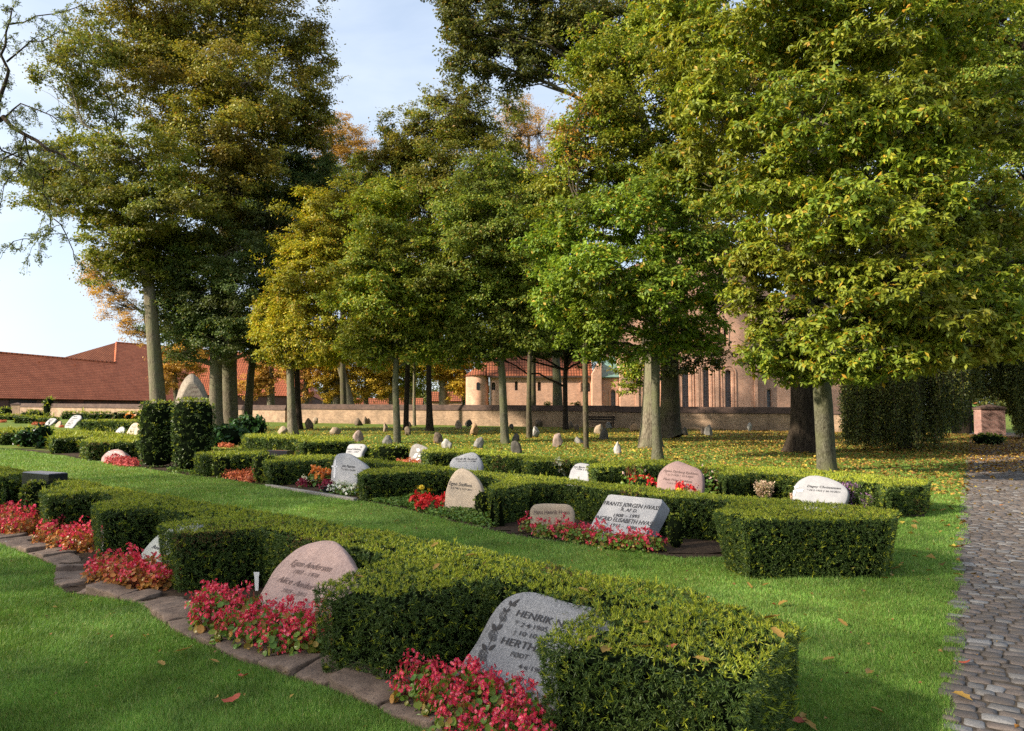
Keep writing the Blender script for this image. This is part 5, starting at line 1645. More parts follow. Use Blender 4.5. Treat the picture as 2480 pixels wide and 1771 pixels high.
put(K_pinkfol, [(275, 1124), (290, 1127), (306, 1130), (322, 1132)], 'pink_plant', 'rosy pink low plant right of the low boulder headstone', 'plant', 'rosy plants by the low boulder headstone')
put(K_salvia, [(1540, 1190), (1556, 1194), (1578, 1196), (1612, 1206), (1652, 1214), (1672, 1216)], 'salvia', 'red salvia spike before the dusty pink headstone', 'flower', 'red salvias before the dusty pink headstone')
put(K_yellow, [(1628, 1212), (1650, 1216)], 'yellow_flower', 'yellow marigold at the foot of the dusty pink headstone', 'flower', 'marigolds by the dusty pink headstone')
put(K_yellow, [(938, 1206), (1017, 1208)], 'yellow_flower', 'yellow pansy in front of the hedge left of the sandstone headstone', 'flower', 'yellow pansies by the hedge')
put(K_yellow, [(1178, 1136), (1196, 1142)], 'yellow_flower', 'yellow flower beside the third row light grey headstone', 'flower', 'yellow flowers of the third row', 1.3)
put(K_rose, [(1538, 1190), (1716, 1196), (1728, 1200)], 'rose', 'pale rose bloom on a tall stem by the dusty pink headstone', 'flower', 'pale roses by the dusty pink headstone')
put(K_lily, [(1352, 1166)], 'white_chrysanthemum', 'tall white and peach bouquet left of the pale blue grey headstone', 'flower', None)
put(K_redfol, [(1422, 1178)], 'red_leaved_plant', 'small red plume before the pale blue grey headstone', 'plant', None, .9)
put(K_redfol, [(42, 1078), (54, 1080)], 'red_leaved_plant', 'red plant beside the dark juniper at left', 'plant', 'red plants beside the juniper')
put(K_redfol, [(540, 1084), (556, 1086)], 'red_leaved_plant', 'red plant under the dark glossy shrubs', 'plant', 'red plants under the glossy shrubs')
put(K_redfol, [(84, 1030), (94, 1031), (102, 1031)], 'red_leaved_plant', 'far red flower left of the smaller leaning white headstone', 'flower', 'far red flowers', 1.2)
put(K_redfol, [(3, 1024), (10, 1024)], 'red_leaved_plant', 'far red flower at the left photo edge', 'flower', 'far red flowers at the edge', 1.2)
put(K_redfol, [(149, 1036)], 'red_leaved_plant', 'dark red clump between the two leaning white headstones', 'plant', None, 1.1)
# pot under the chrysanthemum
p = gp(793, 1193)
mb = MB(); mb.tube([p - p + [0, 0, 0], [0, 0, .02], [0, 0, .12], [0, 0, .125]], [.09, .10, .13, .14], 18)
o = mb.build('flower_pot', M_pot); o.location = p + np.array([0, -.02, 0]); tag(o, 'dark plant pot under the wine red chrysanthemum', 'flower pot')

def heather(label, px, yb, w_, h_, mat, seed, grp=None):
    rng = np.random.default_rng(seed)
    p = gp(px, yb); k = p[1] / F
    e = empty('heather', p, label, 'heather', grp)
    n = 260
    a = rng.uniform(0, 6.28, n); r = (w_ * k / 2) * rng.random(n) ** .5
    P = np.stack([np.cos(a) * r * .3, np.sin(a) * r * .3, np.zeros(n)], 1)
    T = np.stack([np.cos(a) * r, np.sin(a) * r, h_ * k * rng.uniform(.6, 1.05, n)], 1)
    st, fl = MB(), MB()
    D = unit(T - P); S = unit(np.cross(D, rng.normal(size=(n, 3))))
    wd = .004
    st.add(np.stack([P - S * wd, P + S * wd, T + S * wd * .5, T - S * wd * .5], 1).reshape(-1, 3), np.arange(n)[:, None] * 4 + [[0, 1, 2, 3]])
    m = n * 9
    i = np.repeat(np.arange(n), 9); t = rng.uniform(.35, 1.02, m)[:, None]
    Q = P[i] + (T[i] - P[i]) * t
    add_leaves(fl, Q, rng.normal(size=(m, 3)), D[i] + rng.normal(size=(m, 3)) * .7, np.full(m, .04), np.full(m, .022))
    st.build('stems', M_green, e); fl.build('blossoms', mat, e)
heather('pale brownish heather left of the white boulder headstone', 1852, 1214, 46, 44, M_pale, 1)
heather('low pale heather at the left foot of the white boulder headstone', 1935, 1226, 38, 28, M_pale, 2)
heather('brownish heather spikes before the white boulder headstone', 1984, 1232, 36, 39, M_pale, 3)
heather('upright violet heather right of the white boulder headstone', 2058, 1236, 46, 63, M_purple, 4)
heather('spreading mauve heather left of the third row end hedge', 2112, 1240, 58, 44, M_purple, 5)
heather('yellow green heather behind the mauve heather', 2100, 1218, 30, 44, M_box_leaf, 6)

def groundcover(name, label, px, n, mat, sz, hgt, seed):
    rng = np.random.default_rng(seed)
    poly = np.array([gp(x, y) for x, y in px])
    lo, hi = poly.min(0), poly.max(0)
    P = rng.uniform(lo[:2], hi[:2], (n * 4, 2)); P = P[inside(P, poly)][:n]
    k = len(P)
    mb = MB()
    z = hgt * rng.random(k) * (.6 + .4 * noise(np.c_[P * 3, np.zeros(k)], 1))
    add_leaves(mb, np.c_[P, z + .01], np.c_[rng.normal(size=(k, 2)) * .5, np.ones(k)], rng.normal(size=(k, 3)), sz * rng.uniform(.6, 1.2, k), sz * .8 * rng.uniform(.6, 1.2, k), fold=.2)
    tag(mb.build(name, mat), label, 'ground cover', kind='stuff')
groundcover('ivy', 'low ivy ground cover at the edge of the second row', [(872, 1200), (980, 1205), (1080, 1222), (1180, 1248), (1194, 1282), (1080, 1258), (980, 1232), (880, 1212)], 4500, M_green, .055, .11, 4)
groundcover('ivy', 'low green ground cover at the feet of the columnar yews', [(410, 1135), (470, 1138), (560, 1150), (560, 1160), (470, 1152), (400, 1143)], 900, M_green, .06, .09, 5)
groundcover('ivy', 'low green ground cover among third row flowers', [(1150, 1132), (1260, 1132), (1380, 1150), (1420, 1182), (1300, 1172), (1150, 1150)], 2600, M_green, .06, .16, 6)

# stone kerb of the second row bed
def kerb(name, label, a, b, w_, h_, n, grp):
    A, B_ = gp(*a), gp(*b)
    d = (B_ - A) / n
    L = np.linalg.norm(d); u = d / L; v = np.array([-u[1], u[0], 0])
    for i in range(n):
        mb = MB()
        c = .008
        V = []
        for z, q in ((-.05, 0), (h_ - c, 0), (h_, c)):
            V += [u * (q + .004) + v * q + [0, 0, z], u * (L - q - .004) + v * q + [0, 0, z], u * (L - q - .004) + v * (w_ - q) + [0, 0, z], u * (q + .004) + v * (w_ - q) + [0, 0, z]]
        F_ = [(k + j, k + (j + 1) % 4, k + 4 + (j + 1) % 4, k + 4 + j) for k in (0, 4) for j in range(4)] + [(8, 9, 10, 11)]
        mb.add(V, F_)
        o = mb.build(name, M_kerb, None, smooth=False); o.location = A + d * i
        tag(o, label, 'kerb stone', grp)
kerb('kerb_stone', 'low grey kerb stone before the cross headstone bed', (868, 1213), (652, 1178), .1, .05, 5, 'grey kerb stones of the second row')

# white plant marker, small pebble stone
p = gp(622, 1432)
mb = MB()
V = []
for z, h2 in ((0, .012), (.05, .016), (.115, .018), (.15, .024), (.155, .024)):
    V += [(-h2, -.003 - z * .1, z), (h2, -.003 - z * .1, z), (h2, .003 - z * .1, z), (-h2, .003 - z * .1, z)]
mb.add(V, [(k * 4 + j, k * 4 + (j + 1) % 4, k * 4 + 4 + (j + 1) % 4, k * 4 + 4 + j) for k in range(4) for j in range(4)] + [(16, 17, 18, 19)])
o = mb.build('plant_marker', M_plastic, smooth=False); o.location = p; o.scale = (1.05, 1, 1.1)
tag(o, 'white plastic plant marker left of the big pink headstone', 'plant marker')
boulder('small pale pebble beside the beige sandstone headstone', 1137, 1240, 20, 11, FIELD['pale'], 61, .1, 0, .8, name='pebble', cat='stone')
boulder('small beige stone in the soil under the middle hedge block', 874, 1646, 17, 15, FIELD['beige'], 62, .2, 0, .8, name='pebble', cat='stone')
boulder('little pale stone at the left end of the sandstone edging', 14, 1326, 14, 8, FIELD['pale'], 63, .1, 0, .8, name='pebble', cat='stone')
# ================================================================ churchyard wall
def wall_run(e, a, b, h, za, zb, tk=.36):
    """a stretch of wall with a sloped brick coping, in its own local frame"""
    a, b = np.array(a), np.array(b)
    L = np.linalg.norm(b - a)
    ang = math.atan2(b[1] - a[1], b[0] - a[0])
    n = 24
    x = np.linspace(0, L, n)
    zt = za + (zb - za) * x / L
    cop = .52
    mb = MB()
    V = []
    for xi, z in zip(x, zt):
        V += [(xi, 0, z - 1.0), (xi, 0, z + h - cop), (xi, tk, z + h - cop), (xi, tk, z - 1.0)]
    F_ = [(i * 4 + j, i * 4 + 4 + j, i * 4 + 5 + j, i * 4 + 1 + j) for i in range(n - 1) for j in range(3)]
    F_ += [(0, 1, 2, 3), (n * 4 - 1, n * 4 - 2, n * 4 - 3, n * 4 - 4)]
    mb.add(V, F_)
    o = mb.build('wall_face', M_wallbrick, e, smooth=False)
    o.location = Vector((a[0], a[1], 0)) - e.location; o.rotation_euler.z = ang
    mb = MB(); V = []
    for xi, z in zip(x, zt):
        q = z + h
        V += [(xi, -.06, q - cop + .002), (xi, -.06, q - cop + .07), (xi, tk / 2 - .05, q), (xi, tk / 2 + .05, q), (xi, tk + .06, q - cop + .07), (xi, tk + .06, q - cop + .002)]
    F_ = [(i * 6 + j, i * 6 + 6 + j, i * 6 + 6 + (j + 1) % 6, i * 6 + (j + 1) % 6) for i in range(n - 1) for j in range(6)]
    F_ += [tuple(range(6)), tuple(n * 6 - 1 - k for k in range(6))]
    mb.add(V, F_)
    o2 = mb.build('coping', M_coping, e, smooth=False)
    o2.location = o.location; o2.rotation_euler.z = ang
def gz(p): return float(g(p[0], p[1]))
WA = at(698, 1022, 75)[:2]; WB = at(1500, 1041, 62)[:2]; WC = at(2075, 1048, 54)[:2]
WL = at(48, 1008, 100)[:2]
e = empty('brick_wall', (WA[0], WA[1], gz(WA)), 'low old brick wall with sloped coping in front of the church', 'wall')
wall_run(e, WA, WB, 1.88, gz(WA), gz(WB)); wall_run(e, WB, WC, 1.80, gz(WB) + .02, gz(WC))
e = empty('brick_wall', (WL[0], WL[1], gz(WL)), 'lower brick wall in front of the long red roofed building', 'wall')
wall_run(e, WL, (WA[0] - .4, WA[1] + .2), 1.75, gz(WL), gz(WA))
# gate pier and wall on the far right
def pier(label, px, yb, w_, h_, mat, D=None, tk=.8):
    p = tp(px, yb) if D is None else np.array([*at(px, yb, D)[:2], 0])
    k = p[1] / F
    W, H = w_ * k, h_ * k
    e = empty('gate_pier', p, label, 'pier')
    mb = MB(); mb.box((-W / 2, -tk / 2, -.1), (W / 2, tk / 2, H - .25)); mb.build('shaft', mat, e, smooth=False)
    mb = MB(); mb.box((-W / 2 - .06, -tk / 2 - .06, H - .248), (W / 2 + .06, tk / 2 + .06, H - .12)); 
    V = [(-W / 2 - .06, -tk / 2 - .06, H - .118), (W / 2 + .06, -tk / 2 - .06, H - .118), (W / 2 + .06, tk / 2 + .06, H - .118), (-W / 2 - .06, tk / 2 + .06, H - .118), (0, 0, H + .1)]
    mb.add(V, [(0, 1, 4), (1, 2, 4), (2, 3, 4), (3, 0, 4)])
    mb.build('cap', M_coping, e, smooth=False)
M_pinkbrick = brick_mat('pink_gate_brick', (.30, .155, .125), (.25, .125, .105), (.32, .26, .23), .3)
pier('pinkish brick gate pier at the end of the path', 2398, 1053, 58, 70, M_pinkbrick)
pier('wall end pier of the lower brick wall', 42, 1008, 22, 31, M_wallbrick, tk=1.0)

# bench against the wall
bp = at(1452, 1036, 61.0); bp[2] = gz(bp)
e = empty('bench', bp, 'dark wooden bench standing against the brick wall', 'bench')
k = 61 / F
e.rotation_euler.z = math.atan2(WB[1] - WA[1], WB[0] - WA[0])
W = 78 * k
for z in (.44,):
    for y0 in (0, .16, .32):
        mb = MB(); mb.box((-W / 2, -.5 + y0, z), (W / 2, -.36 + y0, z + .05)); mb.build('seat_plank', M_wood, e, smooth=False)
for z in (.66, .86):
    mb = MB(); mb.box((-W / 2, .02, z), (W / 2, .07, z + .15)); mb.build('back_plank', M_wood, e, smooth=False)
for x in (-W / 2 + .25, W / 2 - .25):
    for y0 in (-.48, 0.08):
        mb = MB(); mb.box((x, y0, 0), (x + .08, y0 + .08, .438 if y0 < 0 else 1.0)); mb.build('leg', M_wood, e, smooth=False)

# ================================================================ church
CY = 80.0
def cx(px): return float(at(px, 900, CY)[0])
def cz(py): return float(at(1240, py, CY)[2])
church = empty('church', (cx(1600), CY, .3), 'red brick church with round arched windows, tiled nave and copper roofed porch', 'church')
CL = np.array(church.location)

def arch(x0, x1, z0, z1, n=10):
    r = (x1 - x0) / 2; c = (x0 + x1) / 2
    a = np.linspace(0, np.pi, n)
    return [(x0, z0), (x1, z0)] + [(c + r * math.cos(t), z1 - r + r * math.sin(t)) for t in a]

def facade(name, outer, holes, y, mat, depth=.45, thick=None):
    mb = MB()
    loops = [[Vector((p[0], p[1], 0)) for p in outer]] + [[Vector((p[0], p[1], 0)) for p in h] for h in holes]
    tri = tessellate_polygon(loops)
    flat = [p for l in loops for p in l]
    mb.add([(p.x, 0, p.y) for p in flat], [tuple(t) for t in tri])
    for h in holes:
        n = len(h)
        mb.add([(p[0], 0, p[1]) for p in h] + [(p[0], depth, p[1]) for p in h], [(i, (i + 1) % n, n + (i + 1) % n, n + i) for i in range(n)])
    n = len(outer)
    D = thick or 6
    mb.add([(p[0], 0, p[1]) for p in outer] + [(p[0], D, p[1]) for p in outer], [(i, (i + 1) % n, n + (i + 1) % n, n + i) for i in range(n)])
    o = mb.build(name, mat, church, smooth=False)
    o.location = (0, y, 0)
    return o

def rel(px0, px1, py0, py1): return cx(px0) - CL[0], cx(px1) - CL[0], cz(py1) - CL[2], cz(py0) - CL[2]

def window(px0, px1, py0, py1, y, glass, bars=True, ring=0, depth=.40):
    x0, x1, z0, z1 = rel(px0, px1, py0, py1)
    A = arch(x0 - .02, x1 + .02, z0 - .02, z1 + .02)
    mb = MB(); mb.add([(p[0], 0, p[1]) for p in A], [tuple(range(len(A)))])
    o = mb.build('window', glass, church, smooth=False); o.location = (0, y + depth - .04, 0)
    if bars:
        b = MB(); n = max(3, int((z1 - z0) / .55))
        for i in range(1, n): b.box((x0, -.03, z0 + (z1 - z0) * i / n - .02), (x1, -.005, z0 + (z1 - z0) * i / n + .02))
        for f in (.0, .5, 1): b.box((x0 + (x1 - x0) * f - .02, -.026, z0), (x0 + (x1 - x0) * f + .02, -.008, z1 - (x1 - x0) * .5 * abs(2 * f - 1)))
        b.build('glazing_bars', M_lead, o, smooth=False)
    for k in range(ring):
        w0 = .12 + k * .26
        A0 = arch(x0 - w0, x1 + w0, z0, z1 + w0, 16); A1 = arch(x0 - w0 - .13, x1 + w0 + .13, z0, z1 + w0 + .13, 16)
        pr = .05 + .03 * k
        V = [(p[0], -pr, p[1]) for p in A0[1:]] + [(p[0], -pr, p[1]) for p in A1[1:]] + [(p[0], .01, p[1]) for p in A0[1:]] + [(p[0], .01, p[1]) for p in A1[1:]]
        m = len(A0) - 1
        V += [(A0[0][0], -pr, A0[0][1]), (A1[0][0], -pr, A1[0][1]), (A0[0][0], .01, A0[0][1]), (A1[0][0], .01, A1[0][1])]
        F_ = []
        ids = list(range(m)) 
        for i in range(m - 1):
            F_ += [(i, i + 1, m + i + 1, m + i), (m + i, m + i + 1, 3 * m + i + 1, 3 * m + i), (2 * m + i, 2 * m + i + 1, i + 1, i)]
        q = 4 * m
        i = m - 1
        F_ += [(i, q, q + 1, m + i), (m + i, q + 1, q + 3, 3 * m + i), (2 * m + i, q + 2, q, i)]
        b = MB(); b.add(V, F_); r_ = b.build('window_surround', M_church, o, smooth=False); r_.location = (0, -(depth - .04), 0)
    return A

def P_(*L): return [(cx(x) - CL[0], cz(y) - CL[2]) for x, y in L]
yb = 1035
# nave, set back a little
N_Y = 1.2
nw = [(1190, 1199, 925, 944), (1247, 1254, 922, 945), (1303, 1311, 924, 946), (1411, 1419, 926, 948), (1424, 1432, 926, 948)]
facade('nave_wall', P_((1186, yb), (1440, yb), (1440, 906), (1186, 906)), [arch(*rel(*q)) for q in nw], N_Y, M_church, .4)
for q in nw: window(*q, N_Y, M_glassdark, True, 1 if q[0] > 1400 else 0)
# apse: a half round wall
ax = cx(1158) - CL[0]; ar = (cx(1190) - cx(1124)) / 2 * 1.05
mb = MB(); m = 24
th = np.linspace(np.pi * .5, np.pi * 1.75, m)
z0, z1 = cz(yb) - CL[2], cz(907) - CL[2]
V = [(ax + ar * 1.0 * math.cos(t), N_Y + 2.4 + 2.6 * math.sin(t), z) for t in th for z in (z0, z1)]
mb.add(V, [(2 * i, 2 * i + 2, 2 * i + 3, 2 * i + 1) for i in range(m - 1)])
mb.build('apse_wall', M_church, church, smooth=True)
mb = MB()
top = (ax + 1.6, N_Y + 2.6, cz(850) - CL[2])
V = [(ax + ar * 1.12 * math.cos(t), N_Y + 2.4 + 2.9 * math.sin(t), z1 - .05) for t in th] + [top]
mb.add(V, [(i, i + 1, m) for i in range(m - 1)])
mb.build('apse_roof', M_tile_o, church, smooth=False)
x0, x1, zz0, zz1 = rel(1153, 1161, 925, 944)
mb = MB(); A = arch(x0, x1, zz0, zz1); mb.add([(p[0], N_Y - .235, p[1]) for p in A], [tuple(range(len(A)))]); mb.build('window', M_glassdark, church, smooth=False)
mb = MB(); mb.box((cx(1186) - CL[0] - .06, N_Y - .08, z0), (cx(1186) - CL[0] + .06, N_Y - .003, z1)); mb.build('downpipe', M_lead, church, smooth=False)

def slope(name, parent, c, mat, base=None):
    """roof plane from world corners (eaves left, eaves right, top right, top left, ...) in its own eaves/slope frame"""
    c = [np.array(q, float) for q in c]
    xx = unit(c[1] - c[0]); nn = unit(np.cross(xx, c[-1] - c[0])); yy = np.cross(nn, xx)
    M = Matrix(((xx[0], yy[0], nn[0], c[0][0]), (xx[1], yy[1], nn[1], c[0][1]), (xx[2], yy[2], nn[2], c[0][2]), (0, 0, 0, 1)))
    V = [(float((q - c[0]) @ xx), float((q - c[0]) @ yy), 0.0) for q in c]
    n = len(V)
    mb = MB(); mb.add(V + [(a, b, -.16) for a, b, _ in V], [tuple(range(n)), tuple(range(2 * n - 1, n - 1, -1))] + [(i, (i + 1) % n, n + (i + 1) % n, n + i) for i in range(n)])
    o = mb.build(name, mat, parent, smooth=False)
    o.matrix_local = Matrix.Translation(-parent.location) @ M
    return o
def cw(px, py, dy): 
    p = at(px, py, CY + dy); return p
def cwz(px, z, dy): return np.array([cx(px), CY + dy, z])
ez = cz(907)
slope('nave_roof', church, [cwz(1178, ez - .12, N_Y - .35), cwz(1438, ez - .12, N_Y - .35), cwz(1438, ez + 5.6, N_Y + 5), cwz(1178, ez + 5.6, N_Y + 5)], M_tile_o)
mb = MB(); mb.box((cx(1180) - CL[0], N_Y - .40, ez - CL[2] - .30), (cx(1438) - CL[0], N_Y - .004, ez - CL[2] - .14)); mb.build('cornice', M_coping, church, smooth=False)
# pier with sloped brick shoulder, then the copper roofed bay
mb = MB(); a0, a1, b0, b1 = rel(1434, 1456, 872, yb)
mb.add([(a0, -.2, b0), (a1, -.2, b0), (a1, 3, b0), (a0, 3, b0), (a0, -.2, b1 - 1.5), (a1, -.2, b1), (a1, 3, b1), (a0, 3, b1 - 1.5)], [(0, 1, 5, 4), (1, 2, 6, 5), (3, 0, 4, 7), (4, 5, 6, 7)])
mb.build('buttress', M_church, church, smooth=False)
q = (1480, 1492, 944, 984)
facade('porch_wall', P_((1456, yb), (1502, yb), (1502, 912), (1456, 912)), [arch(*rel(*q))], .3, M_church, .4)
window(*q, .3, M_glass, True, 1)
slope('porch_roof', church, [cwz(1449, cz(913), -.05), cwz(1501, cz(913), -.05), cwz(1501, cz(858), 3.4), cwz(1462, cz(858), 3.4)], M_copper)
# tall transept
T_Y = -.6
tw = [(1650, 1665, 888, 986), (1700, 1714, 888, 986), (1753, 1767, 897, 986)]
hi = [(1737, 1744, 795, 838), (1750, 1757, 795, 838)]
facade('transept_wall', P_((1500, yb), (1828, yb), (1828, 700), (1826, 640), (1740, 560), (1500, 660)), [arch(*rel(*q)) for q in tw + hi], T_Y, M_church, .5)
for q in tw: window(*q, T_Y, M_glass, True, 2, .5)
for q in hi: window(*q, T_Y, M_glassdark, False, 1, .5)
for px in (1540, 1600, 1684, 1732):
    mb = MB(); a = cx(px) - CL[0]
    mb.box((a - .16, T_Y - .12, cz(yb) - CL[2]), (a + .16, T_Y - .002, cz(890) - CL[2])); mb.build('pilaster', M_church, church, smooth=False)
q = (1857, 1867, 943, 986)
facade('side_wall', P_((1828, yb), (2045, yb), (2045, 830), (2000, 760), (1828, 690)), [arch(*rel(*q))], T_Y + .7, M_church, .4)
window(*q, T_Y + .7, M_glass, True, 1)
mb = MB(); a = cx(1828) - CL[0]; mb.box((a - .3, T_Y - .25, cz(yb) - CL[2]), (a + .0, T_Y - .003, cz(700) - CL[2])); mb.build('buttress', M_church, church, smooth=False)
# two towers rising behind, mostly hidden by leaves
def tower(x0, x1, top, dy):
    a, b = cx(x0) - CL[0], cx(x1) - CL[0]
    mb = MB(); mb.box((a, dy, 0), (b, dy + (b - a), cz(top) - CL[2])); o = mb.build('tower', M_church, church, smooth=False)
    c = (a + b) / 2; z = cz(top) - CL[2]; k = (b - a) / 2 + .3
    mb = MB(); mb.add([(c - k, dy - .3, z + .003), (c + k, dy - .3, z + .003), (c + k, dy + b - a + .3, z + .003), (c - k, dy + b - a + .3, z + .003), (c, dy + k, z + 2.2 * k)], [(0, 1, 4), (1, 2, 4), (2, 3, 4), (3, 0, 4)])
    mb.build('spire', M_copper, o, smooth=False)
tower(1490, 1560, 745, 12)
# topiary tops peeping over the wall
for q, (x, lb) in enumerate(((1326, 'left of two flat topped green topiaries peeping over the wall'), (1399, 'right of two flat topped green topiaries peeping over the wall'))):
    p = at(x, 995, 68); p[2] = gz(p)
    e = empty('topiary', p, lb, 'topiary', 'topiaries behind the wall')
    a = np.linspace(0, 2 * np.pi, 10, endpoint=False)
    R_ = 14 * 68 / F / 2
    tb = np.stack([p[0] + R_ * np.cos(a), p[1] + R_ * np.sin(a), np.full(10, 2.32 - .0 * a)], 1)
    hedge_body(e, tb, p[2], [M_box_leaf, M_core, M_young_lit], np.random.default_rng(q), .05)

# ================================================================ long red roofed buildings
def long_building():
    L0, L1 = at(-110, 955.2, 104), at(372, 968.2, 138)
    e = empty('long_building', (L0[0], L0[1], .8), 'long low building with a big red pantile roof and a higher hipped wing', 'building')
    B_ = np.array(e.location)
    u = unit((L1 - L0) * [1, 1, 0])
    L1 = L0 + u * np.linalg.norm((L1 - L0)[:2]); L1[2] = L0[2]
    E1 = L0 + u * (np.linalg.norm((L1 - L0)[:2]) + 26)
    nb = np.array([-u[1], u[0], 0])                       # away from the churchyard
    # ridge of the low wing: where the sight line of its ridge meets the plane of the slope
    def hit(px, py, nrm, pt):
        d = np.array(ray(px, py)); o = np.array([0, 0, EYE])
        t = ((pt - o) @ nrm) / (d @ nrm)
        return o + d * t
    # slope plane contains the eaves line and leans back at 45 degrees
    up = unit(nb + np.array([0, 0, .95]))
    nrm = unit(np.cross(u, up))
    Ra, Rb = hit(-110, 844.9, nrm, L0), hit(279, 879, nrm, L0)
    Rc, Rd = hit(282, 829.5, nrm, L0), hit(420, 841, nrm, L0)
    ov = -nb * .5 + np.array([0, 0, -.45])
    s1_ = slope('roof', e, [L0 + ov, E1 + ov, hit(640, 905, nrm, L0), Rd, Rc, Rb, Ra], M_tile)
    # hip side of the higher wing
    hl = hit(195, 867.5, nrm, L0) + nb * 5
    hx = [Rb, Rc, hl]
    mb = MB(); mb.add([q - B_ for q in hx], [(0, 1, 2)])
    mb.build('hip', M_tile_o, e, smooth=False)
    # ridge tiles
    mb = MB(); mb.tube([Ra - B_ + [0, 0, .05], Rb - B_ + [0, 0, .05]], [.16, .16], 8); mb.tube([Rc - B_, Rd - B_], [.16, .16], 8); mb.tube([Rb - B_, Rc - B_], [.2, .2], 8)
    mb.build('ridge', M_tile, e)
    # walls below the eaves
    wl = MB()
    A, Z = L0 - B_, E1 - B_
    wl.add([A + [0, 0, -5], Z + [0, 0, -5], Z, A], [(0, 1, 2, 3)])
    wl.build('wall', M_darkbrick, e, smooth=False)
    T = np.linalg.norm((E1 - L0)[:2])
    for f0, f1 in ((.13, .20), (.27, .34), (.52, .58), (.60, .64)):
        a, b = L0 + u * T * f0 - nb * .03 - B_, L0 + u * T * f1 - nb * .03 - B_
        mb = MB(); mb.add([a + [0, 0, -1.6], b + [0, 0, -1.6], b + [0, 0, -.5], a + [0, 0, -.5]], [(0, 1, 2, 3)]); o = mb.build('window', M_glassdark, e, smooth=False)
        mb = MB()
        for c_ in (a, b): mb.tube([c_ - nb * .02 + [0, 0, -1.7], c_ - nb * .02 + [0, 0, -.45]], [.08, .08], 4)
        mb.build('frame', M_timber, o, smooth=False)
    for px, py in ((95, 878.5), (182, 885)):
        q = hit(px, py, nrm, L0) - B_
        mb = MB(); mb.tube([q, q - nb * .05 + [0, 0, .28]], [.16, .11], 8); mb.build('roof_vent', M_tile, e)
long_building()
def hip_building():
    D0, D1 = 128, 128
    a, b = at(470, 944, 120), at(756, 959.5, 132)
    b[2] = a[2] = (a[2] + b[2]) / 2
    e = empty('hipped_building', (a[0], a[1], .8), 'dark walled building with a hipped red roof and skylights behind the wall', 'building')
    B_ = np.array(e.location)
    u = unit(b - a); nb = np.array([-u[1], u[0], 0])
    if nb[1] < 0: nb = -nb
    Rr = 5.2
    ra, rb = a + nb * 7 + [0, 0, 7.5], b - u * .5 + nb * 7 + [0, 0, 7.5]
    c = b + nb * 10 + u * 6.5 + [0, 0, -1.3]
    ov = -nb * .4 + np.array([0, 0, -.43])
    slope('roof', e, [a + ov, b + ov, rb, ra], M_tile)
    slope('hip', e, [b + ov, c, rb], M_tile)
    mb = MB(); mb.add([a - B_ + [0, 0, -5], b - B_ + [0, 0, -5], b - B_, a - B_], [(0, 1, 2, 3)]); mb.add([b - B_ + [0, 0, -5], c - B_ + [0, 0, -5], c - B_, b - B_], [(0, 1, 2, 3)])
    mb.build('wall', M_darkbrick, e, smooth=False)
    m = b + ov; n_ = unit(np.cross(c - m, rb - m))
    if n_[1] > 0: n_ = -n_
    for f in (.42, .62):
        q = m + (c - m) * f + (rb - m) * .18 + n_ * .05 - B_
        x_, y_ = unit(c - m) * .55, unit(rb - m) * .6
        mb = MB(); mb.add([q, q + x_, q + x_ + y_, q + y_, q - n_ * .12, q + x_ - n_ * .12, q + x_ + y_ - n_ * .12, q + y_ - n_ * .12], [(0, 1, 2, 3), (0, 1, 5, 4), (1, 2, 6, 5), (2, 3, 7, 6), (3, 0, 4, 7)])
        mb.build('skylight', M_plastic, e, smooth=False)
hip_building()
def low_roof(label, x0, x1, y0, y1, D, mat):
    a, b = at(x0, y1, D), at(x1, y1, D)
    h = (y1 - y0) * D / F
    e = empty('low_building', (a[0], a[1], 0.8), label, 'building')
    B_ = np.array(e.location)
    slope('roof', e, [a, b, b + [0, h * 1.1, h], a + [0, h * 1.1, h]], mat)
    slope('rear_roof', e, [b + [0, h * 2.2, 0], a + [0, h * 2.2, 0], a + [0, h * 1.1, h], b + [0, h * 1.1, h]], mat)
    mb = MB()
    for q0, q1 in ((a + [0, .3, 0], b + [0, .3, 0]), (a + [.1, .3, 0], a + [.1, h * 2.1, 0]), (b + [-.1, .3, 0], b + [-.1, h * 2.1, 0])):
        mb.add([q0 - B_ + [0, 0, -3], q1 - B_ + [0, 0, -3], q1 - B_ + [0, 0, -.05], q0 - B_ + [0, 0, -.05]], [(0, 1, 2, 3)])
    mb.build('wall', M_church, e, smooth=False)
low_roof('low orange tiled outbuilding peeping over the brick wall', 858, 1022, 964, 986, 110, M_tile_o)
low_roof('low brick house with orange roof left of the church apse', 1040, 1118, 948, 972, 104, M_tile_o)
# ================================================================ trees
TG = 'slender young oaks among the fieldstones'
tree('maple_tree', 'huge olive green maple at left with a leaning trunk', [(391, 1030, 46), (384, 960, 36), (376, 860, 31), (366, 740, 27), (355, 640, 23), (345, 540, 18), (330, 430, 11)],
     [(200, 110, 85, 60, 0, .7), (165, 185, 70, 50, -1, .7), (250, 265, 90, 45, 1, .55), (330, 380, 130, 80, -3, .9), (170, 405, 120, 60, 0, .8), (120, 475, 70, 50, 1, .8), (245, 480, 130, 70, -2, .9), (375, 500, 130, 80, -3, .9), (285, 590, 85, 60, -1, .9), (250, 640, 60, 45, 0, .6), (400, 620, 80, 60, 1, .8), (90, 420, 45, 40, 1, .6), (420, 650, 90, 70, 1, .9), (330, 650, 60, 45, 0, .7), (480, 560, 100, 80, 1, .9)],
     50, L_olive, B_light, .21, .13, .75, None, 1, .32, twigs=7)
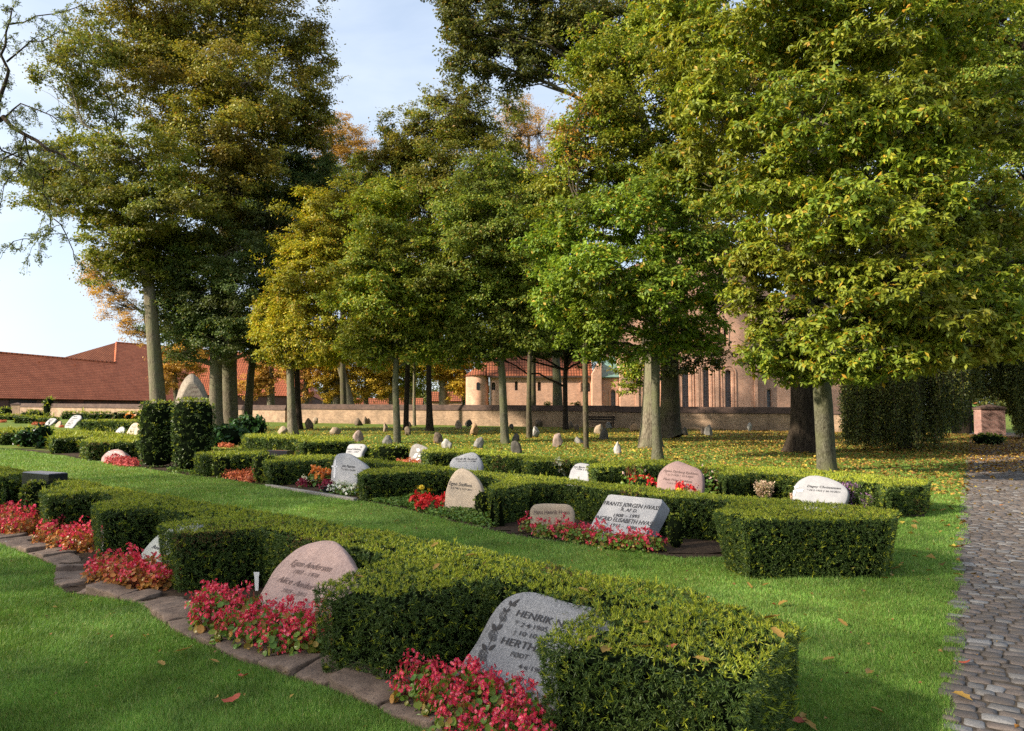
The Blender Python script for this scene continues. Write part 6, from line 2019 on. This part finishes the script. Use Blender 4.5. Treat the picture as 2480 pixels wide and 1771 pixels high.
tree('maple_tree', 'tallest spreading maple behind the double trunk at left', [(556, 1045, 46), (556, 985, 38), (555, 860, 36), (552, 740, 33), (548, 600, 30), (545, 450, 26), (548, 300, 20), (555, 170, 12)],
     [(480, 40, 180, 90, 0, .9), (320, 80, 130, 80, -1, .85), (660, 70, 120, 90, 0, .85), (745, 130, 70, 80, 1, .7), (740, 230, 70, 60, 1, .7), (600, 200, 160, 100, -3, .9), (420, 170, 140, 80, -1, .85), (690, 310, 110, 70, 0, .85), (520, 330, 150, 100, -4, 1.0), (765, 300, 40, 60, 2, .6), (560, 450, 140, 80, -3, .95), (420, 290, 100, 50, 1, .6), (560, -70, 220, 90, 0, .8), (640, 560, 130, 90, 0, .9), (480, 480, 110, 80, 1, .8), (400, 130, 120, 90, 1, .8)],
     55, L_olive2, B_light, .22, .14, .75, None, 2, .32, twigs=7)
tree('maple_tree', 'dark green maple crown on the right flank of the tall maple', [(600, 1036, 20), (606, 900, 17), (640, 700, 15), (690, 560, 12)],
     [(760, 410, 60, 60, 0, .9), (690, 440, 110, 65, 0, 1), (740, 480, 70, 50, 0, 1), (620, 500, 80, 60, 0, .9)], 56, L_dgreen, B_mid, .15, .09, 1.0, None, 3, .3)
tree('maple_tree', 'left trunk of the double pair with blue green hanging foliage', [(522, 1038, 40), (524, 985, 32), (524, 860, 29), (522, 740, 24), (520, 640, 16)],
     [(460, 640, 85, 70, -2, 1), (570, 600, 110, 80, -3, 1), (665, 560, 80, 85, -1, .9), (480, 735, 95, 70, -2, 1), (600, 720, 100, 80, -3, 1), (690, 680, 65, 80, -1, .9), (560, 815, 100, 40, -2, .8), (450, 810, 60, 40, -1, .8), (640, 800, 70, 50, -2, .8), (415, 700, 40, 60, -1, .7), (520, 790, 120, 60, 0, .9), (620, 840, 70, 32, -1, .7), (440, 855, 45, 28, -1, .6), (700, 770, 55, 55, 0, .8), (400, 780, 35, 40, 0, .6)],
     53, L_dgreen, B_light, .19, .11, .7, None, 4, .3)
airy_tree('ash_tree', 'thin leaved ash reaching in from the left photo edge', (-140, 1050), 30, [
    [(-140, 1050, 60.0), (-120, 700, 50.0), (-70, 430, 40.0), (-10, 270, 12.4), (18, 190, 8.1), (14, 110, 5.6), (30, 20, 3.1)],
    [(-40, 330, 12.4), (0, 262, 11.2), (40, 318, 9.9), (110, 352, 8.1), (170, 395, 5.6), (230, 420, 3.1)],
    [(-20, 300, 6.2), (40, 240, 3.7), (90, 270, 3.1), (150, 300, 2.5)],
    [(16, 150, 5.0), (60, 110, 3.1), (120, 90, 2.5), (180, 85, 1.9)],
    [(20, 60, 3.7), (80, 40, 3.1), (150, 30, 2.5), (210, 10, 1.9)],
    [(0, 262, 6.2), (-20, 340, 5.0), (30, 372, 3.7), (70, 400, 2.5)],
    [(-60, 420, 7.4), (-10, 400, 5.0), (40, 370, 3.7)],
    [(60, 330, 4.3), (100, 430, 3.7), (130, 530, 3.1), (128, 560, 2.5), (95, 590, 1.9)],
    [(130, 530, 3.1), (165, 570, 2.5), (180, 630, 1.9)],
    [(128, 560, 2.5), (60, 575, 1.9), (20, 600, 1.2)],
    [(60, 330, 4.3), (40, 420, 2.5), (10, 450, 1.9)]], L_ash, B_dark, .13, .045, 5, .30, (.5, 1.3), 15, .45)
tree('autumn_tree', 'orange brown lime behind the leaning maple trunk', [(430, 1000, 14), (425, 940, 11), (420, 880, 9)],
     [(410, 870, 45, 40, 0, .9), (470, 860, 50, 40, 0, .8), (400, 925, 30, 30, 0, .6), (470, 800, 60, 40, 0, .5)], 88, L_brown, B_mid, .2, .13, .9, 'autumn limes behind the wall', 6, .3)
tree('autumn_tree', 'thin brown autumn foliage hanging left of the leaning maple trunk', [(376, 1000, 12), (372, 900, 10), (350, 760, 7)],
     [(260, 690, 60, 45, 0, .28), (300, 740, 55, 40, 0, .3), (330, 800, 40, 35, 0, .4), (230, 650, 40, 40, 0, .25)], 75, L_brown, B_mid, .18, .09, .7, 'autumn limes behind the wall', 7, .3, twigs=18)
for q, (x, yb, tr_, lobes, m, lb) in enumerate((
    (657, 1000, 20, [(650, 890, 45, 45, 0, .8), (620, 930, 45, 30, 0, .8), (690, 870, 40, 30, 0, .6)], L_brown, 'orange brown pollarded lime behind the wall left of a slender light trunk'),
    (741, 1000, 17, [(735, 905, 50, 30, 0, .6), (745, 870, 60, 40, 0, .8), (730, 950, 25, 20, 0, .6)], L_brown, 'pollarded lime with a stubby trunk right of the hipped roof'),
    (816, 1000, 22, [(800, 900, 45, 40, 0, .7), (820, 860, 60, 40, 0, .8), (800, 945, 30, 20, 0, .7)], L_ochre, 'short thick pollarded lime beside the leaning pale trunk'),
    (887, 1000, 14, [(885, 930, 45, 45, 0, 1), (890, 880, 60, 40, 0, 1)], L_ochre, 'ochre lime behind the wall right of the leaning pale trunk'),
    (947, 1000, 14, [(935, 920, 50, 50, 0, 1), (960, 870, 60, 40, 0, 1)], L_ochre, 'golden lime behind the wall between two slim trunks'),
    (993, 1000, 12, [(1000, 900, 45, 50, 0, .9), (1010, 860, 50, 40, 0, .9)], L_yg, 'greenish lime behind the wall right of a dark slim trunk'),
    (1072, 1000, 26, [(1080, 890, 55, 50, 0, 1), (1095, 850, 60, 40, 0, 1), (1110, 930, 30, 40, 0, .8), (1050, 880, 40, 40, 0, .8)], L_ochre, 'broad lime with a thick pale trunk left of the church apse'))):
    tree('autumn_tree', lb, [(x, yb, tr_), (x, yb - 50, tr_ * .8), (x + 2, yb - 110, tr_ * .5)], lobes, 86, m, B_light, .22, .14, .9, 'autumn limes behind the wall', 20 + q, .3)
tree('autumn_tree', 'lime with a bare pale trunk leaning left behind the wall', [(857, 1000, 25), (840, 930, 20), (822, 880, 16), (812, 840, 10)], [(800, 830, 60, 40, 0, .8), (860, 840, 60, 40, 0, .8)], 84, L_ochre, B_light, .22, .14, .9, 'autumn limes behind the wall', 30, .3, flare=1.2)
tree('autumn_tree', 'tall thin orange topped tree in the gap right of the big maples', [(790, 1000, 16), (790, 700, 12), (795, 420, 8)],
     [(790, 310, 55, 45, 0, .35), (850, 340, 50, 50, 0, .35), (800, 400, 70, 60, 0, .5), (880, 400, 50, 60, 0, .5)], 90, L_brown, B_mid, .2, .1, .8, None, 31, .3, twigs=20)
tree('poplar_tree', 'pale yellow green tree top behind the yellow oak', [(830, 1000, 16), (830, 700, 13), (830, 520, 8)],
     [(830, 470, 80, 70, 0, .7), (770, 440, 50, 50, 0, .6), (890, 450, 50, 60, 0, .7), (830, 560, 90, 60, 0, .8)], 75, L_yg, B_mid, .17, .09, .9, None, 32, .3)

tree('oak_tree', 'yellow leaved young oak with a light slender trunk', [(707, 1056, 27), (704, 1000, 21), (701, 900, 18), (700, 800, 15), (715, 680, 11), (740, 560, 7)],
     [(790, 560, 90, 80, 0, 1), (760, 660, 90, 80, -1, 1), (830, 690, 80, 70, 0, 1), (730, 740, 70, 60, -1, .9), (770, 810, 90, 55, -1, .9), (690, 830, 50, 45, 0, .7), (860, 770, 60, 60, 0, .8), (720, 620, 50, 50, 0, .8), (850, 600, 60, 70, 1, .9), (700, 870, 40, 25, 0, .5), (790, 860, 60, 35, 0, .7), (680, 790, 50, 40, 0, .7), (830, 840, 60, 35, 0, .7), (820, 500, 80, 60, 0, .8), (880, 700, 60, 80, 2, .8), (660, 760, 50, 60, 1, .8)],
     47, L_yellow, B_light, .20, .10, .8, TG, 41, .27)
tree('oak_tree', 'dark slender oak trunk just right of the light slender one', [(724, 1038, 18), (722, 980, 14), (720, 880, 12), (722, 760, 10)], [(700, 760, 60, 50, 0, .7), (640, 850, 40, 35, 0, .6), (760, 850, 60, 35, 0, .5)], 56, L_mid, B_dark, .14, .07, .8, TG, 42, .27)
tree('oak_tree', 'slightly leaning slim oak in front with a grey green trunk', [(963, 1077, 18), (961, 1010, 16), (957, 930, 14), (960, 850, 13), (955, 760, 11), (950, 650, 8)],
     [(930, 560, 100, 80, 0, 1), (1000, 640, 95, 75, 0, 1), (900, 650, 80, 70, -1, 1), (930, 730, 100, 70, -1, 1), (1020, 750, 90, 60, 0, .9), (880, 800, 60, 50, 0, .8), (1000, 820, 80, 45, 0, .8), (950, 480, 80, 50, 1, .9), (900, 850, 70, 35, 0, .7), (1040, 850, 60, 30, 0, .6), (960, 800, 90, 45, 0, .8), (860, 720, 60, 60, 1, .8)],
     36, L_yg, B_grey, .17, .085, .85, TG, 43, .25)
tree('oak_tree', 'black slim oak trunk right of the leaning slim one', [(983, 1040, 15), (984, 980, 12), (988, 880, 11), (992, 760, 9)], [(1000, 780, 80, 60, 0, .8), (950, 840, 50, 40, 0, .7), (1050, 830, 60, 40, 0, .7)], 55, L_mid, B_dark, .13, .07, .8, TG, 44, .27)
tree('oak_tree', 'pale thin young trunk close to the brick wall', [(1004, 1028, 8), (1003, 960, 7), (1004, 880, 6)], [(1020, 860, 40, 30, 0, .6), (990, 840, 40, 30, 0, .6)], 66, L_yg, B_light, .14, .08, .8, TG, 45, .27)
tree('oak_tree', 'tall dark trunked oak with an olive brown top', [(1040, 1050, 19), (1038, 980, 13), (1036, 860, 12), (1036, 700, 11), (1040, 520, 9), (1045, 400, 6)],
     [(985, 330, 80, 55, 0, .8), (1080, 290, 95, 65, 0, .85), (1160, 290, 90, 65, 0, .7), (1000, 420, 105, 75, 0, .9), (1100, 410, 120, 80, -1, 1), (1200, 390, 80, 75, 0, .8), (960, 390, 50, 60, 0, .6), (1010, 500, 90, 60, 1, .8), (1110, 240, 50, 40, 0, .5), (1030, 600, 110, 80, 0, .9), (1080, 720, 100, 70, 0, .9), (1020, 810, 80, 40, 0, .7), (940, 480, 70, 60, 0, .8), (1250, 480, 80, 70, 1, .8), (1180, 480, 90, 70, 0, .8), (890, 620, 90, 90, 2, .8), (960, 700, 90, 70, 2, .8), (1150, 610, 110, 90, 2, .8), (1250, 620, 90, 90, 2, .8), (1330, 620, 80, 90, 3, .8), (880, 500, 70, 70, 2, .8), (1320, 470, 70, 70, 2, .8)],
     54, L_mid, B_dark, .22, .11, .8, TG, 46, .3, twigs=8)
tree('autumn_tree', 'thin brownish tree top with sky showing through its twigs', [(1290, 1000, 16), (1290, 700, 13), (1285, 450, 9), (1280, 330, 6)],
     [(1260, 270, 60, 50, 0, .22), (1310, 320, 50, 60, 0, .2), (1250, 330, 50, 50, 0, .25), (1300, 390, 50, 40, 0, .3)], 70, L_brown, B_mid, .14, .07, .7, None, 47, .3, twigs=26)
tree('oak_tree', 'straight light barked oak in the middle of the fieldstones', [(1225, 1077, 23), (1221, 1000, 19), (1217, 920, 17), (1210, 830, 15), (1205, 740, 12), (1200, 600, 8)],
     [(1130, 520, 110, 80, 0, 1), (1220, 550, 110, 80, -1, 1), (1150, 640, 120, 70, -1, 1), (1260, 650, 90, 60, -1, 1), (1100, 720, 90, 55, 0, .9), (1210, 740, 110, 55, 0, .9), (1290, 770, 60, 45, 0, .7), (1140, 800, 80, 40, 0, .7), (1180, 440, 90, 60, 1, .9), (1230, 830, 60, 25, 0, .4), (1180, 700, 130, 70, 0, .9), (1120, 840, 75, 28, 0, .6), (1260, 810, 90, 40, 0, .7), (1330, 470, 80, 70, 1, .8), (1320, 580, 80, 70, 1, .8), (1310, 690, 70, 60, 0, .8), (1150, 850, 85, 34, 0, .8), (1090, 820, 50, 40, 0, .8)],
     36, L_green, B_grey, .17, .085, .85, TG, 48, .25)
tree('oak_tree', 'thin straight oak trunk right of the light barked one', [(1283, 1061, 17), (1281, 1000, 12), (1282, 920, 11), (1284, 800, 10)], [(1290, 720, 80, 60, 1, .8), (1330, 780, 60, 45, 0, .8), (1240, 800, 60, 35, 0, .6)], 43, L_green, B_mid, .12, .06, .9, TG, 49, .26)
tree('oak_tree', 'black trunked oak forking low before the church nave', [(1371, 1044, 16), (1370, 990, 12), (1369, 930, 11), (1372, 870, 10), (1368, 800, 8)], [(1400, 760, 90, 55, 0, 1), (1310, 790, 75, 45, 0, .9), (1450, 790, 70, 45, 0, .9), (1240, 830, 60, 30, 0, .6), (1360, 840, 70, 25, 0, .5), (1480, 840, 40, 30, 0, .5), (1320, 835, 100, 35, 0, .8), (1430, 845, 80, 32, 0, .8), (1280, 770, 90, 50, 0, .8), (1180, 850, 60, 25, 0, .5), (1370, 700, 110, 60, 0, .9), (1150, 790, 80, 50, 0, .7), (1400, 740, 90, 50, -7, .9), (1480, 740, 80, 50, -7, .9), (1330, 760, 70, 45, -6, .8), (1550, 700, 80, 60, -6, .9)], 58, L_dgreen, B_dark, .14, .08, .9, TG, 50, .28)  # lobes pushed forward were added to shade the right part of the wall
tree('lime_tree', 'smooth grey trunk standing behind the wall by the church', [(1350, 1000, 26), (1348, 920, 21), (1343, 850, 18), (1338, 780, 14)], [(1330, 720, 90, 60, 0, .8), (1260, 740, 70, 50, 0, .7)], 68, L_dgreen, B_grey, .16, .09, .9, None, 51, .3)
tree('oak_tree', 'nearest slim oak with a bright green low crown', [(1593, 1117, 29), (1590, 1060, 22), (1588, 960, 20), (1586, 860, 18), (1580, 760, 15), (1570, 620, 11), (1560, 500, 7)],
     [(1430, 560, 120, 85, 0, 1), (1560, 520, 130, 90, -1, 1), (1660, 600, 100, 80, -1, 1), (1480, 670, 130, 75, -2, 1), (1370, 690, 85, 65, 0, .9), (1600, 710, 120, 65, -2, 1), (1720, 700, 70, 55, 0, .8), (1490, 780, 90, 45, -1, .9), (1620, 800, 70, 40, 0, .8), (1700, 790, 60, 35, 0, .7), (1340, 600, 70, 60, 1, .8), (1400, 800, 65, 40, 0, .8), (1560, 855, 60, 28, 0, .6), (1690, 835, 60, 30, 0, .6), (1340, 730, 55, 50, 0, .8), (1460, 850, 60, 25, 0, .5)],
     24, L_bright, B_grey, .16, .075, .9, TG, 52, .2, rosette=1)
tree('oak_tree', 'thick grey oak trunk right beside the nearest slim one', [(1572, 1086, 56), (1572, 1040, 43), (1574, 960, 40), (1576, 860, 36), (1580, 740, 34), (1585, 600, 30), (1570, 420, 22), (1540, 260, 12)],
     [(1450, 330, 120, 100, 0, 1), (1580, 240, 140, 110, 0, 1), (1530, 430, 130, 90, 0, 1), (1390, 430, 90, 80, 0, .9), (1650, 370, 100, 90, 0, .9), (1480, 150, 110, 90, 0, .9), (1600, 100, 120, 90, 0, .9), (1350, 520, 60, 60, 0, .7), (1540, 890, 50, 40, 2, .6), (1530, 930, 40, 20, 2, .4)],
     32, [L_yg, L_redacc], B_light, .18, .09, .85, None, 53, .25)
tree('oak_tree', 'dark olive giant tree reaching in at the top centre', [(1628, 1064, 62), (1627, 1020, 46), (1625, 940, 42), (1622, 840, 40), (1615, 600, 36), (1560, 300, 28), (1480, 80, 18)],
     [(1180, 50, 110, 75, 0, .9), (1260, 140, 105, 70, 0, .95), (1350, 50, 120, 85, 0, 1), (1130, 130, 60, 60, 0, .7), (1430, 110, 110, 100, 0, 1), (1100, 40, 45, 60, 0, .6), (1230, -60, 150, 70, 0, .9), (1540, 40, 110, 90, 0, .9), (1700, 850, 60, 40, -1, .6), (1630, 880, 60, 30, -1, .5), (1710, 500, 110, 90, 2, .8), (1690, 400, 90, 80, 2, .8), (1760, 590, 60, 40, 2, .6)],
     43, L_dolive, B_mid, .21, .125, .85, None, 54, .28)
tree('maple_tree', 'small patch of orange red autumn leaves high in the middle crown', [(1420, 1000, 14), (1418, 760, 11), (1400, 500, 9)],
     [(1370, 320, 45, 35, 0, .12), (1420, 250, 40, 30, 0, .1), (1400, 380, 50, 35, 0, .1)], 31, [L_redacc], B_mid, .14, .08, .8, None, 55, .25)
tree('oak_tree', 'large near oak with a pale trunk spreading yellow green branches over the right', [(2003, 1142, 48), (2001, 1080, 44), (1998, 980, 42), (1992, 880, 38), (1985, 760, 34), (1975, 560, 28), (1965, 330, 20), (1960, 130, 12)],
     [(1690, 90, 150, 110, 0, .9), (1890, 70, 170, 110, -2, .9), (2090, 90, 160, 110, -3, .9), (2280, 80, 140, 110, -1, .8), (1770, 260, 150, 100, -2, 1), (1960, 290, 170, 110, -4, 1), (2170, 300, 160, 110, -4, 1), (2370, 290, 110, 110, -2, .8), (1710, 420, 120, 85, 0, .9), (1870, 460, 140, 90, -3, .95), (2050, 510, 150, 100, -5, 1), (2220, 500, 140, 100, -4, 1), (2390, 500, 90, 90, -3, .8), (1850, 620, 110, 70, -1, .8), (2010, 660, 130, 80, -4, .95), (2160, 690, 130, 80, -5, 1), (2290, 650, 110, 80, -4, .8), (1900, 770, 90, 60, -1, .85), (1790, 640, 60, 40, -1, .5), (1800, 720, 70, 40, -1, .5), (1840, 830, 50, 30, -1, .4), (2030, 790, 100, 55, -3, .8), (2140, 800, 80, 50, -4, .7), (2000, 870, 80, 35, -2, .45), (2320, 770, 80, 45, -5, .6), (2130, -60, 300, 90, -3, .8), (1890, 840, 90, 45, -2, .6), (1960, 890, 55, 22, -2, .5), (2080, 850, 110, 50, -4, .8), (2200, 820, 100, 50, -4, .8), (2310, 790, 90, 60, -4, .7), (2410, 740, 90, 70, -4, .7), (2440, 640, 60, 80, -3, .7), (2250, 760, 110, 60, -3, .7), (2080, 885, 110, 32, -4, .9), (2200, 865, 100, 36, -4, .9), (2300, 835, 90, 42, -4, .9), (1945, 915, 60, 18, -2, .6), (1865, 880, 60, 30, -2, .6), (2400, 820, 80, 45, -4, .8)],
     20, L_yg, B_grey, .16, .066, 1.0, None, 56, .19, rosette=5, twigs=5)
tree('oak_tree', 'rough dark brown thick trunk beside the pale near oak', [(1944, 1097, 84), (1943, 1040, 62), (1940, 960, 57), (1936, 860, 54), (1930, 740, 48), (1925, 560, 40), (1920, 330, 26)],
     [(1900, 890, 45, 40, -2, .5), (1870, 860, 40, 40, -2, .5), (1800, 560, 120, 90, 1, .5), (1950, 400, 170, 140, 2, .9), (2100, 200, 180, 150, 2, .9), (1800, 200, 170, 150, 2, .9), (2000, 600, 130, 110, 2, .9), (2200, 450, 150, 150, 2, .9), (2350, 200, 150, 150, 2, .9)],
     28.7, [L_mid], B_dark, .16, .09, .8, None, 57, .25)

# weeping beech: curtains of hanging twigs
def weeping(label, D, xs, top, bottoms, mat, seed, trunk, n, leaf=.075):
    rng = np.random.default_rng(seed)
    k = D / F
    base = at(trunk[0], trunk[1], D); base[2] = 0
    e = empty('weeping_beech', base, label, 'tree')
    mb = MB()
    tpx = [base - [0, 0, .1], at(trunk[0] + 4, 900, D), at(trunk[0] - 8, 700, D), at(trunk[0], 480, D)]
    P = np.array(tpx); t = np.linspace(0, 3, 14)
    P = np.stack([np.interp(t, range(4), P[:, i]) for i in range(3)], 1)
    mb.tube(P - base, np.linspace(trunk[2], trunk[2] * .6, 14) * k, 14, wob=.06)
    mb.build('trunk', B_dark, e)
    tw, lv = MB(), MB()
    for i in range(n):
        x = rng.uniform(*xs); dz = rng.normal() * 2.0
        y0 = top + rng.uniform(-60, 120)
        yb = np.interp(x, bottoms[0], bottoms[1]) - abs(rng.normal()) * 45
        if rng.random() < .25: yb -= rng.uniform(0, 150)
        a, b = at(x + rng.normal() * 8, y0, D + dz), at(x, yb, D + dz)
        if b[2] < .12: b[2] = .12 + rng.random() * .25
        m = 8
        pts = np.linspace(a, b, m) + np.c_[rng.normal(size=(m, 2)) * .06, np.zeros(m)]
        tw.tube(pts - base, np.linspace(.012, .004, m), 4, cap=False)
        ln = np.linalg.norm(b - a)
        q = int(ln * 46)
        s = rng.random(q)
        Q = np.stack([np.interp(s, np.linspace(0, 1, m), pts[:, j]) for j in range(3)], 1) + rng.normal(size=(q, 3)) * [.10, .10, .05]
        N = unit(rng.normal(size=(q, 3)) + [0, -.3, .3])
        add_leaves(lv, Q - base, N, rng.normal(size=(q, 3)) * .5 + [0, 0, -1], leaf * rng.uniform(.7, 1.25, q), leaf * .62 * rng.uniform(.7, 1.25, q))
    # limbs carrying the curtains
    for i in range(9):
        x = np.interp(i, [0, 8], xs)
        mb2 = bent(P[-3] - base, at(x, top - 30, D) - base, 9, rng, .06)
        tw.tube(mb2, np.linspace(.16, .04, 9), 6, cap=False)
    tw.build('hanging_twigs', B_dark, e); lv.build('crown', mat, e)
weeping('dark weeping beech with foliage hanging like curtains to the ground', 31, (2040, 2340), 690, ([2040, 2100, 2250, 2340], [1092, 1096, 1095, 1030]), L_beech, 1, (2190, 1080, 16), 760, .085)
weeping('second weeping beech hanging over the end of the path', 44, (2300, 2560), 560, ([2300, 2330, 2360, 2440, 2460, 2560], [1030, 985, 965, 975, 1070, 1085]), L_beech, 2, (2500, 1066, 18), 620, .12)
tree('oak_tree', 'dark tree closing the right edge above the path', [(2620, 1080, 60), (2610, 900, 50), (2600, 600, 40), (2590, 300, 26)],
     [(2440, 620, 90, 90, -2, .8), (2470, 420, 90, 120, -2, .8), (2430, 120, 110, 140, 0, .8), (2380, -20, 160, 80, 0, .8), (2500, 780, 80, 80, 0, .8), (2400, 700, 80, 60, 0, .7), (2330, 600, 70, 60, 0, .6)], 26, L_green, B_dark, .15, .08, .9, None, 58, .22)
tree('conifer_tree', 'dark conifer mass behind the near oak at upper right', [(2330, 1030, 40), (2330, 800, 34), (2330, 500, 26), (2330, 200, 14)],
     [(2330, 480, 140, 110, 0, .8), (2400, 240, 130, 130, 0, .8), (2200, 330, 120, 120, 0, .7), (2290, 120, 140, 110, 0, .7), (2180, 640, 90, 80, 0, .7), (2300, 720, 130, 60, 0, .8), (2420, 760, 110, 60, 0, .8), (2230, 800, 80, 50, 0, .6)], 52, L_dolive, B_dark, .18, .1, .9, None, 59, .3)
# shrubs beyond the path end
for q, (x, yb, w_, h_, m, lb) in enumerate(((2350, 1038, 30, 60, [M_green, M_core, M_young_lit], 'fresh green shrub beyond the end of the path'), (2362, 1046, 26, 44, YEW, 'dark clipped cone beside the gate pier'), (2335, 1030, 30, 62, [M_redfol, M_core, M_young_lit], 'reddish shrub beyond the end of the path'))):
    bush('shrub', lb, x, yb, w_, h_, m, None, 60 + q, power=2.4, leafy=None if q == 1 else 1.5, taper=.05)
bush('shrub', 'low dark shrub at the right side of the path end', 2395, 1078, 70, 26, YEW, None, 64, power=2.4, taper=.05)

# unseen trees added outside the left edge to shade the front rows
for q, (x, y) in enumerate(((-26, -14), (-27, -7.5), (-26, -1), (-27, 5.5))):
    B_ = np.array([x, y, 0.0])
    tree('maple_tree', 'unseen tree added left of the front rows to shade them', None, None, 30, L_olive, B_mid, .3, .2, .2, 'unseen trees added for shade', 80 + q, .5,
         world=(np.array([[x, y, -.1], [x, y, 3], [x, y, 7], [x + .3, y, 11]]), [.35, .28, .22, .12],
                [(B_ + [0, 0, 7], np.array([4.2, 4.0, 3.0]), 1), (B_ + [0, .5, 11], np.array([4.6, 4.2, 3.4]), 1), (B_ + [0, -.5, 15], np.array([3.6, 3.4, 3]), 1)]))

# wood on the horizon
def horizon():
    rng = np.random.default_rng(99)
    mb = MB()
    for x in np.arange(-170, 190, 5.0):
        y = 190 + rng.normal() * 10
        c = np.array([x, y, rng.uniform(3, 6)]); r = np.array([rng.uniform(4, 7), 5, rng.uniform(3.5, 7)])
        crown_leaves(mb, [(c, r, 1)], .9, .6, .5, rng, .8)
    tag(mb.build('treeline', L_dolive), 'far wood closing the horizon', 'wood', kind='stuff')
horizon()

print('LEAVES', TOT[0])
